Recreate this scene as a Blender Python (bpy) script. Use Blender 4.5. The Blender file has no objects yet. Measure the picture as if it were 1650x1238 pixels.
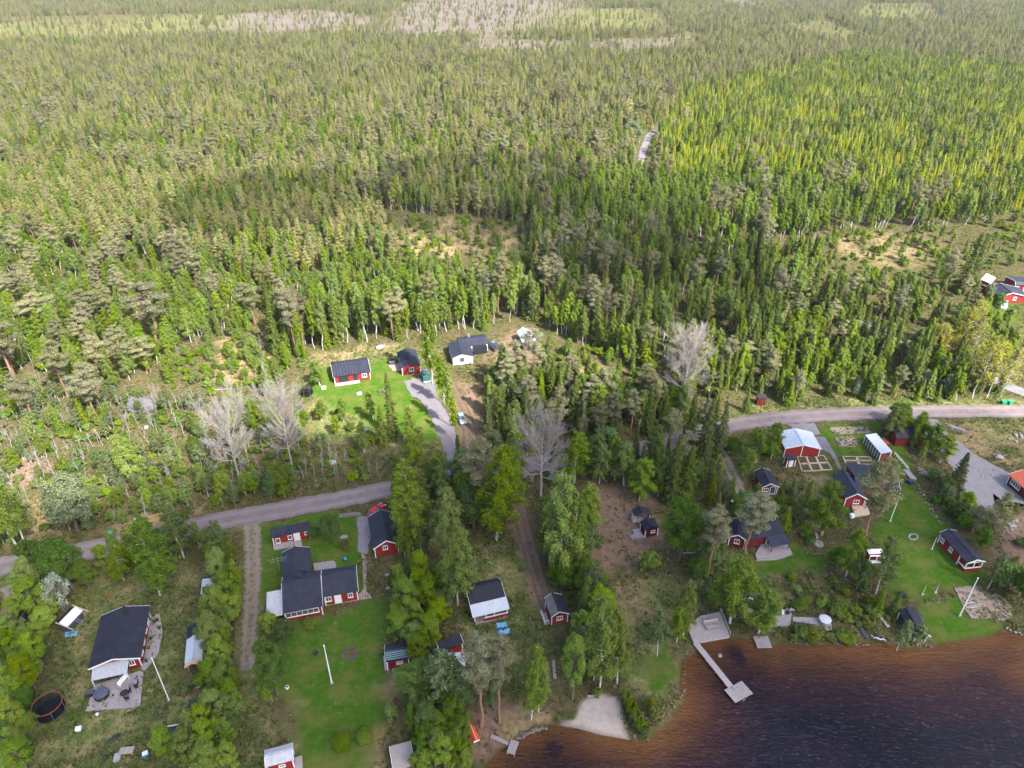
import bpy, bmesh, math, random
import numpy as np
from mathutils import Vector, Matrix
R = math.radians
rng = np.random.default_rng(7)
random.seed(7)
scene = bpy.context.scene
COL = scene.collection
# ------------------------------------------------------------------ camera model (a drone 100 m up)
F, CH, YH = 1145.0, 100.0, -90.0
TH = math.atan((619 - YH) / F)
def P(px, py, h=0.0):
    """the place in the world, at height h, that the photograph shows at px, py"""
    t = (py - 619) / F; u = (px - 825) / F
    k = (CH - h) / (math.sin(TH) + t * math.cos(TH))
    return (u * k, (math.cos(TH) - t * math.sin(TH)) * k, h)
def Q(x, y, z=0.0):
    d = y * math.cos(TH) + (CH - z) * math.sin(TH)
    v = -(y * math.sin(TH) - (CH - z) * math.cos(TH))
    return 825 + F * x / d, 619 + F * v / d
def hgt(px, py, top):
    """height of an upright thing standing at px,py whose top is seen on row top"""
    x, y, _ = P(px, py)
    lo, hi = 0.0, 60.0
    for _ in range(40):
        m = (lo + hi) / 2
        if Q(x, y, m)[1] > top: lo = m
        else: hi = m
    return lo
def ppm(px, py):
    x, y, _ = P(px, py)
    return F / (y * math.cos(TH) + CH * math.sin(TH))
cam = bpy.data.cameras.new('camera'); camo = bpy.data.objects.new('camera', cam); COL.objects.link(camo)
cam.sensor_width = 36; cam.lens = 36 * F / 1650; cam.clip_end = 12000; cam.clip_start = 0.5
camo.location = (0, 0, CH); camo.rotation_euler = (R(90) - TH, 0, 0); scene.camera = camo

# ------------------------------------------------------------------ materials
MATS = {}
def nodes(name):
    m = bpy.data.materials.new(name); m.use_nodes = True
    nt = m.node_tree; nt.nodes.clear()
    return m, nt, nt.nodes, nt.links
def N(nt, t, **kw):
    n = nt.nodes.new(t)
    for k, v in kw.items():
        if k in n.inputs: n.inputs[k].default_value = v
        else: setattr(n, k, v)
    return n
def mixc(nt, fac, a, b):
    n = nt.nodes.new('ShaderNodeMix'); n.data_type = 'RGBA'
    for s, v in ((0, fac), (6, a), (7, b)):
        if isinstance(v, bpy.types.NodeSocket): nt.links.new(v, n.inputs[s])
        elif s == 0: n.inputs[s].default_value = v
        else: n.inputs[s].default_value = (*v[:3], 1)
    return n.outputs[2]
def math_(nt, op, a, b=None, clamp=False):
    n = nt.nodes.new('ShaderNodeMath'); n.operation = op; n.use_clamp = clamp
    for s, v in ((0, a), (1, b)):
        if v is None: continue
        if isinstance(v, bpy.types.NodeSocket): nt.links.new(v, n.inputs[s])
        else: n.inputs[s].default_value = v
    return n.outputs[0]
def noise(nt, co, scale, detail=3, rough=.55):
    n = N(nt, 'ShaderNodeTexNoise', Scale=scale, Detail=detail, Roughness=rough)
    nt.links.new(co, n.inputs['Vector']); return n.outputs['Fac']
def ramp(nt, fac, lo, hi):
    n = nt.nodes.new('ShaderNodeMapRange'); n.inputs[1].default_value = lo; n.inputs[2].default_value = hi
    n.clamp = True; nt.links.new(fac, n.inputs[0]); return n.outputs[0]
def pm(name, c1, c2=None, scale=3.0, rough=.75, metal=0.0, stripes=None, axis='X', bump=.15, spec=.3, sd=.5):
    """a surface of two colours mottled by noise, with optional boards or seams across it"""
    if name in MATS: return MATS[name]
    m, nt, nd, lk = nodes(name)
    out = N(nt, 'ShaderNodeOutputMaterial'); b = N(nt, 'ShaderNodeBsdfPrincipled', Roughness=rough, Metallic=metal)
    b.inputs['Specular IOR Level'].default_value = spec
    co = N(nt, 'ShaderNodeTexCoord').outputs['Object']
    c2 = c2 or tuple(v * .75 for v in c1)
    f = ramp(nt, noise(nt, co, scale, 5, .65), .32, .68)
    c = mixc(nt, f, c1, c2)
    h = noise(nt, co, scale * 4, 3)
    if stripes:
        w = N(nt, 'ShaderNodeTexWave', Scale=stripes * .4, wave_type='BANDS', bands_direction=axis)
        w.wave_profile = 'SAW' if sd > .55 else 'SIN'
        lk.new(co, w.inputs['Vector'])
        s = ramp(nt, w.outputs['Fac'], .0, .25)
        c = mixc(nt, s, tuple(v * (1 - sd) for v in c1), c)
        h = math_(nt, 'ADD', math_(nt, 'MULTIPLY', h, .3), s)
    lk.new(c, b.inputs['Base Color'])
    if bump:
        bp = N(nt, 'ShaderNodeBump', Strength=bump, Distance=.05); lk.new(h, bp.inputs['Height']); lk.new(bp.outputs[0], b.inputs['Normal'])
    lk.new(b.outputs[0], out.inputs[0]); MATS[name] = m; return m
def leafmat(name, c, var=.35, hue=.5, trans=.44):
    """leaves: matt and a little translucent, each leaf clump and each tree slightly its own colour"""
    m, nt, nd, lk = nodes(name)
    out = N(nt, 'ShaderNodeOutputMaterial')
    g = N(nt, 'ShaderNodeNewGeometry'); oi = N(nt, 'ShaderNodeObjectInfo')
    a = tuple(min(1, v * (1 - var)) for v in c); b = tuple(min(1, v * (1 + var)) for v in c)
    col = mixc(nt, g.outputs['Random Per Island'], a, b)
    hs = N(nt, 'ShaderNodeHueSaturation')
    lk.new(col, hs.inputs['Color'])
    r = oi.outputs['Random']
    lk.new(math_(nt, 'ADD', math_(nt, 'MULTIPLY', r, .055 * hue), .5 - .0275 * hue), hs.inputs['Hue'])
    r2 = math_(nt, 'FRACT', math_(nt, 'MULTIPLY', r, 17.3))
    lk.new(math_(nt, 'ADD', math_(nt, 'MULTIPLY', r2, .5), .75), hs.inputs['Value'])
    lk.new(math_(nt, 'ADD', math_(nt, 'MULTIPLY', math_(nt, 'FRACT', math_(nt, 'MULTIPLY', r, 41.7)), .3), .83), hs.inputs['Saturation'])
    d = N(nt, 'ShaderNodeBsdfDiffuse'); t = N(nt, 'ShaderNodeBsdfTranslucent'); mx = N(nt, 'ShaderNodeMixShader', Fac=trans)
    lk.new(hs.outputs[0], d.inputs[0]); lk.new(hs.outputs[0], t.inputs[0])
    lk.new(d.outputs[0], mx.inputs[1]); lk.new(t.outputs[0], mx.inputs[2]); lk.new(mx.outputs[0], out.inputs[0])
    MATS[name] = m; return m
RED = lambda: pm('falu_red_boards', (.28, .022, .018), (.20, .018, .016), 2, .85, stripes=2.2, axis='X', sd=.35)
REDY = lambda: pm('falu_red_boards_across', (.28, .022, .018), (.20, .018, .016), 2, .85, stripes=2.2, axis='Y', sd=.35)
DKRED = lambda: pm('dark_red_boards', (.13, .014, .013), (.09, .012, .012), 2, .85, stripes=2.2, axis='X', sd=.35)
WHITE = lambda: pm('white_paint', (.78, .78, .78), (.66, .66, .67), 4, .6, bump=0)
BLACKROOF = lambda: pm('dark_roof_felt', (.019, .021, .034), (.040, .039, .050), .5, .8, stripes=1.3, axis='X', sd=.10, bump=.15, spec=.2)
TILEROOF = lambda: pm('dark_roof_tiles', (.018, .020, .034), (.040, .039, .053), .6, .75, stripes=2.6, axis='X', sd=.22, bump=.3, spec=.3)
BOULDER = lambda: pm('lichen_grey_boulder', (.15, .143, .147), (.06, .056, .058), .9, .92, bump=.7)
SHORE_ST = lambda: pm('wet_shore_stone', (.17, .145, .125), (.085, .07, .06), 3, .85, bump=.5)
METALROOF = lambda: pm('dark_seamed_metal', (.024, .027, .045), (.045, .046, .062), .5, .6, stripes=1.0, axis='X', sd=.3, bump=.3, spec=.2)
LIGHTROOF = lambda: pm('pale_metal_sheet', (.50, .54, .60), (.40, .43, .48), .9, .45, stripes=1.6, axis='X', sd=.2, bump=.3, spec=.5)
PLASTIC = lambda: pm('corrugated_plastic', (.50, .49, .52), (.33, .32, .34), 1.4, .5, stripes=3, axis='X', sd=.3, bump=.4)
GREYWOOD = lambda: pm('weathered_boards', (.37, .32, .315), (.26, .225, .22), 2.5, .85, stripes=2.1, axis='Y', sd=.3, bump=.3)
GREYWOODX = lambda: pm('weathered_boards_across', (.34, .30, .30), (.24, .21, .21), 2.5, .85, stripes=2.1, axis='X', sd=.3, bump=.3)
NEWWOOD = lambda: pm('pale_planks', (.52, .40, .29), (.42, .31, .22), 2.5, .8, bump=.1)
GLASS = lambda: pm('window_glass', (.05, .06, .075), (.09, .10, .12), 1.5, .12, spec=.6, bump=0)
METAL = lambda: pm('grey_metal', (.38, .39, .41), (.28, .29, .3), 3, .45, metal=.6, bump=0)
BLACK = lambda: pm('black_plastic', (.018, .018, .02), (.03, .03, .032), 4, .55, bump=.05)
STONE = lambda: pm('pale_granite', (.34, .31, .30), (.17, .155, .15), 2.2, .9, bump=.7)
PAVE = lambda: pm('pink_paving', (.36, .27, .25), (.27, .21, .20), 3, .9, stripes=1.6, axis='X', sd=.35, bump=.3)
SOIL = lambda: pm('garden_soil', (.11, .075, .05), (.07, .05, .035), 3, .95, bump=.6)
TARPB = lambda: pm('blue_tarpaulin', (.10, .30, .52), (.16, .42, .62), 2, .5, bump=.5)
ORANGE = lambda: pm('orange_fibreglass', (.62, .10, .025), (.52, .08, .02), 3, .4, bump=0)
def col(name, c, rough=.6): return pm(name, c, None, 3, rough, bump=.05)

# ------------------------------------------------------------------ objects
def tag(o, label=None, cat=None, group=None, kind=None):
    if label: o['label'] = label
    if cat: o['category'] = cat
    if group: o['group'] = group
    if kind: o['kind'] = kind
    return o
LAND = []          # landmarks that tree labels may refer to
def thing(name, label, cat, loc, rz=0, group=None, lm=None):
    o = bpy.data.objects.new(name, None); COL.objects.link(o)
    o.empty_display_size = .5; o.location = loc; o.rotation_euler = (0, 0, rz)
    tag(o, label, cat, group)
    if lm: LAND.append((loc[0], loc[1], lm))
    return o
class MB:
    """collects shapes for one mesh"""
    def __init__(s): s.v = []; s.f = []
    def add(s, v, f):
        n = len(s.v); s.v += [tuple(map(float, p)) for p in v]; s.f += [tuple(i + n for i in q) for q in f]; return s
    def box(s, c, size, rz=0, rx=0, ry=0):
        x, y, z = (k / 2 for k in size)
        M = Matrix.Rotation(rz, 3, 'Z') @ Matrix.Rotation(ry, 3, 'Y') @ Matrix.Rotation(rx, 3, 'X')
        v = [M @ Vector(p) + Vector(c) for p in ((-x, -y, -z), (x, -y, -z), (x, y, -z), (-x, y, -z), (-x, -y, z), (x, -y, z), (x, y, z), (-x, y, z))]
        return s.add(v, ((3, 2, 1, 0), (4, 5, 6, 7), (0, 1, 5, 4), (1, 2, 6, 5), (2, 3, 7, 6), (3, 0, 4, 7)))
    def prism(s, poly, z0, z1):
        """poly: xy ring; walls and both lids"""
        n = len(poly)
        a = sum(poly[i][0] * poly[(i + 1) % n][1] - poly[(i + 1) % n][0] * poly[i][1] for i in range(n))
        if a < 0: poly = poly[::-1]
        v = [(p[0], p[1], z0) for p in poly] + [(p[0], p[1], z1) for p in poly]
        return s.add(v, [tuple(range(n))[::-1], tuple(range(n, 2 * n))] + [(i, (i + 1) % n, n + (i + 1) % n, n + i) for i in range(n)])
    def extr(s, prof, x0, x1):
        """prof: ring of (y,z), extruded along x"""
        n = len(prof)
        v = [(x0, p[0], p[1]) for p in prof] + [(x1, p[0], p[1]) for p in prof]
        return s.add(v, [tuple(range(n)), tuple(range(n, 2 * n))[::-1]] + [(i, n + i, n + (i + 1) % n, (i + 1) % n) for i in range(n)])
    def tube(s, pts, rad, n=6, cap=True):
        pts = [Vector(p) for p in pts]
        if not hasattr(rad, '__len__'): rad = [rad] * len(pts)
        v = []; f = []
        for i, p in enumerate(pts):
            d = (pts[min(i + 1, len(pts) - 1)] - pts[max(i - 1, 0)]).normalized()
            a = d.orthogonal().normalized() if i == 0 else (a - d * a.dot(d)).normalized()
            b = d.cross(a)
            for k in range(n):
                t = 2 * math.pi * k / n; v.append(p + (a * math.cos(t) + b * math.sin(t)) * rad[i])
        for i in range(len(pts) - 1):
            for k in range(n):
                f.append((i * n + k, i * n + (k + 1) % n, (i + 1) * n + (k + 1) % n, (i + 1) * n + k))
        if cap: f += [tuple(range(n))[::-1], tuple(range((len(pts) - 1) * n, len(pts) * n))]
        return s.add(v, f)
    def lathe(s, prof, n=20, c=(0, 0, 0), sx=1, sy=1):
        v = []; f = []
        for r, z in prof:
            for k in range(n):
                t = 2 * math.pi * k / n; v.append((c[0] + r * math.cos(t) * sx, c[1] + r * math.sin(t) * sy, c[2] + z))
        for i in range(len(prof) - 1):
            for k in range(n): f.append((i * n + k, i * n + (k + 1) % n, (i + 1) * n + (k + 1) % n, (i + 1) * n + k))
        if prof[0][0] > 0: f.append(tuple(range(n))[::-1])
        if prof[-1][0] > 0: f.append(tuple(range((len(prof) - 1) * n, len(prof) * n)))
        return s.add(v, f)
    def rock(s, c, r, seed, sx=1, sy=1, sz=.7):
        bm = bmesh.new(); bmesh.ops.create_icosphere(bm, subdivisions=2, radius=1); g = random.Random(seed)
        ax = [(Vector((g.gauss(0, 1), g.gauss(0, 1), g.gauss(0, 1))).normalized(), g.uniform(.55, .95)) for _ in range(9)]
        for w in bm.verts:
            k = 1
            for a, d in ax:
                t = w.co.dot(a)
                if t > d: k = min(k, d / t)
            w.co *= k
        v = [(c[0] + w.co.x * r * sx, c[1] + w.co.y * r * sy, c[2] + w.co.z * r * sz) for w in bm.verts]
        f = [tuple(w.index for w in q.verts) for q in bm.faces]; bm.free(); return s.add(v, f)
    def mesh(s, name, mat, smooth=False):
        me = bpy.data.meshes.new(name); me.from_pydata(s.v, [], s.f); me.materials.append(mat)
        if smooth: me.polygons.foreach_set('use_smooth', [True] * len(me.polygons))
        me.update(); return me
    def build(s, name, mat, parent=None, loc=(0, 0, 0), rz=0, smooth=False):
        o = bpy.data.objects.new(name, s.mesh(name, mat, smooth)); COL.objects.link(o)
        o.location = loc; o.rotation_euler = (0, 0, rz)
        if parent: o.parent = parent
        return o
def single(name, label, cat, mb, mat, loc, rz=0, group=None, lm=None, smooth=False):
    o = mb.build(name, mat, None, loc, rz, smooth); tag(o, label, cat, group)
    if lm: LAND.append((loc[0], loc[1], lm))
    return o
def copy_tree(o, parent=None):
    c = o.copy(); COL.objects.link(c); c.parent = parent
    for ch in o.children: copy_tree(ch, c)
    return c

# ------------------------------------------------------------------ buildings
class Sec:
    """one roofed part of a building: its roof runs along local x, profile = roof line (y, z) from y- to y+"""
    def __init__(s, root, c, ang, L, prof, roofm, wallm, ov=.35, trim=True, walls=True, wallLen=None, th=.13, ends=(1, 1), z0=0, corner=True):
        s.root = root; s.L = L; s.ang = ang
        s.loc = (c[0] - root.location.x, c[1] - root.location.y, 0); s.prof = prof; s.ov = ov
        s.y0 = prof[0][0] + ov; s.y1 = prof[-1][0] - ov; s.hx = L / 2 - ov
        up = prof; dn = [(y, z - th) for y, z in prof][::-1]
        s.roof = MB().extr(list(up) + dn, -L / 2, L / 2).build('roof', roofm, root, s.loc, ang)
        if len(prof) == 3:                                    # ridge cap
            MB().box((0, prof[1][0], prof[1][1] + .03), (L + .04, .34, .07)).build('ridge_cap', roofm, s.roof)
        if walls:
            top = [(min(max(y, s.y0), s.y1), s.z(min(max(y, s.y0), s.y1)) - th - .01) for y, z in prof]
            ring = [(s.y0, z0)] + top + [(s.y1, z0)]
            s.wall = MB().extr(ring[::-1], -s.hx, s.hx).build('wall', wallm, root, s.loc, ang)
            if corner:
                for x in (-s.hx, s.hx):
                    for y, sg in ((s.y0, -1), (s.y1, 1)):
                        h = s.z(y) - th - .03
                        MB().box((x + .02 * (1 if x > 0 else -1), y + sg * .02, (h + z0) / 2), (.16, .16, h - z0)).build('corner_board', WHITE(), s.wall)
        if trim:
            for sg, e in ((-1, ends[0]), (1, ends[1])):
                if not e: continue
                w = MB()
                for (ya, za), (yb, zb) in zip(prof[:-1], prof[1:]):
                    w.extr([(ya, za + .03), (yb, zb + .03), (yb, zb - .22), (ya, za - .22)], sg * (L / 2 + .003), sg * (L / 2 + .05))
                w.build('bargeboard', WHITE(), root, s.loc, ang)
    def z(s, y):
        for (a, za), (b, zb) in zip(s.prof[:-1], s.prof[1:]):
            if a - 1e-6 <= y <= b + 1e-6: return za + (zb - za) * (y - a) / max(b - a, 1e-6)
        return s.prof[-1][1]
    def fr(s, side):
        """origin and rotation on a wall: x along the wall, -y outwards"""
        return {'n': ((0, s.y0), 0), 'p': ((0, s.y1), math.pi), 'e': ((s.hx, (s.y0 + s.y1) / 2), math.pi / 2), 's': ((-s.hx, (s.y0 + s.y1) / 2), -math.pi / 2)}[side]
    def put(s, name, mb, mat, side, u, parent=None, out=0.0):
        (ox, oy), a = s.fr(side)
        x = ox + u * math.cos(a) + out * math.sin(a); y = oy + u * math.sin(a) - out * math.cos(a)
        ca, sa = math.cos(s.ang), math.sin(s.ang)
        return mb.build(name, mat, s.root, (s.loc[0] + x * ca - y * sa, s.loc[1] + x * sa + y * ca, 0), s.ang + a)
    def window(s, side, u, z=1.0, w=1.1, h=1.1, n=2, m=1, frame=None, fw=.1):
        f = MB()
        f.box((0, -.03, z + fw / 2), (w, .1, fw)).box((0, -.03, z + h - fw / 2), (w, .1, fw))
        for x in (-w / 2 + fw / 2, w / 2 - fw / 2): f.box((x, -.03, z + h / 2), (fw, .098, h - 2 * fw))
        for i in range(1, n): f.box((-w / 2 + w * i / n, -.03, z + h / 2), (.07, .09, h - 2 * fw))
        for i in range(1, m): f.box((0, -.03, z + h * i / m), (w - 2 * fw, .08, .05))
        f.box((0, -.06, z - .03), (w + .1, .16, .05))
        o = s.put('window', f, frame or WHITE(), side, u)
        MB().box((0, -.02, z + h / 2), (w - fw, .05, h - fw)).build('pane', GLASS(), o)
        return o
    def door(s, side, u, mat=None, w=.95, h=2.0, frame=True):
        d = s.put('door', MB().box((0, -.03, h / 2 + .1), (w, .1, h)), mat or WHITE(), side, u)
        MB().box((w * .38, -.1, h * .5), (.06, .06, .16)).build('handle', METAL(), d)
        if frame:
            f = MB()
            for x in (-w / 2 - .07, w / 2 + .07): f.box((x, -.03, h / 2 + .14), (.12, .12, h + .08))
            f.box((0, -.03, h + .17), (w + .02, .12, .12)); f.build('door_frame', WHITE(), d)
        return d
    def chimney(s, x, y, h=.9, w=.55, mat=None):
        zb = s.z(y); mb = MB().box((x, y, zb + h / 2 - .2), (w, w, h + .4)).box((x, y, zb + h + .04), (w + .12, w + .12, .08))
        mb.build('chimney', mat or METAL(), s.roof)
def frame2(a, b):
    d = (b[0] - a[0], b[1] - a[1]); L = math.hypot(*d); return math.atan2(d[1], d[0]), L
def gable_px(r1, r2, hr, l, hl, r, hh=None):
    """measure a gabled roof from its ridge ends and one eave corner on either side"""
    hh = hl if hh is None else hh
    a, b = P(*r1, hr), P(*r2, hr); ang, L = frame2(a, b)
    p = (-math.sin(ang), math.cos(ang))
    w = lambda q, h: (P(*q, h)[0] - a[0]) * p[0] + (P(*q, h)[1] - a[1]) * p[1]
    y1, y2 = sorted((w(l, hl), w(r, hh)))
    return ((a[0] + b[0]) / 2, (a[1] + b[1]) / 2), ang, L, [(y1, hl), (0, hr), (y2, hh)]
def mono_px(b1, b2, hb, f, hf):
    """a single-slope roof: upper edge b1-b2, one corner f of the lower edge"""
    a, b = P(*b1, hb), P(*b2, hb); ang, L = frame2(a, b)
    p = (-math.sin(ang), math.cos(ang)); q = P(*f, hf)
    w = (q[0] - a[0]) * p[0] + (q[1] - a[1]) * p[1]
    prof = sorted([(0, hb), (w, hf)])
    return ((a[0] + b[0]) / 2, (a[1] + b[1]) / 2), ang, L, prof
def deck_px(name, label, pts, top=.35, mat=None, cat='deck', ang=None, h=None, group=None, lm=None, parent=None, thick=None):
    """a low platform whose outline is measured on its top surface"""
    w = [P(px, py, top) for px, py in pts]
    cx = sum(p[0] for p in w) / len(w); cy = sum(p[1] for p in w) / len(w)
    a = frame2(w[0], w[1])[0] if ang is None else ang
    ca, sa = math.cos(-a), math.sin(-a)
    loc = [((p[0] - cx) * ca - (p[1] - cy) * sa, (p[0] - cx) * sa + (p[1] - cy) * ca) for p in w]
    mb = MB().prism(loc, (top - thick) if thick else 0.0, top)
    if parent:
        return mb.build(name, mat or GREYWOOD(), parent, (cx - parent.location.x, cy - parent.location.y, 0), a)
    return single(name, label, cat, mb, mat or GREYWOOD(), (cx, cy, 0), a, group, lm)
# ------------------------------------------------------------------ plants
def arr_mesh(name, V, Fq, mat, smooth=False):
    me = bpy.data.meshes.new(name)
    V = np.asarray(V, np.float32); Fq = np.asarray(Fq, np.int32); k = Fq.shape[1]
    me.vertices.add(len(V)); me.vertices.foreach_set('co', V.ravel())
    me.loops.add(Fq.size); me.loops.foreach_set('vertex_index', Fq.ravel())
    me.polygons.add(len(Fq)); me.polygons.foreach_set('loop_start', np.arange(0, Fq.size, k, dtype=np.int32))
    me.materials.append(mat); me.update(calc_edges=True); me.validate()
    return me
def unit(v): return v / np.maximum(np.linalg.norm(v, axis=-1, keepdims=True), 1e-6)
def leaves(C, out, size, aspect=.6, jit=.8, up=.45):
    """one small diamond-shaped leaf spray at every point of C, facing roughly along out"""
    C = np.asarray(C); n = len(C)
    nrm = unit(unit(np.asarray(out)) * .8 + np.array([0, 0, up]) + rng.normal(0, jit, (n, 3)) * .6)
    a = unit(np.cross(nrm, rng.normal(0, 1, (n, 3)))); b = np.cross(nrm, a)
    s = (size * rng.uniform(.6, 1.35, n))[:, None]
    bend = nrm * s * .22
    V = np.stack([C - a * s + bend * 0, C - b * s * aspect + bend, C + a * s, C + b * s * aspect + bend], 1).reshape(-1, 3)
    return V, np.arange(4 * n).reshape(n, 4)
def crown(name, C, out, size, mat, **k):
    V, q = leaves(C, out, size, **k); return arr_mesh(name, V, q, mat)
def clumps(cs, rs, n, flat=.7):
    """points spread in soft balls of radius rs round the points cs"""
    cs = np.asarray(cs); i = rng.integers(0, len(cs), n) if np.isscalar(rs) else rng.choice(len(cs), n, p=np.asarray(rs) ** 2 / np.sum(np.asarray(rs) ** 2))
    r = rs if np.isscalar(rs) else np.asarray(rs)[i][:, None]
    d = unit(rng.normal(0, 1, (n, 3))) * (rng.uniform(0, 1, (n, 1)) ** .45)
    d[:, 2] *= flat
    return cs[i] + d * r, d
def axis_out(C, zc):
    o = C.copy(); o[:, 2] -= zc; return o
def limb_mesh(name, limbs, mat):
    mb = MB()
    for pts, rad in limbs: mb.tube(pts, rad, 5 if rad[0] > .06 else 3, cap=False)
    return mb.mesh(name, mat)
def wob(h, r0, n=6, w=.12, top=.03, lean=(0, 0)):
    pts = []; x = y = 0.0
    for i in range(n + 1):
        t = i / n
        pts.append((x + lean[0] * t, y + lean[1] * t, h * t)); x += rng.normal(0, w * h / 14); y += rng.normal(0, w * h / 14)
    return pts, [r0 * (1 - t) ** .8 + top for t in np.linspace(0, 1, n + 1)]
def on(pts, t):
    k = t * (len(pts) - 1); i = min(int(k), len(pts) - 2); f = k - i
    return np.array(pts[i]) * (1 - f) + np.array(pts[i + 1]) * f
BARK_B = pm('birch_bark', (.62, .60, .58), (.22, .2, .19), 1.6, .85, bump=.2)
BARK_P = pm('pine_bark', (.30, .15, .085), (.20, .13, .095), .9, .9, bump=.4)
BARK_S = pm('grey_brown_bark', (.15, .115, .095), (.1, .08, .07), 2, .9, bump=.4)
BARK_G = pm('pale_grey_bark', (.36, .32, .31), (.25, .22, .215), 1.2, .9, bump=.3)
BARK_T = pm('grey_twigs', (.31, .275, .26), (.23, .20, .19), 1.2, .9, bump=0)
L_B = leafmat('birch_leaves', (.178, .245, .034)); L_BY = leafmat('opening_yellow_leaves', (.30, .29, .045))
L_BD = leafmat('dull_birch_leaves', (.150, .195, .062)); L_L = leafmat('broad_green_leaves', (.118, .192, .036))
L_W = leafmat('grey_green_leaves', (.22, .265, .14)); L_P = leafmat('pine_needles', (.205, .202, .105), hue=.35, trans=.2)
L_S = leafmat('spruce_needles', (.085, .108, .026), hue=.35, trans=.15); L_SY = leafmat('young_spruce_needles', (.345, .380, .034), hue=.35, trans=.4)
L_F = leafmat('white_blossom', (.40, .44, .34), hue=.2); L_Y = leafmat('yellow_green_leaves', (.20, .22, .03))
L_SM = leafmat('fresh_spruce_needles', (.135, .185, .026), hue=.5, trans=.3)
L_H = leafmat('hedge_leaves', (.205, .290, .036))
L_PD = leafmat('olive_pine_needles', (.280, .275, .105), hue=.35, trans=.3)
def m_birch(i, mat, H=12., W=4.4, base=.2, n=11000, size=.112, droop=.35, sparse=1.0):
    pts, rad = wob(H, .115, 7, .16, .02)
    limbs = [(pts, rad)]; C = []; D = []
    nb = int(46 * sparse)
    for k in range(nb):
        t = base + (1 - base) * ((k + rng.uniform(0, 1)) / nb) * .97
        u = (t - base) / (1 - base)
        r = W / 2 * min(1, (u + .12) * 2.6) ** .7 * (1 - u) ** .62 * rng.uniform(.6, 1.15) + .25
        az = k * 2.399 + rng.normal(0, .4); p0 = on(pts, t)
        tip = p0 + np.array([math.cos(az) * r, math.sin(az) * r, r * rng.uniform(.15, .7)])
        mid = (p0 + tip) / 2 + np.array([0, 0, r * .12])
        end = tip + np.array([math.cos(az) * .15, math.sin(az) * .15, -droop * r * .8])
        limbs.append(([p0, mid, tip], [.045, .03, .012]))
        m = int(n / nb * (r / (W / 2)) ** .7 * 1.55)
        s = rng.uniform(.25, 1.12, m)
        base_p = np.where((s < 1)[:, None], p0 + (tip - p0) * s[:, None], tip + (end - tip) * ((s - 1) / .12)[:, None])
        q = base_p + rng.normal(0, 1, (m, 3)) * (np.array([.32, .32, .3]) * (.55 + .25 * r)) * .6
        q[:, 2] -= rng.exponential(.22, m) * droop * 2
        C.append(q); D.append(q - on(pts, max(t - .04, 0)))
    C = np.concatenate(C); D = np.concatenate(D)
    return limb_mesh('birch_trunk', limbs, BARK_B), crown('birch_crown', C, D, size, mat)
def m_pine(i, mat, H=18., W=5.4, base=.42, n=8000, size=.145, young=False):
    pts, rad = wob(H, .21, 7, .14, .03); limbs = [(pts, rad)]; cs = []; rs = []
    nb = 34
    for k in range(nb):
        u = (k + rng.uniform(0, 1)) / nb; t = base + (1 - base) * u * .98
        if young: r = W / 2 * (1 - u) ** .8 * min(1, .55 + u * 2) * rng.uniform(.7, 1.12)
        else: r = W / 2 * min(1, .42 + u * 1.3) * (1 - u ** 2.6) ** .75 * rng.uniform(.55, 1.12)
        r = max(r, .3); az = k * 2.399 + rng.normal(0, .5); p0 = on(pts, t)
        tip = p0 + np.array([math.cos(az) * r, math.sin(az) * r, r * rng.uniform(.05, .45)])
        limbs.append(([p0, (p0 + tip) / 2 + np.array([0, 0, -.05 * r]), tip], [.06, .045, .02]))
        for f in ((.55, .98) if r > .9 else (.9,)):
            cs.append(p0 + (tip - p0) * f + rng.normal(0, .12, 3)); rs.append((.42 + .26 * r) * rng.uniform(.75, 1.2) * (.8 if f < .6 else 1))
    for k in range(6):                                           # dead stubs below the crown
        t = rng.uniform(base * .55, base); az = rng.uniform(0, 6.28); p0 = on(pts, t); l = rng.uniform(.5, 1.4)
        limbs.append(([p0, p0 + np.array([math.cos(az) * l, math.sin(az) * l, -.1])], [.035, .012]))
    C, d = clumps(cs, np.array(rs), n, .55)
    D = d * 1.6 + (C - np.array([0, 0, H * (base + (1 - base) * .4)])) * .25
    return limb_mesh('pine_trunk', limbs, BARK_P), crown('pine_crown', C, D, size, mat, aspect=.42, jit=.9, up=.55)
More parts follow.
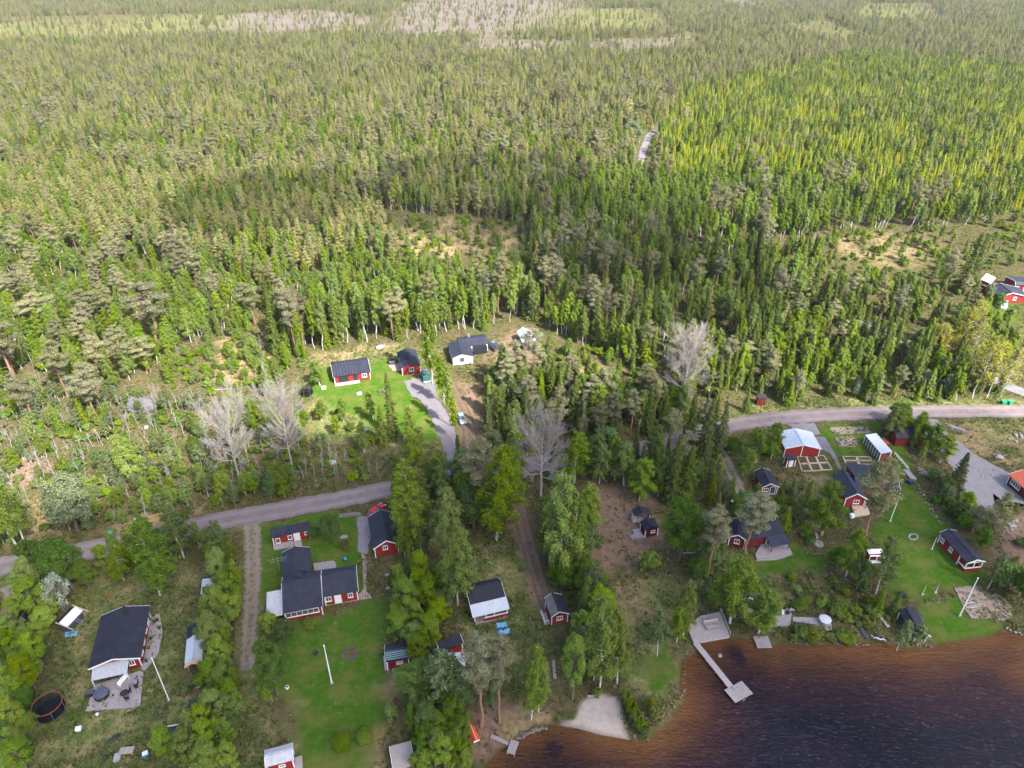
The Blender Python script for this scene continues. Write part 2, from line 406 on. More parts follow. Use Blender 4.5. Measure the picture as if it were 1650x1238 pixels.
def m_spruce(i, mat, H=16., W=5.0, base=.05, n=7000, size=.17, slim=.85):
    pts, rad = wob(H, .17, 5, .03, .02); limbs = [(pts, rad)]; C = []; D = []
    z = base * H; zs = []
    while z < H * .985:
        zs.append(z); z += .34 + .25 * (1 - z / H) + rng.uniform(0, .12)
    tot = sum((1 - q / H) ** slim + .1 for q in zs)
    for q in zs:
        u = q / H; r = W / 2 * (1 - u) ** slim * rng.uniform(.82, 1.12) + .1
        nb = max(4, int(5 + 3 * (1 - u))); a0 = rng.uniform(0, 6.28); c0 = on(pts, min(u, .999))
        for k in range(nb):
            a = a0 + 6.283 * k / nb + rng.normal(0, .2); rr = r * rng.uniform(.7, 1.12)
            m = max(3, int(n * ((1 - u) ** slim + .1) / tot / nb))
            s = rng.uniform(.12, 1, m) ** .75
            x = c0[0] + np.cos(a) * rr * s; y = c0[1] + np.sin(a) * rr * s
            zz = q - rr * .34 * s ** 1.2 + rr * .10 * s ** 4
            sp = rng.normal(0, .13 + .10 * rr, m) * (1.1 - s * .75)
            C.append(np.stack([x - np.sin(a) * sp, y + np.cos(a) * sp, zz - np.abs(rng.normal(0, .07, m))], 1))
            D.append(np.stack([np.cos(a) * np.ones(m) * .9, np.sin(a) * np.ones(m) * .9, .55 * np.ones(m)], 1))
            if u < .5 and k % 2 == 0: limbs.append(([c0, (c0[0] + math.cos(a) * rr * .9, c0[1] + math.sin(a) * rr * .9, q - rr * .3)], [.04, .012]))
    C = np.concatenate(C); D = np.concatenate(D)
    return limb_mesh('spruce_trunk', limbs, BARK_S), crown('spruce_crown', C, D, size, mat, aspect=.5, jit=.5, up=.3)
def m_leafy(i, mat, H=8., W=6., base=.16, n=15000, size=.11):
    pts, rad = wob(H * .8, .18, 4, .3, .05); limbs = [(pts, rad)]; cs = []; rs = []
    for k in range(64):
        v = unit(rng.normal(0, 1, 3)); f = rng.uniform(.35, 1) ** .5
        if v[2] < -.75: v[2] *= -1
        zc = H * (base + (1 - base) * .48)
        k_ = .9 + .18 * math.sin(3 * math.atan2(v[1], v[0]) + i) + rng.normal(0, .07)
        c = np.array([v[0] * W / 2 * f * k_ * .86, v[1] * W / 2 * f * k_ * .86, zc + v[2] * H * (1 - base) * .45 * f])
        cs.append(c); rs.append(rng.uniform(.5, .95) * W / 6.5)
        if k % 3 == 0: limbs.append(([on(pts, rng.uniform(.3, .8)), c * np.array([.6, .6, .95]), c], [.05, .035, .012]))
    C, d = clumps(cs, np.array(rs), n, .8)
    return limb_mesh('leafy_trunk', limbs, BARK_S), crown('leafy_crown', C, d + axis_out(C, H * .5) * (1.6 / W), size, mat)
def m_shrub(i, mat, H=2., W=2.6, n=1500, size=.12):
    limbs = []; cs = []; rs = []
    for k in range(16):
        a = k * 2.399; r = W / 2 * rng.uniform(.2, .82); z = H * rng.uniform(.35, .85) * (1 - .35 * (2 * r / W) ** 2)
        c = np.array([math.cos(a) * r, math.sin(a) * r, z]); cs.append(c); rs.append(rng.uniform(.28, .5) * W / 2.6)
        limbs.append(([(c[0] * .15, c[1] * .15, 0), c * np.array([.6, .6, .55]), c], [.035, .025, .01]))
    C, d = clumps(cs, np.array(rs), n, .8); C[:, 2] = np.maximum(C[:, 2], .04)
    return limb_mesh('shrub_stem', limbs, BARK_S), crown('shrub_crown', C, d + axis_out(C, H * .35) * .8, size, mat)
def m_bare(i, H=14., W=7.6, fork=.36):
    """a leafless broad tree: pale trunk, rising boughs, fine twigs"""
    tr = []; bo = []; th = H * fork
    t0 = [(0, 0, 0), (.08, .03, th * .5), (0, 0, th), (.1, .1, H * .8)]; tr.append((t0, [.24, .2, .17, .05]))
    def grow(p, d, l, r, lev):
        d = unit(np.array(d)); q = p + d * l * .5; e = p + d * l + np.array([0, 0, .10 * l])
        (tr if lev == 0 else bo).append(([p, q, e], [r, r * .7, max(r * .36, .006)]))
        if lev >= 3: return
        for k in range((12, 9, 7)[lev]):
            f = rng.uniform(.22, 1.0); s = p + (e - p) * f
            grow(s, d + rng.normal(0, .42, 3) + np.array([0, 0, .16]), l * rng.uniform(.32, .5), max(r * .36, .009), lev + 1)
    nb = 20; zc = H * .62
    for k in range(nb):
        a = k * 2.399 + rng.normal(0, .2); u = (k + .5) / nb; z0 = th * .75 + (H * .72 - th * .75) * u
        el = .15 + 1.15 * u + rng.normal(0, .12)
        d = np.array([math.cos(a) * math.cos(el), math.sin(a) * math.cos(el), math.sin(el)])
        # reach to an upright egg-shaped outline
        R_ = min(W / 2 / max(math.cos(el), .2), (H - z0) / max(math.sin(el), .25)) * rng.uniform(.84, 1.0)
        grow(np.array([0, 0, z0]), d, R_, .075 * (1 - .4 * u), 0)
    return limb_mesh('bare_trunk', tr, BARK_G), limb_mesh('bare_twigs', bo, BARK_T)
def m_bsap(i, H=5.):
    pts, rad = wob(H, .045, 4, .5, .012); bo = []
    for k in range(16):
        t = rng.uniform(.35, .97); a = rng.uniform(0, 6.28); l = (1 - t) * H * .34 + .3; p = on(pts, t)
        bo.append(([p, p + np.array([math.cos(a) * l * .6, math.sin(a) * l * .6, l * .75])], [.018, .008]))
    return limb_mesh('sapling_stem', [(pts, rad)], BARK_G), limb_mesh('sapling_twigs', bo, BARK_G)
def m_round(i, mat, H=2.2, W=2.4, n=4200):
    d = unit(rng.normal(0, 1, (n, 3))); k = 1 + .06 * np.sin(d[:, 0] * 7 + i) + .05 * np.sin(d[:, 1] * 9) + rng.normal(0, .04, n) - .25 * (rng.uniform(0, 1, n) < .25)
    C = d * np.array([W / 2, W / 2, H / 2]) * k[:, None] + np.array([0, 0, H / 2]); C[:, 2] = np.maximum(C[:, 2], .03)
    return limb_mesh('round_stem', [([(0, 0, 0), (0, 0, H * .6)], [.06, .03])], BARK_S), crown('round_crown', C, d, .085, mat)
KINDS = {}
def kind(key, name, phrase, cat, H, W, made):
    KINDS[key] = dict(name=name, phrase=phrase, cat=cat, H=H, W=W, made=made, placed=[])
kind('B', 'birch_tree', 'light green birch', 'birch', 12, 4.4, [m_birch(i, L_B) for i in range(5)])
kind('D', 'birch_tree', 'thin-crowned dull green birch', 'birch', 12, 4.4, [m_birch(i, L_BD, n=2600, size=.17, sparse=.8, base=.28) for i in range(3)])
kind('G', 'birch_tree', 'slim white-trunked birch', 'birch', 13, 3.0, [m_birch(i, L_B, H=13, W=2.7, base=.36, n=2400, size=.18) for i in range(4)])
kind('Y', 'aspen_tree', 'broad yellow-leaved aspen', 'aspen', 13, 8, [m_birch(i, L_BY, H=13, W=8, base=.25, n=3400, size=.16, droop=.05, sparse=1.3) for i in range(2)])
kind('P', 'pine_tree', 'grey-green pine', 'pine', 18, 5.2, [m_pine(i, L_P) for i in range(5)])
kind('Q', 'pine_tree', 'slim olive pine', 'pine', 14, 3.4, [m_pine(i, L_PD, H=14, W=3.9, base=.26, n=5000, size=.15, young=True) for i in range(4)])
kind('S', 'spruce_tree', 'dark green spruce', 'spruce', 16, 5.0, [m_spruce(i, L_S) for i in range(4)])
kind('N', 'spruce_tree', 'bright green young spruce', 'spruce', 10, 3.0, [m_spruce(i, L_SY, H=10, W=3.0, n=2800, size=.175, slim=.75) for i in range(4)])
kind('M', 'spruce_tree', 'mid-green young spruce', 'spruce', 10, 3.4, [m_spruce(i, L_SM, H=10, W=3.4, n=3200, size=.16, slim=.8) for i in range(4)])
kind('L', 'leafy_tree', 'round leafy tree', 'broadleaf tree', 8, 6, [m_leafy(i, L_L) for i in range(4)])
kind('H', 'hedge_tree', 'yellow-green bushy tree', 'broadleaf tree', 8, 5, [m_leafy(i, L_H, W=5, base=.1, n=14000, size=.10) for i in range(4)])
kind('W', 'willow_tree', 'pale grey-green willow', 'willow', 7, 6.4, [m_leafy(i, L_W, H=7, W=6.4, base=.08, n=9000, size=.115) for i in range(2)])
kind('F', 'blossom_tree', 'white-blossoming bushy tree', 'blossom tree', 6, 5, [m_leafy(i, L_F, H=6, W=5, base=.06, n=3000, size=.14) for i in range(1)])
kind('X', 'bare_tree', 'leafless grey broad tree', 'bare tree', 14, 9, [m_bare(i) for i in range(3)])
kind('s', 'shrub', 'low green shrub', 'shrub', 2, 2.6, [m_shrub(i, L_B) for i in range(4)])
kind('d', 'shrub', 'low dark green shrub', 'shrub', 2, 2.6, [m_shrub(i, L_L) for i in range(2)])
kind('y', 'shrub', 'low yellow-green shrub', 'shrub', 2, 2.6, [m_shrub(i, L_Y) for i in range(2)])
kind('k', 'bare_sapling', 'thin leafless grey sapling', 'sapling', 5, 2.2, [m_bsap(i) for i in range(4)])
kind('o', 'clipped_bush', 'round clipped yellow-green bush', 'bush', 2.2, 2.4, [m_round(0, L_B)])
TREES = []
def tree(k, x, y, h, w, label=None, group=None, big=True):
    K = KINDS[k]; i = rng.integers(0, len(K['made'])); tm, cm = K['made'][i]
    r = bpy.data.objects.new(K['name'], None); COL.objects.link(r); r.empty_display_size = .5
    r.location = (x, y, -.05); r.rotation_euler = (rng.normal(0, .02), rng.normal(0, .02), rng.uniform(0, 6.28)); r.scale = (w / K['W'], w / K['W'], h / K['H'])
    t = bpy.data.objects.new('trunk' if k not in 'sdyk' else 'stem', tm); c = bpy.data.objects.new('crown' if k not in 'Xk' else 'twigs', cm)
    for o in (t, c): COL.objects.link(o); o.parent = r
    r['category'] = K['cat']
    if group: r['group'] = group
    if label: r['label'] = label
    K['placed'].append((r, t, c))
    TREES.append(dict(o=r, k=k, x=x, y=y, h=h, w=w, lab=label))
    return r
def tp(k, bx, by, top, wpx=None, label=None, group=None, jit=.0):
    """a tree by its foot bx,by in the photograph, the row of its top and its crown width"""
    x, y, _ = P(bx, by); h = hgt(bx, by, top); K = KINDS[k]
    s = F / (y * math.cos(TH) + (CH - h * .6) * math.sin(TH))
    w = wpx / s if wpx else K['W'] * h / K['H']
    return tree(k, x, y, h, w, label, group)
def inpoly(px, py, poly):
    c = False; n = len(poly)
    for i in range(n):
        x1, y1 = poly[i]; x2, y2 = poly[i - 1]
        if (y1 > py) != (y2 > py) and px < (x2 - x1) * (py - y1) / (y2 - y1) + x1: c = not c
    return c
def sdist(X, Y, poly):
    """signed distance (inside positive) of many points to a ring"""
    d = np.full(X.shape, 1e9); ins = np.zeros(X.shape, bool); n = len(poly)
    for i in range(n):
        x1, y1 = poly[i - 1]; x2, y2 = poly[i]
        ex, ey = x2 - x1, y2 - y1; l = max(ex * ex + ey * ey, 1e-9)
        t = np.clip(((X - x1) * ex + (Y - y1) * ey) / l, 0, 1)
        d = np.minimum(d, np.hypot(X - x1 - t * ex, Y - y1 - t * ey))
        if y1 != y2:
            c = (y1 > Y) != (y2 > Y); ins ^= c & (X < ex * (Y - y1) / ey + x1)
    return np.where(ins, d, -d)
def ldist(X, Y, line):
    d = np.full(np.shape(X), 1e9)
    for (x1, y1), (x2, y2) in zip(line[:-1], line[1:]):
        ex, ey = x2 - x1, y2 - y1; l = max(ex * ex + ey * ey, 1e-9)
        t = np.clip(((X - x1) * ex + (Y - y1) * ey) / l, 0, 1)
        d = np.minimum(d, np.hypot(X - x1 - t * ex, Y - y1 - t * ey))
    return d
def W2(pts): return [P(*p)[:2] for p in pts]
# ------------------------------------------------------------------ lie of the land
SHORE = W2([(760, 1262), (785, 1232), (803, 1211), (838, 1190), (868, 1173), (888, 1168), (905, 1170), (938, 1176), (965, 1184), (1000, 1190), (1030, 1197), (1044, 1195), (1060, 1182), (1081, 1165), (1103, 1132), (1099, 1110), (1098, 1080), (1108, 1060), (1126, 1049), (1124, 1038), (1150, 1034), (1176, 1028), (1198, 1029), (1218, 1036), (1244, 1044), (1252, 1039), (1264, 1036), (1290, 1040), (1320, 1041), (1350, 1037), (1384, 1036), (1422, 1036), (1440, 1040), (1464, 1046), (1480, 1045), (1506, 1040), (1548, 1033), (1590, 1027), (1621, 1015), (1640, 1022), (1652, 1027)]) + [(84, 74), (110, 70), (150, 60), (150, 15), (-40, 15), (-12, 50)]
Z = {
'lawn': [[(475, 1005), (520, 998), (578, 968), (622, 960), (640, 1000), (610, 1050), (625, 1100), (640, 1130), (600, 1245), (470, 1245), (476, 1135), (425, 1125), (432, 1010)],
         [(415, 850), (520, 825), (580, 830), (592, 960), (450, 995), (420, 930)],
         [(506, 592), (640, 577), (662, 612), (684, 628), (702, 690), (716, 720), (600, 690), (505, 640), (498, 610)],
         [(1240, 848), (1262, 850), (1300, 885), (1335, 895), (1335, 918), (1225, 930), (1180, 905), (1250, 895)],
         [(1445, 790), (1470, 778), (1512, 830), (1530, 862), (1590, 930), (1560, 948), (1520, 948), (1498, 966), (1440, 968), (1420, 905), (1400, 860)],
         [(1490, 970), (1545, 962), (1560, 1000), (1617, 1006), (1590, 1027), (1508, 1040), (1490, 990)],
         [(1600, 480), (1655, 465), (1655, 525), (1615, 525), (1590, 505)],
         [(1040, 1060), (1075, 1040), (1085, 1080), (1060, 1110)],
         [(1315, 690), (1420, 680), (1400, 735), (1330, 740)], [(1330, 750), (1370, 745), (1360, 790), (1310, 775)], [(1430, 680), (1445, 680), (1480, 770), (1440, 770)]],
'grass': [[(100, 1010), (165, 935), (240, 925), (325, 920), (330, 1000), (295, 1060), (325, 1150), (250, 1245), (40, 1245), (90, 1080)],
          [(740, 880), (850, 880), (880, 1010), (890, 1100), (800, 1110), (740, 1010)], [(940, 950), (1060, 930), (1110, 980), (1060, 1130), (1000, 1080)],
          [(500, 575), (700, 560), (720, 740), (500, 700)], [(1160, 700), (1260, 690), (1250, 740), (1180, 760)], [(1120, 900), (1240, 900), (1260, 960), (1150, 960)],
          [(-10, 930), (30, 925), (15, 1000), (-10, 1010)], [(395, 850), (420, 850), (440, 1245), (385, 1245)], [(1550, 680), (1655, 675), (1655, 740), (1600, 720)],
          [(1000, 690), (1300, 640), (1655, 645), (1655, 660), (1450, 662), (1300, 666), (1200, 676), (1100, 710)]],
'dirt': [[(948, 785), (990, 775), (1030, 785), (1060, 850), (1090, 870), (1060, 880), (1020, 905), (985, 925), (945, 900), (935, 850)],
         [(832, 830), (850, 830), (895, 990), (872, 990), (845, 910)], [(742, 620), (770, 618), (776, 712), (742, 722)], [(785, 572), (800, 545), (845, 528), (868, 560), (845, 602), (790, 592)],
         [(1600, 850), (1655, 830), (1655, 930), (1610, 915)], [(1090, 975), (1125, 975), (1122, 1000), (1095, 1000)], [(748, 1140), (880, 1130), (880, 1170), (800, 1205), (752, 1215)], [(0, 740), (60, 730), (80, 780), (10, 790)]],
'straw': [[(437, 1142), (475, 1140), (478, 1200), (433, 1200)], [(628, 1095), (672, 1088), (664, 1170), (610, 1240), (590, 1235)], [(350, 540), (440, 540), (432, 622), (335, 612)], [(30, 810), (120, 795), (100, 880), (40, 880)], [(895, 565), (1000, 600), (995, 640), (905, 645)],
          [(1320, 385), (1440, 380), (1520, 400), (1480, 425), (1370, 425)], [(200, 830), (330, 820), (300, 850), (210, 860)], [(1260, 760), (1330, 770), (1320, 850), (1270, 850)], [(1525, 685), (1650, 690), (1640, 760), (1560, 730)], [(500, 565), (610, 555), (640, 560), (560, 575), (505, 590)], [(960, 930), (1010, 925), (1060, 990), (1010, 1000)], [(800, 1160), (880, 1130), (880, 1172), (820, 1200)], [(620, 368), (780, 355), (850, 375), (800, 420), (650, 415)]],
'sand': [[(940, 1127), (968, 1120), (992, 1126), (1003, 1156), (1015, 1185), (1012, 1198), (960, 1184), (905, 1172), (890, 1166), (925, 1158)]],
'cut': [[(325, 62), (350, 26), (480, 14), (610, 26), (600, 56), (420, 66)], [(600, 62), (650, 5), (760, -12), (940, -4), (950, 20), (870, 58), (700, 68)], [(920, 88), (970, 64), (1110, 60), (1135, 82), (1000, 94)], [(1130, 5), (1200, -10), (1235, 0), (1225, 20)], [(715, 84), (780, 62), (920, 66), (915, 90), (800, 94)], [(-20, 83), (18, 83), (18, 92), (-20, 95)]],
'field': [[(60, 50), (330, 22), (332, 64), (130, 74)], [(865, 54), (930, 14), (1060, 14), (1090, 54), (900, 58)], [(1360, 36), (1400, 6), (1500, 6), (1530, 38), (1440, 40)], [(-40, 42), (100, 36), (100, 72), (-40, 74)], [(1240, 44), (1330, 32), (1420, 66), (1340, 74)]],
}
def vnoise(X, Y, s, seed=0):
    """smooth value noise"""
    g = np.random.default_rng(seed); T = g.uniform(-1, 1, (64, 64))
    x = X / s; y = Y / s; i = np.floor(x).astype(int); j = np.floor(y).astype(int); fx = x - i; fy = y - j
    fx = fx * fx * (3 - 2 * fx); fy = fy * fy * (3 - 2 * fy)
    t = lambda a, b: T[a % 64, b % 64]
    return (t(i, j) * (1 - fx) + t(i + 1, j) * fx) * (1 - fy) + (t(i, j + 1) * (1 - fx) + t(i + 1, j + 1) * fx) * fy
def grow(a, b, n, p): return a + (b - a) * (np.arange(1, n + 1) / n) ** p
xs = np.concatenate([-grow(110, 4500, 60, 2.4)[::-1], np.arange(-110, 112.1, .55), grow(112, 4500, 60, 2.4)])
ys = np.concatenate([np.arange(-300, 44, 40.), np.arange(48, 170, .55), grow(170, 9000, 150, 2.6)])
GX, GY = np.meshgrid(xs, ys)
dl = sdist(GX, GY, SHORE)
sandw = [sdist(GX, GY, W2(p)) for p in Z['sand']][0]
GZ = np.where(dl > -1.2, np.where(dl < 0, -.16 - .16 * dl / 1.2 * 1.0 - .0, -.32 - .2 * dl), 0.0)
GZ = np.where((dl <= 0) & (dl > -1.2), -.32 * (1 + dl / 1.2), GZ)
GZ = np.maximum(GZ, -2.5)
far = np.clip((GY - 300) / 600, 0, 1)
GZ = GZ + np.where(dl < -1.5, .05 * vnoise(GX, GY, 2.3, 5) - .04, 0)
def zone(k, soft=1.0, amp=1.0):
    w = np.zeros(GX.shape)
    n = amp * (vnoise(GX, GY, 2.6, 1) + .6 * vnoise(GX, GY, 1.1, 2) + .8 * vnoise(GX, GY, 6, 3))
    for p in Z[k]:
        q = W2(p); sc = 1 + max(0, (q[0][1] - 200) / 60)
        w = np.maximum(w, np.clip((sdist(GX, GY, q) + n * sc) / (soft * sc) + .5, 0, 1))
    return w
zl, zg, zd, zs = zone('lawn', 1.6, .9), zone('grass', 5, 1.6), zone('dirt', 3, 1.3), zone('straw', 3, 1.6)
zsand, zcut, zf = zone('sand', .5, .25), zone('cut', 6, 5), zone('field', 8, 5)
zs = np.maximum(zs * (.35 + .65 * (vnoise(GX, GY, 3, 9) > -.2)), 0)
nx, ny = len(xs), len(ys); idx = np.arange(nx * ny).reshape(ny, nx)
gm = nodes('ground_cover'); m, nt, nd, lk = gm
out = N(nt, 'ShaderNodeOutputMaterial'); bs = N(nt, 'ShaderNodeBsdfDiffuse', Roughness=.5)
tc = N(nt, 'ShaderNodeTexCoord').outputs['Object']
A1 = N(nt, 'ShaderNodeAttribute', attribute_name='zone_a'); A2 = N(nt, 'ShaderNodeAttribute', attribute_name='zone_b'); A3 = N(nt, 'ShaderNodeAttribute', attribute_name='zone_c')
s1 = N(nt, 'ShaderNodeSeparateColor'); s2 = N(nt, 'ShaderNodeSeparateColor'); s3 = N(nt, 'ShaderNodeSeparateColor')
for a, s in ((A1, s1), (A2, s2), (A3, s3)): lk.new(a.outputs['Color'], s.inputs[0])
n1, n2, n3, n4 = noise(nt, tc, .25, 5, .6), noise(nt, tc, 1.1, 6, .68), noise(nt, tc, 4.5, 4, .7), noise(nt, tc, .07, 3)
heath = mixc(nt, ramp(nt, n2, .38, .62), (.046, .050, .017), (.130, .096, .055))
heath = mixc(nt, ramp(nt, n1, .48, .66), heath, (.060, .078, .021))
heath = mixc(nt, math_(nt, 'MULTIPLY', ramp(nt, n3, .56, .70), .55), heath, (.21, .16, .105))
rough_g = mixc(nt, ramp(nt, n2, .36, .58), (.105, .138, .030), (.265, .208, .105)); rough_g = mixc(nt, ramp(nt, n1, .42, .62), rough_g, (.088, .135, .028)); rough_g = mixc(nt, math_(nt, 'MULTIPLY', ramp(nt, n3, .52, .66), .5), rough_g, (.26, .21, .12))
lawn = mixc(nt, ramp(nt, n2, .35, .65), (.036, .094, .007), (.068, .124, .015)); lawn = mixc(nt, math_(nt, 'MULTIPLY', ramp(nt, n1, .46, .62), .75), lawn, (.120, .120, .032))
lawn = mixc(nt, math_(nt, 'MULTIPLY', ramp(nt, n3, .45, .7), .4), lawn, (.030, .066, .010)); lawn = mixc(nt, math_(nt, 'MULTIPLY', ramp(nt, noise(nt, tc, .55, 5, .75), .60, .70), .6), lawn, (.19, .165, .075))
dirt = mixc(nt, ramp(nt, n2, .35, .65), (.225, .150, .108), (.140, .092, .062)); dirt = mixc(nt, ramp(nt, n3, .55, .75), dirt, (.29, .21, .15))
straw = mixc(nt, ramp(nt, n2, .38, .62), (.28, .205, .11), (.165, .13, .062)); straw = mixc(nt, ramp(nt, n3, .6, .75), straw, (.13, .12, .05))
sand = mixc(nt, ramp(nt, n2, .35, .65), (.42, .36, .325), (.34, .285, .255))
cut = mixc(nt, ramp(nt, noise(nt, tc, .03, 6, .75), .40, .60), (.15, .122, .108), (.10, .085, .07))
field = mixc(nt, ramp(nt, n4, .35, .65), (.100, .118, .030), (.125, .112, .048))
c = mixc(nt, s1.outputs[1], heath, rough_g); c = mixc(nt, s1.outputs[0], c, lawn); c = mixc(nt, s2.outputs[0], c, dirt); c = mixc(nt, s2.outputs[1], c, straw)
c = mixc(nt, s3.outputs[0], c, cut); c = mixc(nt, s3.outputs[1], c, field); c = mixc(nt, s2.outputs[2], c, sand)
c = mixc(nt, s1.outputs[2], c, (.05, .032, .016))
lk.new(c, bs.inputs[0])
bp = N(nt, 'ShaderNodeBump', Strength=.5, Distance=.25); lk.new(math_(nt, 'ADD', n2, math_(nt, 'MULTIPLY', n3, .5)), bp.inputs['Height']); lk.new(bp.outputs[0], bs.inputs['Normal'])
lk.new(bs.outputs[0], out.inputs[0])
me = arr_mesh('ground', np.stack([GX, GY, GZ], -1).reshape(-1, 3), np.stack([idx[:-1, :-1], idx[:-1, 1:], idx[1:, 1:], idx[1:, :-1]], -1).reshape(-1, 4), m)
def attr(me, name, *ch):
    a = me.color_attributes.new(name, 'FLOAT_COLOR', 'POINT')
    ch = [c.ravel() for c in ch] + [np.ones(ch[0].size)] * (4 - len(ch))
    a.data.foreach_set('color', np.stack(ch, 1).astype(np.float32).ravel())
attr(me, 'zone_a', zl, zg, np.clip(dl * .8 + .85, 0, 1) * .75); attr(me, 'zone_b', zd, zs, zsand); attr(me, 'zone_c', zcut, zf, zcut * 0)
g = bpy.data.objects.new('ground', me); COL.objects.link(g); tag(g, kind='structure')
g.data.polygons.foreach_set('use_smooth', [True] * len(g.data.polygons))

# water of the lake
wx = np.arange(-14, 150, .8); wy = np.arange(14, 90, .8); WX, WY = np.meshgrid(wx, wy); wd = sdist(WX, WY, SHORE)
m, nt, nd, lk = nodes('peat_brown_water')
out = N(nt, 'ShaderNodeOutputMaterial'); b = N(nt, 'ShaderNodeBsdfPrincipled', Roughness=.12, IOR=1.33); b.inputs['Specular IOR Level'].default_value = .2
tc = N(nt, 'ShaderNodeTexCoord').outputs['Object']; at = N(nt, 'ShaderNodeAttribute', attribute_name='depth')
mp = N(nt, 'ShaderNodeMapping'); mp.inputs['Rotation'].default_value = (0, 0, R(22)); mp.inputs['Scale'].default_value = (.42, 1.35, 1); lk.new(tc, mp.inputs[0])
wv = noise(nt, mp.outputs[0], 1.7, 6, .68); wv2 = noise(nt, mp.outputs[0], .3, 3, .6)
dp = math_(nt, 'ADD', at.outputs['Fac'], math_(nt, 'MULTIPLY', math_(nt, 'SUBTRACT', wv2, .5), .35))
cr = N(nt, 'ShaderNodeValToRGB'); e = cr.color_ramp.elements
e[0].position = 0; e[0].color = (.110, .048, .014, 1); e[1].position = 1; e[1].color = (.004, .004, .011, 1)
for p, cc in ((.16, (.078, .032, .010)), (.42, (.034, .013, .010)), (.68, (.018, .007, .012))):
    q = e.new(p); q.color = (*cc, 1)
lk.new(dp, cr.inputs[0])
cw = mixc(nt, math_(nt, 'MULTIPLY', ramp(nt, wv, .54, .70), .4), cr.outputs[0], (.060, .038, .044))
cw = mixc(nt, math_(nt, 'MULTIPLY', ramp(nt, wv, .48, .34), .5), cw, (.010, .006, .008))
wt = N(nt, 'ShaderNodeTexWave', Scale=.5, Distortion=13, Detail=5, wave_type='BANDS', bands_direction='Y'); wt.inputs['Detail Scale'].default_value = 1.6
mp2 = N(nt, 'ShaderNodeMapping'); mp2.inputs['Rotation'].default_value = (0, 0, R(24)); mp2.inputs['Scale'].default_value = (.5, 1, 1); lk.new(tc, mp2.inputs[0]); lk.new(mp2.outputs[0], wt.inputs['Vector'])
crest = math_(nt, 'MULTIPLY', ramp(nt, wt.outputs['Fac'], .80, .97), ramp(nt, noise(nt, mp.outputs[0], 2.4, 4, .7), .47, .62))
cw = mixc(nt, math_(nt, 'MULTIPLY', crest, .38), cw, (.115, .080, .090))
lk.new(cw, b.inputs['Base Color'])
bp = N(nt, 'ShaderNodeBump', Strength=.8, Distance=.4); lk.new(math_(nt, 'ADD', math_(nt, 'ADD', wv, math_(nt, 'MULTIPLY', wt.outputs['Fac'], .10)), math_(nt, 'MULTIPLY', noise(nt, mp.outputs[0], 5, 3), .3)), bp.inputs['Height']); lk.new(bp.outputs[0], b.inputs['Normal'])
lk.new(b.outputs[0], out.inputs[0])
keep = (wd > -1.0); wi = np.arange(WX.size).reshape(WX.shape)
q = np.stack([wi[:-1, :-1], wi[:-1, 1:], wi[1:, 1:], wi[1:, :-1]], -1).reshape(-1, 4)
q = q[keep.ravel()[q].all(1)]
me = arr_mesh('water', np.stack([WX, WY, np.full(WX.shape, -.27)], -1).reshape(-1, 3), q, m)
east = np.clip((WX - 20) / 40, 0, 1)
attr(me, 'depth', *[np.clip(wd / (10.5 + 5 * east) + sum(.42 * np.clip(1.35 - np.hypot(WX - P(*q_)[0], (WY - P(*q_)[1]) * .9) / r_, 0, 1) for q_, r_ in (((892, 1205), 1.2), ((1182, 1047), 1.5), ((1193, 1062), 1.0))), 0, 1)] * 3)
o = bpy.data.objects.new('water', me); COL.objects.link(o); tag(o, kind='structure')

# roads and paths: sheets a little above the ground
ROADS = []; SHEETS = []
def strip(name, pts, w, mat, z=.06, world=False, n=8):
    p = [Vector((*q, 0)) for q in (pts if world else W2(pts))]
    fine = []
    for i in range(len(p) - 1):
        a, b_, c_, d = p[max(i - 1, 0)], p[i], p[i + 1], p[min(i + 2, len(p) - 1)]
        for k in range(n):
            t = k / n; fine.append(.5 * ((2 * b_) + (c_ - a) * t + (2 * a - 5 * b_ + 4 * c_ - d) * t * t + (3 * b_ - a - 3 * c_ + d) * t ** 3))
    fine.append(p[-1]); V = []; UV = []
    for i, q in enumerate(fine):
        d = (fine[min(i + 1, len(fine) - 1)] - fine[max(i - 1, 0)]).normalized(); s = Vector((-d.y, d.x, 0))
        ww = w[0] + (w[1] - w[0]) * i / (len(fine) - 1) if hasattr(w, '__len__') else w
        e1, e2 = random.uniform(-.25, .25), random.uniform(-.25, .25)
        for k, f in enumerate((-.5, -.27, -.12, .12, .27, .5)):
            r = q + s * (ww * f + (e1 if k == 0 else e2 if k == 5 else 0)); V.append((r.x, r.y, z)); UV.append((-.3, .5, .06, .06, .5, -.3)[k])
    Fq = [(i * 6 + k, i * 6 + k + 1, i * 6 + k + 7, i * 6 + k + 6) for i in range(len(fine) - 1) for k in range(5)]
    me = arr_mesh(name, V, Fq, mat); attr(me, 'track', *[np.array(UV)] * 3)
    o = bpy.data.objects.new(name, me); COL.objects.link(o); tag(o, kind='structure')
    ROADS.append(([(q.x, q.y) for q in fine[::4]] + [(fine[-1].x, fine[-1].y)], (max(w) if hasattr(w, '__len__') else w) / 2))
    return o
